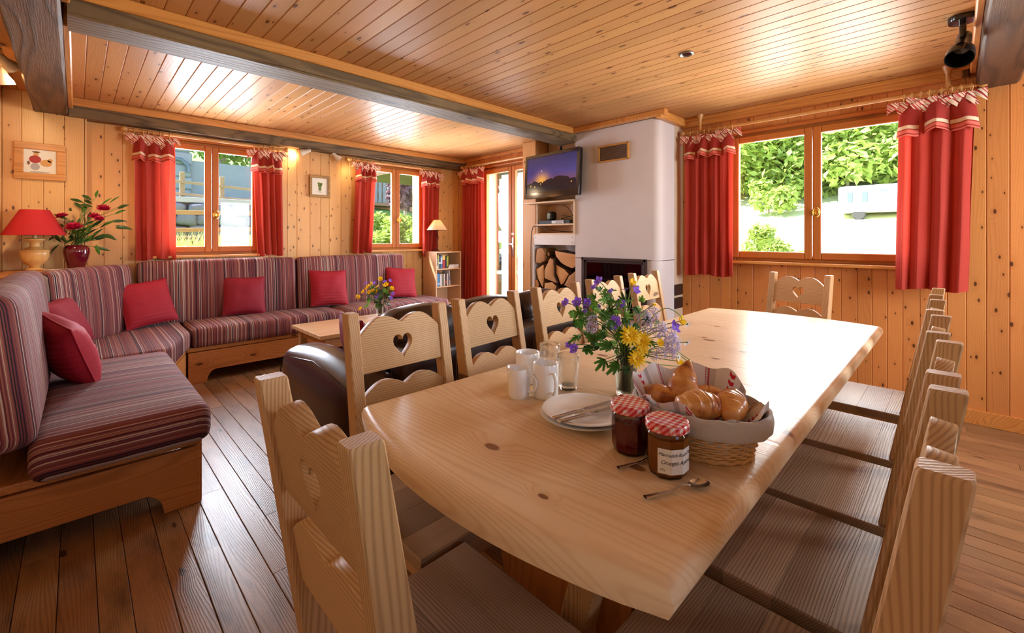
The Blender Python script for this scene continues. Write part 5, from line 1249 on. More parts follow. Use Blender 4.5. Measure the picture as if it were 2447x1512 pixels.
# plates with two knives
for k, lb in enumerate(('white dinner plate lying under another plate', 'white dinner plate on top, carrying the two knives')):
    o = thing('plate', lb, 'plate', (0.893 + 0.004 * k, 0.648 - 0.003 * k, TT + 0.0095 * k), group='stacked white plates')
    b = MB(); b.lathe([(0.0, 0.0), (0.062, 0.0), (0.066, 0.003), (0.078, 0.009), (0.106, 0.0165), (0.1075, 0.018), (0.105, 0.0185), (0.078, 0.0125), (0.066, 0.0075), (0.0, 0.0065)], 56); b.obj('plate_body', 'porcelain', o, smooth=60)
def cutlery(name, label, p0, p1, z, group):
    d = Vector(p1) - Vector(p0); L = d.length; o = thing(name, label, name.split('_')[-1], (p0[0], p0[1], z), math.atan2(d.y, d.x), group=group)
    return o, L
for (p0, p1, lb) in (((0.786, 0.660), (0.985, 0.620), 'steel table knife on the plate, further from the jam jars'), ((0.781, 0.637), (0.968, 0.590), 'steel table knife on the plate, next to the red jam jar')):
    o, L = cutlery('table_knife', lb, p0, p1, TT + 0.030, 'table knives')
    b = MB(); b.rbox((L * 0.24, 0, 0), (L * 0.48, 0.011, 0.006), 0.0028, 4); b.obj('handle', 'steel', o, smooth=180)
    b = MB(); b.outline([[(L * 0.46, -0.004), (L * 0.55, -0.008), (L * 0.85, -0.0085), (L * 0.96, -0.004), (L, 0.004), (L * 0.94, 0.006), (L * 0.5, 0.006), (L * 0.46, 0.004)]], 0.0018, 0.0003); b.obj('blade', 'steel', o)
for (p0, p1, lb) in (((0.745, 0.459), (0.872, 0.408), 'steel teaspoon half hidden behind the marmalade jar'), ((0.693, 0.374), (0.814, 0.316), 'steel teaspoon lying by the table edge in front of the marmalade')):
    o, L = cutlery('tea_spoon', lb, p0, p1, TT + 0.002, 'teaspoons')
    b = MB()
    def handle(u, v):
        x = L * 0.70 * u; w = 0.0055 - 0.003 * min(1, u * 1.05) ** 0.8; a = 2 * math.pi * v
        z = 0.003 + 0.006 * math.sin(max(0, u - 0.62) / 0.38 * math.pi * 0.75)
        return (x, w * math.cos(a), z + 0.0016 * math.sin(a))
    b.grid(handle, 20, 10); b.obj('handle', 'steel', o, smooth=180)
    b = MB()
    for s in (0.0, 0.0012):
        b.grid(lambda u, v, s=s: (L * 0.845 + L * 0.165 * u * math.cos(2 * math.pi * v) , 0.0135 * u * math.sin(2 * math.pi * v) * (1 + 0.18 * math.cos(2 * math.pi * v)), 0.0065 - 0.0058 * (1 - u * u) - s * (1 - u) ), 8, 28)
    b.obj('bowl', 'steel', o, smooth=180)

# ---------------------------------------------------------------- jam jars
def gingham():
    m, t, n, l, b = nt('gingham_lid')
    tc = n.new('ShaderNodeTexCoord'); sp_ = n.new('ShaderNodeSeparateXYZ'); l.new(tc.outputs['Object'], sp_.inputs[0])
    ge = n.new('ShaderNodeNewGeometry')
    def stripe(v): return math_node(n, l, 'LESS_THAN', math_node(n, l, 'FRACT', math_node(n, l, 'MULTIPLY', v, 80.0)), 0.5)
    ang = math_node(n, l, 'ARCTAN2', sp_.outputs[1], sp_.outputs[0])
    sx = stripe(math_node(n, l, 'ADD', sp_.outputs[0], 0.003)); sy = stripe(math_node(n, l, 'ADD', sp_.outputs[1], sp_.outputs[2]))
    f = math_node(n, l, 'ADD', sx, sy)
    col = ramp(n, l, math_node(n, l, 'MULTIPLY', f, 0.5), [(0.0, lin((236, 232, 234))), (0.4, lin((232, 128, 132))), (0.8, lin((196, 20, 30)))], 'CONSTANT')
    l.new(col, b.inputs['Base Color']); b.inputs['Roughness'].default_value = 0.25; b.inputs['Coat Weight'].default_value = 0.5
    MATS['gingham_lid'] = m
gingham()
def jelly(name, col, dens):
    m, t, n, l, b = nt(name); b.inputs['Base Color'].default_value = lin(col); b.inputs['Roughness'].default_value = 0.12
    b.inputs['Transmission Weight'].default_value = dens; b.inputs['IOR'].default_value = 1.35; b.inputs['Coat Weight'].default_value = 0.6; b.inputs['Coat Roughness'].default_value = 0.05
    MATS[name] = m
jelly('red_jam', (140, 4, 20), 0.25); jelly('orange_jam', (204, 112, 30), 0.35)
clear_glass('jar_glass', (244, 244, 240), refl=1.3)
def jar(label, loc, rz, jam, fill):
    o = thing('jam_jar', label, 'jar', (loc[0], loc[1], TT), rz, group='jam jars with gingham lids')
    def facet(prof, seg=40, sides=10, k=1.0):
        b = MB(); b.lathe(prof, seg)
        out = []
        for x, y, z in b.v:
            a = math.atan2(y, x); p = (a / (2 * math.pi / sides)) % 1.0 - 0.5; c = math.cos(math.pi / sides) / math.cos(p * 2 * math.pi / sides)
            w = k if z < 0.072 else k * max(0.0, 1 - (z - 0.072) / 0.008); s = 1 + (c - 1) * w; out.append((x * s, y * s, z))
        b.v = out; return b
    facet([(0.0, 0.0), (0.030, 0.0), (0.034, 0.004), (0.0375, 0.014), (0.0385, 0.04), (0.0388, 0.072), (0.0385, 0.080), (0.0365, 0.084), (0.0365, 0.092), (0.034, 0.092)]).obj('glass_body', 'jar_glass', o, smooth=25)
    facet([(0.0, 0.003), (0.029, 0.003), (0.0335, 0.007), (0.0363, 0.016), (0.0372, 0.04), (0.0374, fill), (0.0, fill + 0.0005)]).obj('jam_filling', jam, o, smooth=25)
    b = MB(); b.lathe([(0.0385, 0.086), (0.0405, 0.087), (0.041, 0.091), (0.0408, 0.098), (0.0395, 0.1015), (0.036, 0.1035), (0.033, 0.1025), (0.0, 0.1025)], 48); b.obj('lid', 'gingham_lid', o, smooth=50)
    return o
jar('red jam jar with gingham lid beside the white plates', (0.833, 0.484), 0.3, 'red_jam', 0.068)
jm = jar('orange marmalade jar with gingham lid and white handwritten label', (0.806, 0.389), 0.0, 'orange_jam', 0.074)
# label wrapped round the facets, with its handwriting
def on_jar(x, z, r=0.0392, sides=10):
    a = R(-135) + x / 0.0385; p = (a / (2 * math.pi / sides)) % 1.0 - 0.5
    c = math.cos(math.pi / sides) / math.cos(p * 2 * math.pi / sides); return (r * c * math.cos(a), r * c * math.sin(a), z)
X0L, X1L = -0.030, 0.042
b = MB()
def lab(u, v):
    x = X0L + (X1L - X0L) * u; cut = 0.010 * max(0, (0.16 - u) / 0.16) * 0 
    zt = 0.060 + 0.0; zb = 0.014
    return on_jar(x, zb + (zt - zb) * v)
b.grid(lab, 40, 4); plain('label_paper', (232, 232, 236), 0.6); lbl = b.obj('jar_label', 'label_paper', jm, smooth=30)
plain('ink_black', (26, 24, 40), 0.7)
def script_text(body, size, x, z, shear=0.35):
    cu = bpy.data.curves.new('tmp', 'FONT'); cu.body = body; cu.size = size; cu.shear = shear; cu.space_character = 0.92; cu.resolution_u = 3
    o = bpy.data.objects.new('tmp', cu); me = bpy.data.meshes.new_from_object(o)
    b = MB(); b.add([on_jar(x + v.co.x, z + v.co.y, 0.0396) for v in me.vertices if True], [tuple(p.vertices) for p in me.polygons])
    bpy.data.objects.remove(o); bpy.data.curves.remove(cu); bpy.data.meshes.remove(me)
    return b.obj('label_writing', 'ink_black', lbl, recalc=False)
script_text('Marmelade Bonne Maman', 0.0086, X0L + 0.001, 0.0470)
script_text('Oranges Am\u00e8res', 0.0105, X0L + 0.005, 0.0320)
script_text('370 g', 0.0050, X0L + 0.003, 0.0200)

# ---------------------------------------------------------------- bread basket
BC = Vector((0.965, 0.395, TT)); BA, BB, BH = 0.140, 0.112, 0.088; BR = R(96)
bk = thing('bread_basket', 'oval wicker bread basket with grey linen rim', 'basket', BC, BR)
wood('wicker', (222, 184, 132), (176, 128, 76), rings=40, contrast=0.3, rough=0.55, vary=0.08, bump=0.1)
def oval(t, s, z): return Vector((BA * s * math.cos(t), BB * s * math.sin(t), z))
NS = 44
for i in range(NS):
    t = 2 * math.pi * i / NS; b = MB(); b.tube([oval(t, 0.72, 0.004), oval(t, 0.78, 0.03), oval(t, 0.86, 0.06), oval(t, 0.94, BH)], 0.0022, 5); b.obj('stake', 'wicker', bk, smooth=180)
for k in range(13):
    z = 0.008 + k * 0.0056; s = 0.725 + 0.215 * (z / BH); b = MB(); ph = k % 2
    pts = []
    for i in range(NS * 4 + 1):
        t = 2 * math.pi * i / (NS * 4); w = 1 + 0.024 * math.cos(i / 4 * math.pi + ph * math.pi); pts.append(oval(t, s * w, z))
    b.tube(pts, 0.0027, 5, cap=False); b.obj('woven_strand', 'wicker', bk, smooth=180)
b = MB(); b.lathe([(0.0, 0.0), (0.74 * BB, 0.0), (0.76 * BB, 0.006), (0.0, 0.006)], 40); b.v = [(x * BA / BB, y, z) for x, y, z in b.v]; b.obj('basket_floor', 'wicker', bk)
b = MB(); b.tube([oval(2 * math.pi * i / 80, 0.755, 0.005) + Vector((0, 0, 0.002 * math.sin(i * 1.6))) for i in range(81)], 0.005, 6, cap=False); b.obj('foot_braid', 'wicker', bk, smooth=180)
plain('linen_grey', (190, 184, 180), 0.9, noise_amt=0.10, nscale=180, bump=0.3, sheen=0.3)
def liner(u, v):
    t = 2 * math.pi * u; prof = [(0.74, 0.010), (0.84, 0.045), (0.92, 0.085), (0.965, 0.098), (1.01, 0.095), (1.035, 0.08), (1.02, 0.062), (1.005, 0.058)]
    q = v * 7; i = min(int(q), 6); f = q - i; s = prof[i][0] * (1 - f) + prof[i + 1][0] * f; z = prof[i][1] * (1 - f) + prof[i + 1][1] * f
    s += 0.012 * noise.noise(Vector((math.cos(t) * 3, math.sin(t) * 3, v * 2))) ; z += 0.004 * noise.noise(Vector((math.cos(t) * 4, math.sin(t) * 4, 9 + v)))
    return oval(t, s, z)
b = MB(); b.grid(liner, 90, 21); b.obj('linen_rim', 'linen_grey', bk, smooth=180)
# napkin with red embroidery: petals of cloth rising round the bread
def napkin_material():
    m, t, n, l, b = nt('napkin_cloth')
    at = n.new('ShaderNodeUVMap'); sp_ = n.new('ShaderNodeSeparateXYZ'); l.new(at.outputs[0], sp_.inputs[0]); u = sp_.outputs[0]; v = sp_.outputs[1]
    band = ramp(n, l, math_node(n, l, 'FRACT', u), [(0.0, lin((226, 222, 224))), (0.18, lin((196, 188, 186))), (0.30, lin((170, 52, 76))), (0.325, lin((214, 208, 208))), (0.36, lin((178, 66, 86))), (0.375, lin((228, 224, 226))), (0.62, lin((186, 176, 176))), (0.70, lin((226, 222, 224)))], 'CONSTANT')
    # row of little chevrons
    du = math_node(n, l, 'ABSOLUTE', math_node(n, l, 'SUBTRACT', math_node(n, l, 'FRACT', u), 0.86))
    vv = math_node(n, l, 'FRACT', math_node(n, l, 'MULTIPLY_ADD', v, 9.0, math_node(n, l, 'MULTIPLY', du, -5.0)))
    ch = math_node(n, l, 'MULTIPLY', math_node(n, l, 'LESS_THAN', du, 0.055), math_node(n, l, 'LESS_THAN', vv, 0.55))
    dv = math_node(n, l, 'MULTIPLY', math_node(n, l, 'LESS_THAN', math_node(n, l, 'ABSOLUTE', math_node(n, l, 'SUBTRACT', math_node(n, l, 'FRACT', u), 0.343)), 0.01), math_node(n, l, 'LESS_THAN', math_node(n, l, 'FRACT', math_node(n, l, 'MULTIPLY', v, 30.0)), 0.4))
    c = mixc(n, l, ch, band, lin((196, 16, 52))); c = mixc(n, l, dv, c, lin((150, 40, 64)))
    l.new(c, b.inputs['Base Color']); b.inputs['Roughness'].default_value = 0.9; b.inputs['Sheen Weight'].default_value = 0.2
    MATS['napkin_cloth'] = m
napkin_material()
nk = MB(); uvs = []
NU, NV = 120, 16
def tip(t):
    """height of the cloth edge round the basket: four lifted corners"""
    return 0.040 * max(0, math.cos(t - R(-6))) ** 6 + 0.055 * max(0, math.cos(t - R(-95))) ** 8 + 0.030 * max(0, math.cos(t - R(172))) ** 10 + 0.030 * max(0, math.cos(t - R(75))) ** 10 + 0.034 * max(0, math.cos(t - R(-50))) ** 8
def nap(u, v):
    t = 2 * math.pi * u; h = tip(t); s = 0.35 + 0.60 * v ** 0.7 + 0.05 * v * math.sin(5 * t + 1) * 0.6 + 0.10 * h / 0.06 * v
    z = 0.035 + 0.055 * v + h * v ** 2 + 0.010 * v * math.sin(9 * t) + 0.005 * noise.noise(Vector((math.cos(t) * 3, math.sin(t) * 3, v * 3)))
    return oval(t, min(s, 1.05 if h > 0.02 else 0.93), z)
nk.grid(nap, NU, NV)
nkt = nk.obj('bread_napkin', 'napkin_cloth', None, smooth=180, loc=BC, rot=(0, 0, BR)); tag(nkt, 'white napkin with red woven motifs lining the bread basket', 'napkin')
uvl = nkt.data.uv_layers.new(name='UVMap')
for p in nkt.data.polygons:
    for li in p.loop_indices:
        vi = nkt.data.loops[li].vertex_index; i = vi % (NU + 1); j = vi // (NU + 1); uvl.data[li].uv = (i / NU * 7.0, j / NV)
def crust(name, c1, c2):
    m, t, n, l, b = nt(name); tc = n.new('ShaderNodeTexCoord'); x = n.new('ShaderNodeTexNoise'); x.inputs['Scale'].default_value = 26; x.inputs['Detail'].default_value = 6
    l.new(tc.outputs['Object'], x.inputs['Vector']); l.new(ramp(n, l, x.outputs['Fac'], [(0.3, lin(c1)), (0.48, lin((214, 148, 78))), (0.62, lin(c2)), (0.75, lin((120, 62, 28)))]), b.inputs['Base Color'])
    b.inputs['Roughness'].default_value = 0.38; b.inputs['Coat Weight'].default_value = 0.3
    bp = n.new('ShaderNodeBump'); bp.inputs['Strength'].default_value = 0.5; bp.inputs['Distance'].default_value = 0.003; l.new(x.outputs['Fac'], bp.inputs['Height']); l.new(bp.outputs[0], b.inputs['Normal']); MATS[name] = m
crust('croissant_crust', (232, 186, 120), (186, 110, 48)); crust('roll_crust', (222, 164, 92), (166, 88, 34))
def croissant(label, loc, rot, L, r0, bend, mat, tipk=1.0):
    o = thing('croissant', label, 'croissant', loc, rot=rot, group='pastries in the basket'); b = MB()
    n = 44; m = 18; vs = []; fs = []
    for i in range(n + 1):
        t = i / n * 2 - 1; c = Vector((L / 2 * t, -bend * t * t, 0)); seg = (t * 2.3) % 1.0
        r = r0 * (1 - abs(t) ** 1.7 * 0.94 * tipk) * (0.93 + 0.10 * (1 - seg if t > 0 else seg)) + 0.001
        d = Vector((1, -2 * bend * t / (L / 2), 0)).normalized(); nrm = Vector((-d.y, d.x, 0))
        for k in range(m):
            a = 2 * math.pi * k / m; w = 1 + 0.13 * noise.noise(Vector((t * 3 + L * 40, math.cos(a) * 1.5, math.sin(a) * 1.5))) + 0.05 * noise.noise(Vector((t * 9, math.cos(a) * 4, math.sin(a) * 4 + L * 9)))
            vs.append(c + (nrm * math.cos(a) + Vector((0, 0, 0.82 * math.sin(a)))) * r * w)
    for i in range(n):
        for k in range(m): fs.append((i * m + k, i * m + (k + 1) % m, (i + 1) * m + (k + 1) % m, (i + 1) * m + k))
    fs.append(tuple(range(m))); fs.append(tuple(range(n * m, n * m + m))); b.add(vs, fs); b.obj('pastry_body', mat, o, smooth=180)
croissant('croissant standing on end with its pale point sticking up', (0.985, 0.437, 0.866), (R(10), R(-64), R(20)), 0.15, 0.036, 0.012, 'croissant_crust')
croissant('blunt golden roll at the front of the bread basket', (0.930, 0.375, 0.870), (R(0), R(8), R(-30)), 0.105, 0.034, 0.004, 'roll_crust', 0.55)
croissant('dark-baked roll beside the napkin corner', (0.985, 0.335, 0.866), (R(0), R(-6), R(15)), 0.11, 0.033, 0.006, 'roll_crust', 0.6)
croissant('croissant half hidden under the napkin at the vase side', (0.965, 0.485, 0.856), (R(4), R(10), R(70)), 0.10, 0.027, 0.01, 'roll_crust', 0.8)
croissant('croissant lying flat behind the upright one', (1.022, 0.395, 0.858), (R(0), R(0), R(-70)), 0.13, 0.030, 0.012, 'croissant_crust')

# ---------------------------------------------------------------- flowers
plain('leaf_green', (70, 122, 40), 0.5, noise_amt=0.22, nscale=50, trans=0.3); plain('leaf_bright', (112, 164, 62), 0.5, noise_amt=0.2, nscale=50, trans=0.3)
plain('leaf_dark', (48, 84, 40), 0.4, noise_amt=0.2, nscale=50, trans=0.2); plain('stem_green', (104, 138, 62), 0.5)
plain('petal_violet', (138, 92, 222), 0.6, noise_amt=0.10, nscale=90, trans=0.25); plain('petal_yellow', (246, 204, 8), 0.55, noise_amt=0.06, nscale=90, trans=0.2)
plain('petal_gold', (238, 176, 6), 0.5); plain('petal_lilac', (212, 198, 226), 0.7, noise_amt=0.1, nscale=90, trans=0.2); plain('petal_white', (240, 238, 240), 0.6, trans=0.2)
plain('petal_pink', (196, 24, 74), 0.55, noise_amt=0.15, nscale=60, trans=0.2)
def petals(n, L, w, cup, jag=0.0, tilt=0.0):
    """flower head facing +z"""
    b = MB()
    for k in range(n):
        a = 2 * math.pi * k / n + 0.1 * math.sin(k * 5); ca, sa = math.cos(a), math.sin(a)
        def pt(u, v):
            r = L * u; ww = w * math.sin(math.pi * min(0.999, 0.12 + 0.80 * u)) ** 0.7 * (2 * v - 1); z = cup * L * u * u + 0.08 * L * math.sin(k * 2.3) * u - 0.25 * abs(2 * v - 1) * w * u
            return (r * ca - ww * sa, r * sa + ww * ca, z)
        b.grid(pt, 3, 2)
    return b
def leaf_mesh(size, lobes=5, serr=3):
    b = MB(); pts = []
    for k in range(lobes):
        a = (k - (lobes - 1) / 2) * (2.0 / lobes) * 1.25; L = size * (1 - 0.22 * abs(k - (lobes - 1) / 2))
        if k == 0: pts.append((0.10 * size * math.sin(a - 0.35), 0.10 * size))
        for j in range(serr * 2 + 1):
            f = j / (serr * 2); q = a + (f - 0.5) * 0.42; r = L * (0.55 + 0.45 * math.sin(math.pi * f)) * (1.0 if j % 2 == 0 else 0.88) ; pts.append((r * math.sin(q), r * math.cos(q)))
        if k < lobes - 1: am = a + 1.25 / lobes; pts.append((0.42 * L * math.sin(am), 0.42 * L * math.cos(am)))
        else: pts.append((0.10 * size * math.sin(a + 0.35), 0.10 * size))
    n = len(pts); vs = [(0, 0, 0)] + [(x, y, -0.18 * size * (math.hypot(x, y) / size) ** 2 + 0.04 * size * math.sin(6 * math.atan2(x, y))) for x, y in pts]
    b.add(vs, [(0, i + 1, (i + 1) % n + 1) for i in range(n)]); return b
def slim_leaf(L, w):
    b = MB(); b.grid(lambda u, v: (w * math.sin(math.pi * min(0.995, 0.03 + 0.95 * u)) * (2 * v - 1), L * u, -0.28 * L * u * u - 0.25 * w * abs(2 * v - 1)), 7, 2); return b
_FM = {}
def shared(key, fn, mats, smooth=180):
    if key not in _FM:
        o = fn().obj('tmp', mats, None, smooth=smooth, recalc=False); me = o.data; bpy.data.objects.remove(o); _FM[key] = me
    return _FM[key]
def face(d, roll=0.0): return (Vector(d).to_track_quat('Z', 'Y').to_matrix().to_4x4() @ Matrix.Rotation(roll, 4, 'Z')).to_euler()
def umbel(r, seed):
    rr = random.Random(seed); b = MB()
    for i in range(150):
        d = Vector((rr.gauss(0, 1), rr.gauss(0, 1), rr.gauss(0.5, 0.8))).normalized(); p = d * r * rr.uniform(0.72, 1.05); s = r * 0.10
        q = d.orthogonal().normalized(); q2 = d.cross(q)
        b.add([p + q * s, p + q2 * s, p - q * s, p - q2 * s, p + d * s * 1.2], [(0, 1, 4), (1, 2, 4), (2, 3, 4), (3, 0, 4)])
    return b
class Bouquet:
    """flowers standing in a vase: parts placed in vase space (right, depth, up) in metres"""
    def __init__(s, name, label, base, seed, neck):
        s.o = thing(name, label, 'flowers', base); s.r = random.Random(seed); s.neck = neck
    def P(s, r, d, z): return RGT * r + FWD * d + Vector((0, 0, z))
    def put(s, name, me, p, d, roll=None): return link(name, me, s.o, p, face(d, s.r.uniform(0, 6) if roll is None else roll))
    def stem(s, p, bow=0.3, rad=0.0013, from_z=None, mat='stem_green'):
        z0 = s.neck * 0.12 if from_z is None else from_z; a = Vector((s.r.uniform(-.014, .014), s.r.uniform(-.014, .014), z0)); n = Vector((p.x * 0.10 + a.x * 0.6, p.y * 0.10 + a.y * 0.6, s.neck)) 
        pts = [a]
        for k in range(1, 5): pts.append(a.lerp(n, k / 4))
        c = n + Vector((p.x * bow * 0.4, p.y * bow * 0.4, (p.z - s.neck) * 0.75))
        for k in range(1, 9):
            t = k / 8; pts.append(n * (1 - t) ** 2 + c * 2 * t * (1 - t) + p * t * t)
        b = MB(); b.tube(pts, rad, 5); return b.obj('stem', mat, s.o, smooth=180)
    def flower(s, kind, r, d, z, size, face_to=None, stem=True):
        p = s.P(r, d, z); out = face_to if face_to is not None else (Vector((p.x, p.y, 0)).normalized() * 0.6 - FWD * 0.55 + Vector((0, 0, 0.45)))
        if stem: s.stem(p)
        if kind == 'violet':
            f = s.put('violet_flower', shared(('v', round(size, 3)), lambda: petals(5, size, size * 0.48, 0.35), 'petal_violet'), p, out)
            b = MB(); b.lathe([(0.0, 0.004 * size / .016), (size * 0.14, 0.0), (0, -size * 0.3)], 8); b.obj('flower_centre', 'petal_white', f)
        elif kind == 'daisy':
            f = s.put('yellow_daisy', shared(('d', round(size, 3)), lambda: petals(17, size, size * 0.13, -0.10), 'petal_yellow'), p, out)
            f2 = link('inner_petals', shared(('d2', round(size, 3)), lambda: petals(13, size * 0.62, size * 0.10, 0.55), 'petal_yellow'), f, (0, 0, 0.001))
            b = MB(); b.lathe([(0.0, size * 0.2), (size * 0.12, size * 0.16), (size * 0.16, 0.0)], 10); b.obj('flower_centre', 'petal_gold', f, smooth=180)
        elif kind == 'cup':
            f = s.put('buttercup', shared(('c', round(size, 3)), lambda: petals(5, size, size * 0.62, 0.75), 'petal_yellow'), p, out)
            b = MB(); b.lathe([(0.0, size * 0.3), (size * 0.25, size * 0.2), (size * 0.2, 0)], 10); b.obj('flower_centre', 'petal_gold', f, smooth=180)
        elif kind == 'white':
            f = s.put('white_daisy', shared(('w', round(size, 3)), lambda: petals(15, size, size * 0.12, 0.25), 'petal_white'), p, out)
            b = MB(); b.lathe([(0.0, size * 0.16), (size * 0.22, size * 0.1), (size * 0.25, -0.05 * size), (0, -size * 0.2)], 10); b.obj('flower_centre', 'leaf_bright', f, smooth=180)
        elif kind == 'umbel':
            s.put('lilac_umbel', shared(('u', round(size, 3)), lambda: umbel(size, 4), 'petal_lilac'), p, out)
        elif kind == 'pink':
            f = s.put('pink_ranunculus', shared(('p', round(size, 3)), lambda: petals(9, size, size * 0.45, 0.25), 'petal_pink'), p, out)
            for q, (k2, cup) in enumerate(((0.82, 0.7), (0.6, 1.1), (0.4, 1.5))): link('inner_petals', shared(('p%d' % q, round(size, 3)), lambda: petals(8, size * k2, size * 0.36, cup), 'petal_pink'), f, (0, 0, size * 0.05 * q), (0, 0, q * 0.5))
    def leaf(s, r, d, z, size, mat='leaf_green', lobes=5, stem=True):
        p = s.P(r, d, z)
        if stem: s.stem(p, rad=0.001)
        out = Vector((p.x, p.y, 0)); out = (out.normalized() if out.length > 1e-4 else Vector((1, 0, 0)))
        nrm = (out * s.r.uniform(-0.1, 0.5) - FWD * s.r.uniform(0.3, 1.0) + Vector((s.r.uniform(-.4, .4), s.r.uniform(-.4, .4), s.r.uniform(0.1, 0.8))))
        s.put('leaf', shared(('l', mat, round(size, 3), lobes), lambda: leaf_mesh(size, lobes), mat), p, nrm)
# glass vase on the dining table and its wild flowers
VB = Vector((1.118, 0.662, TT))
def glass_vase(label, base, h, r0, r1):
    o = thing('glass_vase', label, 'vase', base)
    b = MB(); b.lathe([(0.0, 0.0), (r0 * 0.92, 0.0), (r0, 0.004), (r0 * 1.02, h * 0.15), (r1, h), (r1 - 0.0016, h), (r0 * 1.02 - 0.003, h * 0.18), (r0 * 0.8, 0.012), (0, 0.012)], 40); b.obj('vase_body', 'drink_glass', o, smooth=50)
    b = MB(); b.lathe([(0.0, 0.0125), (r0 * 0.78, 0.0125), (r0 * 0.96, h * 0.18), (r0 + (r1 - r0) * 0.62 - 0.003, h * 0.64), (0, h * 0.64)], 36); b.obj('water', 'water_clear', o, smooth=50)
real_glass('water_clear', (232, 240, 226), 0.0, 1.2)
glass_vase('clear tall glass vase of wild flowers between mugs and bread basket', VB, 0.128, 0.0285, 0.0345)
bq = Bouquet('wildflower_bouquet', 'bouquet of yellow daisies, violet cranesbill and lilac umbels on the dining table', VB, 5, 0.128)
def at(r, z): return r / 1000, z / 1000                  # millimetres right of and above the vase foot
for (x, y, dd, sz) in ((-75, 325, .02, .015), (-87, 306, .03, .011), (24, 303, -.01, .015), (-174, 265, .0, .013), (-143, 269, -.02, .016), (-113, 265, -.01, .015), (-21, 265, -.02, .014), (-46, 221, -.06, .0175), (-48, 203, -.05, .009), (127, 201, -.03, .019), (-154, 140, -.03, .015), (-168, 149, -.02, .010), (-39, 292, .03, .011), (-80, 250, .0, .010), (-117, 238, .01, .010), (-1, 300, .01, .009)):
    r, z = at(x, y); bq.flower('violet', r, dd, z, sz)
for (x, y, dd, sz) in ((-8, 186, -.075, .030), (26, 171, -.065, .029), (10, 124, -.075, .026), (30, 146, -.055, .020)):
    r, z = at(x, y); bq.flower('daisy', r, dd, z, sz, face_to=-FWD * 0.9 + Vector((0, 0, 0.42)) + RGT * 0.1)
for (x, y, dd, sz) in ((15, 318, .0, .014), (148, 215, -.02, .014), (69, 167, -.075, .011), (132, 108, -.04, .013), (134, 81, -.045, .014), (183, 65, .06, .012), (79, 259, .0, .006)):
    r, z = at(x, y); bq.flower('cup', r, dd, z, sz)
for (x, y, dd, sz, dr) in ((167, 207, -.02, .013, RGT * 0.8 + Vector((0, 0, -0.6))), (162, 158, -.03, .013, RGT * 0.7 + Vector((0, 0, -0.7))), (-77, 106, -.05, .014, Vector((0, 0, -1)) - FWD * 0.5), (131, 120, -.045, .013, RGT * 0.6 - FWD * 0.6)):
    r, z = at(x, y); bq.flower('white', r, dd, z, sz, face_to=dr)
for (x, y, dd, sz) in ((44, 224, -.02, .022), (73, 232, .0, .022), (75, 202, -.04, .026), (98, 179, -.045, .030), (115, 155, -.04, .027), (106, 133, -.05, .018), (82, 131, -.05, .016), (-108, 201, -.045, .017), (-101, 220, -.03, .015), (44, 202, -.04, .018), (63, 123, -.05, .011)):
    r, z = at(x, y); bq.flower('umbel', r, dd, z, sz)
rl = random.Random(11)
for (x, y, dd, sz, mt) in ((-56, 274, .0, .034, 'leaf_bright'), (-27, 277, -.02, .032, 'leaf_bright'), (-45, 244, -.02, .036, 'leaf_bright'), (20, 250, -.01, .036, 'leaf_bright'), (42, 265, .0, .03, 'leaf_bright'), (-75, 234, -.02, .034, 'leaf_green'), (-15, 230, -.03, .032, 'leaf_bright'), (-123, 238, .0, .03, 'leaf_green'), (-152, 208, .01, .034, 'leaf_green'), (-140, 173, -.02, .034, 'leaf_green'), (-99, 167, -.05, .036, 'leaf_green'), (-57, 158, -.075, .046, 'leaf_green'), (-39, 113, -.07, .044, 'leaf_green'), (-73, 119, -.06, .04, 'leaf_green'), (-87, 137, -.03, .034, 'leaf_dark'), (-123, 143, -.01, .032, 'leaf_green'), (-15, 155, -.05, .036, 'leaf_dark'), (32, 119, -.05, .032, 'leaf_dark'), (50, 137, -.05, .03, 'leaf_green'), (-87, 268, .02, .03, 'leaf_green'), (-158, 238, .02, .026, 'leaf_bright'), (-105, 184, -.04, .03, 'leaf_dark'), (68, 220, .02, .03, 'leaf_bright'), (14, 208, -.02, .034, 'leaf_green'), (-27, 196, -.04, .034, 'leaf_green'), (-4, 89, -.06, .028, 'leaf_dark'), (-57, 303, .02, .02, 'leaf_bright'), (-134, 220, .03, .03, 'leaf_green'), (92, 214, .0, .02, 'leaf_bright'), (-75, 184, -.05, .036, 'leaf_green'), (-146, 190, .04, .03, 'leaf_dark'), (-45, 208, .03, .04, 'leaf_green'), (-4, 256, .05, .04, 'leaf_green'), (-87, 208, .05, .04, 'leaf_dark')):
    r, z = at(x, y); bq.leaf(r, dd, z, sz * 1.15, mt, lobes=rl.choice((5, 5, 7)), stem=rl.random() < 0.45)
for i in range(60):
    a = rl.uniform(0, 6.283); q_ = rl.random() ** 0.6; x, y = -49 + 110 * q_ * math.cos(a), 206 + 93 * q_ * math.sin(a); r, z = at(x, y)
    bq.leaf(r, rl.uniform(-.06, .06), z, rl.choice((.022, .028, .034)), rl.choice(('leaf_green', 'leaf_bright', 'leaf_green', 'leaf_dark')), lobes=5, stem=i % 3 == 0)
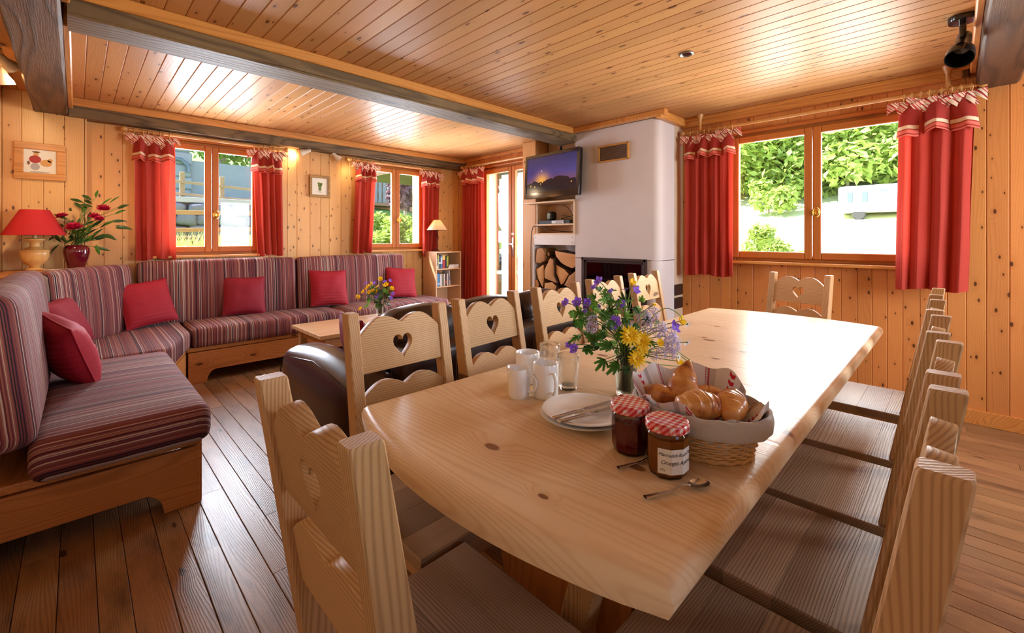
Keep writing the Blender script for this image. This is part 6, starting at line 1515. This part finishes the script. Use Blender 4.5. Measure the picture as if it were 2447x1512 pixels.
for pts in (((20, 113), (50, 208), (98, 252), (137, 238), (149, 218)), ((14, 113), (86, 143), (145, 119), (187, 77), (201, 36), (206, 12)), ((11, 111), (92, 149), (163, 113), (205, 77), (208, 48))):
    q = MB(); vv = []
    P_ = [bq.P(at(*p)[0], -0.03, at(*p)[1]) for p in pts]
    for i in range(len(P_) - 1):
        p0, p1, p2, p3 = P_[max(i - 1, 0)], P_[i], P_[i + 1], P_[min(i + 2, len(P_) - 1)]
        for k in range(6):
            t = k / 6; vv.append(0.5 * ((2 * p1) + (p2 - p0) * t + (2 * p0 - 5 * p1 + 4 * p2 - p3) * t * t + (3 * p1 - p0 - 3 * p2 + p3) * t ** 3))
    vv.append(P_[-1]); q.tube(vv, 0.0012, 5); q.obj('arching_stem', 'stem_green', bq.o, smooth=180)
for i in range(12): bq.stem(bq.P(rl.uniform(-.03, .03), rl.uniform(-.02, .02), 0.19), bow=0.1, rad=0.0022, mat='stem_green' if i % 3 else 'leaf_dark')

# small vase on the coffee table
VC = Vector((2.13, 4.0, 0.454)); glass_vase('small glass vase of flowers on the coffee table', VC, 0.155, 0.030, 0.042)
b2 = Bouquet('wildflower_bouquet', 'small bouquet of yellow and violet flowers on the coffee table', VC, 9, 0.155)
for (x, y) in ((17, 362), (-113, 283), (-75, 308), (-38, 274), (25, 283), (121, 266), (-163, 232), (-88, 232), (-63, 245), (-213, 170), (-234, 178), (-188, 65), (-29, 241), (67, 308), (-130, 266)):
    r, z = at(x, y); b2.flower('cup', r, rl.uniform(-.05, .05), z, 0.022)
for (x, y) in ((-150, 312), (-46, 324), (79, 182), (121, 178), (134, 216), (-25, 182), (96, 341), (54, 333), (-8, 216)):
    r, z = at(x, y); b2.flower('violet', r, rl.uniform(-.05, .05), z, 0.020)
for i in range(46):
    x, y = rl.uniform(-138, 113), rl.uniform(90, 283); r, z = at(x, y); b2.leaf(r, rl.uniform(-.06, .05), z, 0.05, rl.choice(('leaf_green', 'leaf_bright', 'leaf_dark')), stem=i % 3 == 0)
# ranunculus in the burgundy vase
b3 = Bouquet('ranunculus_bouquet', 'pink ranunculus with olive-green leaves in the burgundy vase', (0.0, 4.90, 0.975), 13, 0.185)
for (x, y, dd, sz) in ((-116, 412, .0, .042), (40, 322, -.06, .058), (196, 475, .02, .044), (146, 412, .0, .038), (199, 392, -.02, .034)):
    r, z = at(x, y); b3.flower('pink', r, dd, z, sz, face_to=Vector((0, 0, 1)) - FWD * 0.35 + RGT * (r * 1.5))
LE = ((193, 561, 20), (123, 515, 60), (146, 491, 80), (232, 501, -30), (305, 485, -80), (322, 342, -95), (279, 435, -60), (266, 276, -120), (173, 276, -110), (189, 193, -160), (40, 475, 50), (13, 528, 75), (56, 442, 10), (-20, 458, 60), (-60, 392, 70), (-93, 325, 30), (-166, 249, 100), (-126, 193, 130), (-43, 242, 60), (90, 375, 10), (113, 325, -30), (206, 342, -60), (239, 375, -70), (-27, 176, 40), (73, 209, -20), (123, 242, -60), (23, 226, 10), (-76, 276, 50), (299, 475, -70), (159, 541, 60), (222, 525, -45), (-60, 176, 110), (106, 176, -100), (56, 276, 0), (-7, 342, 30), (156, 325, -40), (90, 458, 20), (289, 325, -85))
LE += tuple((rl.uniform(-130, 150), rl.uniform(190, 330), rl.uniform(-80, 80)) for _ in range(34))
for i, (x, y, ang) in enumerate(LE):
    r, z = at(x, y); p = b3.P(r, rl.uniform(-.05, .05), z)
    if i % 2 == 0: b3.stem(p, rad=0.0016)
    a = R(ang); up = (RGT * math.sin(-a) + Vector((0, 0, math.cos(a)))); nrm = (-FWD * 0.8 + Vector((0, 0, 0.35)) + RGT * rl.uniform(-.5, .5)).normalized()
    yv = (up - nrm * up.dot(nrm)).normalized(); xv = yv.cross(nrm)
    M3 = Matrix((xv, yv, nrm)).transposed().to_euler()
    link('leaf', shared(('s', i % 3), lambda: slim_leaf(0.085 + 0.012 * (i % 3), 0.013), 'leaf_dark' if i % 3 else 'leaf_green'), b3.o, p, M3)
# ================================================================ outside
rg = random.Random(21)
plain('meadow_grass', (196, 200, 150), 0.95, noise_amt=0.18, nscale=0.8); plain('slope_grass', (96, 140, 60), 0.95, noise_amt=0.25, nscale=3.0)
plain('tree_leaf', (96, 138, 62), 0.7, noise_amt=0.4, nscale=0.9, trans=0.3); plain('tree_leaf_light', (158, 182, 92), 0.7, noise_amt=0.35, nscale=0.9, trans=0.3)
plain('conifer_leaf', (74, 104, 66), 0.8, noise_amt=0.4, nscale=0.9, trans=0.15); plain('purple_leaf', (112, 82, 96), 0.7, noise_amt=0.4, nscale=1.5, trans=0.3)
plain('trunk_bark', (176, 164, 154), 0.9, noise_amt=0.3, nscale=6); plain('field_stone', (128, 128, 132), 0.9, noise_amt=0.25, nscale=5, bump=0.6)
plain('concrete', (186, 184, 180), 0.9, noise_amt=0.06, nscale=4); plain('weathered_rail', (158, 136, 102), 0.8, noise_amt=0.12, nscale=9)
plain('grey_stonework', (132, 138, 148), 0.9, noise_amt=0.12, nscale=4); plain('chalet_wood', (150, 116, 92), 0.8, noise_amt=0.15, nscale=5)
plain('camper_white', (236, 236, 236), 0.4); plain('camper_blue', (70, 160, 214), 0.4); plain('tyre', (60, 60, 62), 0.8); plain('dark_pane', (90, 104, 120), 0.2)
def meadow_z(x, y): return 0.70 + 0.062 * (x - 5) + (0.24 * (x - 28) if x > 28 else 0) + 0.10 * noise.noise(Vector((x * 0.3, y * 0.3, 0))) + max(0, (2.0 - y)) * 0.012 * max(0, x - 20)
q = MB(); q.grid(lambda u, v: (4.46 + 66 * u ** 1.6, -40 + 75 * v, meadow_z(4.46 + 66 * u ** 1.6, -40 + 75 * v) - (0.9 if u < 0.01 else 0)), 40, 60)
structure(q.obj('ground_meadow', 'meadow_grass', None, smooth=180))
def slope_z(x, y): return 0.92 + 0.03 * (y - 5.4) + (0.42 if y > 8.9 else 0) + (0.18 * (y - 9) if y > 9 else 0) - (0.04 * (x - 2) if x > 2 else 0) + 0.05 * noise.noise(Vector((x * 0.7, y * 0.7, 3)))
q = MB(); q.grid(lambda u, v: (-14 + 26 * u, 5.42 + 32 * v ** 1.5, slope_z(-14 + 26 * u, 5.42 + 32 * v ** 1.5)), 70, 50)
structure(q.obj('ground_slope', 'slope_grass', None, smooth=180))
# ---- trees
def leaf_cloud(n, rx, ry, rz, s, seed, z0=0.0, cone=False, clumps=9):
    r_ = random.Random(seed); b = MB(); cl = [Vector((r_.uniform(-1, 1), r_.uniform(-1, 1), r_.uniform(-1, 1))) * 0.72 for _ in range(clumps)]
    for i in range(n):
        if cone:
            t = r_.random() ** 0.8; a = r_.uniform(0, 6.283); lay = math.floor(t * 11) / 11 + r_.uniform(0, 0.05); rad = (1 - lay) * r_.uniform(0.25, 1.0)
            p = Vector((rx * rad * math.cos(a), ry * rad * math.sin(a), z0 + rz * (2 * lay) - 0.10 * rz * rad)); nrm = Vector((math.cos(a) * 0.5, math.sin(a) * 0.5, 0.8))
        else:
            c = cl[i % clumps]; d = Vector((r_.gauss(0, 1), r_.gauss(0, 1), r_.gauss(0, 1))).normalized() * (0.46 * r_.random() ** 0.35); q_ = c + d
            p = Vector((q_.x * rx, q_.y * ry, q_.z * rz + z0)); nrm = d + Vector((r_.uniform(-.6, .6), r_.uniform(-.6, .6), 0.5 + r_.uniform(-.6, .6)))
        nrm.normalize(); x = nrm.orthogonal().normalized(); x.rotate(Matrix.Rotation(r_.uniform(0, 6.28), 3, nrm)); y = nrm.cross(x); k = s * r_.uniform(0.6, 1.3)
        b.add([p + x * k, p + y * k * 0.5 + nrm * k * 0.15, p - x * k, p - y * k * 0.5 + nrm * k * 0.1], [(0, 1, 2, 3)])
    return b
def tree_proto(name, label, cat, kind, mat, **kw):
    o = thing(name, label, cat)
    if kind == 'broad':
        leaf_cloud(kw['n'], kw['r'], kw['r'], kw['h'] * 0.36, kw['s'], kw['seed'], kw['h'] * 0.62, clumps=kw.get('cl', 12)).obj('crown', mat, o, recalc=False)
        th = kw['h'] * 0.6
    elif kind == 'conifer':
        leaf_cloud(kw['n'], kw['r'], kw['r'], kw['h'] * 0.40, kw['s'], kw['seed'], kw['h'] * 0.20, cone=True).obj('crown', mat, o, recalc=False); th = kw['h'] * 0.95
    else:
        leaf_cloud(kw['n'], kw['r'], kw['r'], kw['h'] * 0.5, kw['s'], kw['seed'], kw['h'] * 0.5, clumps=7).obj('crown', mat, o, recalc=False); th = kw['h'] * 0.4
    b = MB(); b.tube([(0, 0, -0.3), (0.02 * th, 0, th * 0.5), (0, 0.01 * th, th)], [kw.get('tr', 0.2), kw.get('tr', 0.2) * 0.75, kw.get('tr', 0.2) * 0.25], 8); b.obj('trunk', 'trunk_bark', o, smooth=180)
    return o
PR = dict(a=tree_proto('broadleaf_tree', 't', 'tree', 'broad', 'tree_leaf', n=2600, r=3.4, h=12.0, s=0.34, seed=1),
          b=tree_proto('broadleaf_tree', 't', 'tree', 'broad', 'tree_leaf_light', n=2600, r=3.0, h=9.0, s=0.30, seed=2),
          c=tree_proto('spruce_tree', 't', 'tree', 'conifer', 'conifer_leaf', n=2600, r=2.4, h=17.0, s=0.42, seed=3, tr=0.26),
          s=tree_proto('shrub', 't', 'shrub', 'shrub', 'tree_leaf_light', n=900, r=1.0, h=1.6, s=0.13, seed=4, tr=0.05))
PR['u'] = tree_proto('undergrowth_bush', 't', 'shrub', 'shrub', 'tree_leaf_light', n=1800, r=2.3, h=3.6, s=0.17, seed=14, tr=0.08)
used = set()
def plant(k, x, y, z, sc, label, group):
    o = PR[k] if k not in used else copy_tree(PR[k]); used.add(k)
    o.location = (x, y, z); o.scale = (sc, sc, sc * rg.uniform(0.92, 1.1)); o.rotation_euler = (0, 0, rg.uniform(0, 6.28)); o['label'] = label; o['group'] = group; return o
FOREST = [('c', 40, 13.5, 1.0), ('c', 44, 12.5, 1.15), ('c', 37.5, 10.6, 0.95), ('b', 39, 12.2, 0.7), ('c', 41, 9.6, 1.1), ('c', 47, 10.5, 1.25), ('a', 43, 8.2, 0.9), ('b', 38.5, 8.6, 0.65), ('a', 47, 6.8, 1.1), ('b', 38, 7.2, 0.6), ('a', 40, 6.3, 0.85), ('b', 36, 5.9, 0.5), ('a', 45, 5.0, 1.0), ('a', 39, 4.9, 0.75), ('a', 44, 3.3, 1.0), ('b', 41, 3.2, 0.75), ('a', 50, 4.5, 1.3), ('a', 48, 2.0, 1.2), ('b', 44, 1.6, 0.85), ('a', 50, 0.5, 1.25), ('c', 52, 8.5, 1.3), ('c', 53, 12.5, 1.35), ('a', 54, 6.5, 1.4), ('a', 55, 2.8, 1.45), ('c', 52, 15, 1.3), ('b', 46, 0.0, 0.9), ('a', 58, 10, 1.5), ('a', 58, 5.0, 1.6), ('a', 42, 15.0, 1.0)]
FL = {'c': 'tall grey-trunked spruce in the wood beyond the meadow', 'a': 'dark green broadleaf tree in the wood beyond the meadow', 'b': 'pale sunlit green tree at the edge of the wood'}
for k, x, y, sc in FOREST: plant(k, x, y, meadow_z(x, y) - 0.2, sc, FL[k], 'trees seen through the wide window')
plant('s', 8.0, 2.12, meadow_z(8.0, 2.1) - 0.15, 0.42, 'small dark green bush in the meadow outside the wide window', 'meadow bushes'); plant('s', 7.6, 1.72, meadow_z(7.6, 1.7) - 0.1, 0.26, 'tiny bush in the meadow beside the larger one', 'meadow bushes')
plant('s', 30.0, 8.0, meadow_z(30, 8) - 0.2, 1.6, 'pale shrub halfway up the sunny meadow', 'meadow bushes'); plant('s', 33.0, 6.0, meadow_z(33, 6) - 0.3, 1.9, 'pale shrub at the foot of the wood', 'meadow bushes')
for i in range(16):
    yy = 0.5 + 0.85 * i; xx = 37.5 + 3.0 * math.sin(i * 2.1) - 0.12 * yy
    plant('u', xx, yy, meadow_z(xx, yy) - 0.5, 0.8 + 0.45 * (i % 3), 'bright undergrowth bush in front of the wood', 'undergrowth at the wood edge')
# ---- camper parked in the meadow
cp = thing('camper', 'white camper with blue flash and two windows parked below the wood', 'camper', (28.0, 3.0, meadow_z(28, 3.0)), 0.0)
b = MB(); b.rbox((0.9, -0.55, 1.05), (1.9, 3.6, 1.35), 0.12, 3); b.obj('living_box', 'camper_white', cp, smooth=40)
b = MB(); b.rbox((0.9, -2.9, 0.75), (1.8, 1.3, 0.9), 0.18, 3); b.obj('cab', 'camper_white', cp, smooth=40)
b = MB(); b.outline([[(-1.95, 0.42), (-1.2, 0.42), (-1.2, 0.55), (-1.5, 0.98), (-1.95, 0.92)]], 0.03, M=Matrix.Translation((-0.06, 0, 0)) @ Matrix.Rotation(R(90), 4, 'Z') @ Matrix.Rotation(R(90), 4, 'X')); b.obj('blue_flash', 'camper_blue', cp)
for yy in (0.15, 0.75): b = MB(); b.box((-0.06, yy, 1.15), (0.04, 0.24, 0.52), 0.02); b.obj('side_window', 'dark_pane', cp)
for yy in (-0.6, -1.3): b = MB(); b.box((-0.06, yy, 1.42), (0.04, 0.3, 0.08), 0.01); b.obj('vent', 'dark_pane', cp)
for yy in (0.4, -1.55): b = MB(); b.lathe([(0.0, -0.1), (0.24, -0.1), (0.28, -0.06), (0.28, 0.06), (0.24, 0.1), (0, 0.1)], 20, M=Matrix.Translation((0.1, yy, 0.28)) @ Matrix.Rotation(R(90), 4, 'Y')); b.obj('wheel', 'tyre', cp, smooth=40)
# ---- first window: rails, stone wall, fence, slope
def pole_obj(name, parent, p0, p1, r, mat='weathered_rail', sq=True):
    p0, p1 = Vector(p0), Vector(p1); d = p1 - p0; b = MB()
    if sq: b.box((0, 0, d.length / 2), (r * 2, r * 2, d.length), r * 0.15, seg=1)
    else: b.tube([(0, 0, 0), (0, 0, d.length / 2), (0, 0, d.length)], [r, r * 0.97, r * 0.9], 10)
    return b.obj(name, mat, parent, loc=p0, rot=d.to_track_quat('Z', 'Y').to_euler(), smooth=None if sq else 60)
fn1 = thing('wooden_fence', 'low fence of two beige rails just outside the first window', 'fence', (0, 0, 0))
for z0, z1 in ((1.53, 1.575), (1.29, 1.36)): pole_obj('rail', fn1, (-1.0, 7.05, z0 - 0.02), (3.4, 7.0, z1 + 0.02), 0.028)
for xx in (-0.9, 3.2): pole_obj('post', fn1, (xx, 7.06, 0.7), (xx, 7.06, 1.65), 0.05)
fn2 = thing('wooden_fence', 'pale post-and-rail fence on top of the stone wall', 'fence', (0, 0, 0))
for xx in (0.1, 0.67, 1.24, 1.80, 2.38, 2.95): pole_obj('post', fn2, (xx, 9.0, 1.8), (xx, 9.0, 2.31 - 0.05 * (xx - 1.24)), 0.032)
for zz in (2.17, 1.97): pole_obj('rail', fn2, (0.0, 8.96, zz + 0.03), (3.1, 8.96, zz - 0.12), 0.020)
sw = thing('stone_wall', 'rough grey field-stone retaining wall with concrete cap behind the rails', 'wall', (0, 0, 0))
st_m = []
for k in range(5):
    b = MB(); b.rbox((0, 0, 0), (0.34, 0.22, 0.19), 0.07, 2)
    b.v = [tuple(Vector(p) * (1 + 0.16 * noise.noise(Vector(p) * 6 + Vector((k * 5, 0, 0))))) for p in b.v]; o = b.obj('tmp', 'field_stone', None, smooth=60); st_m.append(o.data); bpy.data.objects.remove(o)
for row in range(5):
    x = -1.2 + 0.17 * (row % 2)
    while x < 4.0:
        s = rg.uniform(0.75, 1.25); o = link('stone', rg.choice(st_m), sw, (x, 8.82 + rg.uniform(-.05, .05), 0.96 + row * 0.185), (rg.uniform(-.2, .2), rg.uniform(-.2, .2), rg.uniform(-.3, .3))); o.scale = (s, 1, rg.uniform(0.85, 1.05)); x += 0.33 * s
b = MB(); b.box((1.4, 8.95, 1.84), (5.6, 0.36, 0.09), 0.01); b.obj('cap', 'concrete', sw)
b = MB(); b.box((1.4, 8.98, 1.3), (5.4, 0.2, 1.0)); b.obj('core', 'grey_stonework', sw)
for k, (x0, z, r) in enumerate(((0.3, 1.16, 0.07), (0.9, 1.05, 0.08))):
    o = tag(pole_obj('timber_log', None, (x0, 7.5, z), (x0 + 2.6, 7.45, z + 0.06), r, 'bark', False), ('upper' if k == 0 else 'lower') + ' dark log lying in front of the stone wall', 'log', 'logs outside')
pl_ = thing('stone_pillar', 'grey stone house corner with a bent pipe, seen through the first window', 'pillar', (1.55, 12.6, 0))
for k in range(12):
    b = MB(); b.box((0, 0, 0), (0.62 + 0.05 * (k % 2), 0.6, 0.28), 0.03, seg=1); b.obj('stone', 'grey_stonework', pl_, loc=(0.0, 0, 1.6 + 0.285 * k))
b = MB(); b.tube([(-0.1, -0.36, 3.0), (0.12, -0.36, 2.98), (0.25, -0.36, 2.85), (0.26, -0.36, 2.7)], 0.04, 8); b.obj('pipe', 'dark_pane', pl_, smooth=60)
b = MB(); b.box((0.1, 0, 3.55), (1.1, 0.9, 0.3), 0.03); b.obj('head_stone', 'grey_stonework', pl_)
tw = one_box('terrace_wall', (1.8, 12.4, 1.2), (3.1, 12.6, 3.0), 'grey_stonework'); tag(tw, 'plain grey terrace wall behind the fence', 'wall')
for i, (k, x, y, sc) in enumerate((('a', 2.2, 19, 0.8), ('b', 4.0, 20, 0.75), ('c', 5.8, 22, 0.7), ('b', 5.4, 18, 0.6), ('a', 0.5, 21, 0.9), ('c', 3.2, 25, 0.9), ('a', 6.6, 26, 1.0), ('b', 2.9, 16.5, 0.42), ('a', 8.0, 24, 1.0), ('c', 10.0, 24, 1.0))):
    plant(k, x, y, slope_z(x, y) - 0.3, sc, {'a': 'dark broadleaf tree on the slope behind the house', 'b': 'sunny pale tree on the slope behind the house', 'c': 'spruce on the slope behind the house'}[k], 'trees on the slope behind')
def grass_tufts(name, label, x0, x1, y0, y1, n, h, mat):
    b = MB()
    for i in range(n):
        x, y = rg.uniform(x0, x1), rg.uniform(y0, y1); z = slope_z(x, y); a = rg.uniform(0, 6.28); hh = h * rg.uniform(0.5, 1.2); w = 0.006; lean = Vector((math.cos(a), math.sin(a), 0)) * hh * 0.3; s = Vector((-math.sin(a), math.cos(a), 0)) * w
        p = Vector((x, y, z)); b.add([p - s, p + s, p + lean * 0.4 + s * 0.8 + Vector((0, 0, hh * 0.6)), p + lean * 0.4 - s * 0.8 + Vector((0, 0, hh * 0.6)), p + lean + Vector((0, 0, hh))], [(0, 1, 2, 3), (3, 2, 4)])
    o = tag(b.obj(name, mat, None, recalc=False), label, 'grass'); o['kind'] = 'stuff'; return o
plain('tall_grass', (192, 196, 130), 0.8, noise_amt=0.3, nscale=2.0, trans=0.3)
grass_tufts('tall_grass', 'tall pale grass growing in front of the stone wall', -0.5, 3.2, 6.2, 7.6, 2600, 0.30, 'tall_grass')
# ---- second window: bushes, neighbour chalet, copper-leaved tree
for k, (x, y, sc) in enumerate(((4.1, 8.0, 0.62), (4.5, 7.8, 0.55), (4.9, 8.2, 0.6), (4.35, 7.3, 0.42), (5.2, 7.9, 0.5), (3.8, 7.6, 0.5))): plant('s', x, y, slope_z(x, y) - 0.1, sc, 'leafy green bush outside the window behind the bookcase', 'bushes by the back wall')
ch = thing('neighbour_chalet', 'brown wooden chalet with carved balcony beyond the second window', 'building', (6.6, 13.4, 1.4))
b = MB(); b.box((0.6, 0.6, 1.6), (2.6, 1.0, 3.6), 0.02); b.obj('wall', 'chalet_wood', ch)
b = MB(); b.box((0.25, -0.15, 0.9), (1.5, 0.5, 0.10), 0.01); b.obj('balcony_floor', 'chalet_wood', ch)
b = MB(); b.box((0.25, -0.4, 1.75), (1.5, 0.06, 0.07), 0.01); b.obj('balcony_rail', 'chalet_wood', ch)
for i in range(10): b = MB(); b.outline([[(-0.06, 0), (0.06, 0), (0.045, 0.25), (0.065, 0.4), (0.045, 0.55), (0.06, 0.8), (-0.06, 0.8), (-0.045, 0.55), (-0.065, 0.4), (-0.045, 0.25)]], 0.03, M=Matrix.Rotation(R(90), 4, 'X')); b.obj('balcony_slat', 'grey_stonework', ch, loc=(-0.43 + 0.15 * i, -0.4, 0.95))
b = MB(); b.box((0.1, 0.08, 0.15), (0.7, 0.05, 1.2), 0.01); b.obj('door', 'weathered_rail', ch)
b = MB(); b.outline([[(-1.2, 3.3), (0.6, 4.3), (2.4, 3.3), (2.4, 3.45), (0.6, 4.48), (-1.2, 3.45)]], 1.8, M=Matrix.Translation((0, 0.5, 0)) @ Matrix.Rotation(R(90), 4, 'X')); b.obj('roof', 'grey_stonework', ch)
pt = tree_proto('copper_tree', 'copper-leaved tree between chalet and window', 'tree', 'broad', 'purple_leaf', n=1500, r=0.75, h=2.6, s=0.10, seed=9, tr=0.06, cl=10); pt.location = (6.55, 10.9, 1.25)
for k in range(5):
    o = link('boulder', rg.choice(st_m), None, (5.4 + 0.5 * k, 9.4 + 0.1 * k, 1.25 + 0.02 * k), (0.1 * k, 0, k)); o.scale = (1.6, 1.5, 1.5); tag(o, 'grey boulder behind the bushes at the second window', 'boulder', 'boulders')
# ---- balcony outside the glazed door
bal = thing('balcony', 'wooden balcony with boarded railing outside the glazed door', 'balcony', (0, 0, 0))
for i in range(13): b = MB(); b.box((0, 0, 0), (0.105, 7.0, 0.03), 0.003, seg=1); b.obj('deck_board', 'weathered_rail', bal, loc=(4.32 + 0.11 * i, 5.5, -0.03))
for i in range(52): b = MB(); b.box((0, 0, 0), (0.025, 0.10, 0.74), 0.003, seg=1); b.obj('railing_board', 'weathered_rail', bal, loc=(5.62, 3.2 + 0.107 * i, 0.42))
for zz in (0.83, 0.06): b = MB(); b.box((0, 0, 0), (0.07, 5.7, 0.06), 0.006, seg=1); b.obj('rail', 'weathered_rail', bal, loc=(5.60, 5.95, zz))
b = MB(); b.box((0, 0, 0), (0.15, 0.15, 2.65), 0.01, seg=1); b.obj('roof_post', 'weathered_rail', bal, loc=(4.95, 5.43, 1.3))
structure(one_box('balcony_roof', (4.24, 2.6, 2.45), (6.3, 9.0, 2.55), 'old_beam'))
cl_ = thing('hanging_cloth', 'dark blue cloth hung over the balcony rail', 'cloth', (5.54, 5.80, 0.80)); b = MB(); b.grid(lambda u, v: (-0.02 + 0.02 * math.sin(u * 9), -0.09 + 0.18 * u, -0.22 * v * (0.7 + 0.3 * math.sin(u * 5)) + 0.06), 8, 6); plain('blue_cloth', (70, 92, 140), 0.9); b.obj('cloth_fold', 'blue_cloth', cl_, smooth=180)
def brick_mat():
    m, t, n, l, b = nt('tower_brick'); tc = n.new('ShaderNodeTexCoord'); mp = n.new('ShaderNodeMapping'); l.new(tc.outputs['Object'], mp.inputs[0]); mp.inputs['Rotation'].default_value = (R(90), 0, R(90))
    br = n.new('ShaderNodeTexBrick'); br.inputs['Scale'].default_value = 3.0; br.inputs['Color1'].default_value = lin((176, 116, 96)); br.inputs['Color2'].default_value = lin((196, 150, 130)); br.inputs['Mortar'].default_value = lin((226, 220, 214)); l.new(mp.outputs[0], br.inputs['Vector']); l.new(br.outputs[0], b.inputs['Base Color']); b.inputs['Roughness'].default_value = 0.9; MATS['tower_brick'] = m
brick_mat()
tw2 = thing('brick_house', 'pink brick house gable seen through the glazed door', 'building', (14.0, 12.9, -0.5)); b = MB(); b.box((1.0, 0, 3.0), (2.0, 4.0, 6.4)); b.obj('wall', 'tower_brick', tw2); b = MB(); b.box((-0.3, 0.9, 3.3), (0.5, 0.06, 1.0)); b.obj('shutter', 'purple_leaf', tw2)
b = MB(); b.outline([[(-2.4, 0), (0, 1.4), (2.4, 0), (2.4, 0.2), (0, 1.62), (-2.4, 0.2)]], 2.6, M=Matrix.Translation((1.0, 0, 6.1)) @ Matrix.Rotation(R(90), 4, 'Z') @ Matrix.Rotation(R(90), 4, 'X')); b.obj('roof', 'chalet_wood', tw2)
hut = thing('slate_shed', 'shed with pale slate roof below the balcony', 'shed', (9.0, 8.9, 0.0))
b = MB(); b.box((0.9, 0, 0.3), (1.8, 3.0, 1.1)); b.obj('wall', 'concrete', hut)
for r_ in range(5):
    for c_ in range(8): b = MB(); b.box((0, 0, 0), (0.30, 0.40, 0.03), 0.004, seg=1); b.obj('roof_slate', 'grey_stonework', hut, loc=(-0.05 + 0.26 * r_, -1.45 + 0.41 * c_ + 0.1 * (r_ % 2), 0.90 + 0.115 * r_), rot=(0, R(-23), 0))
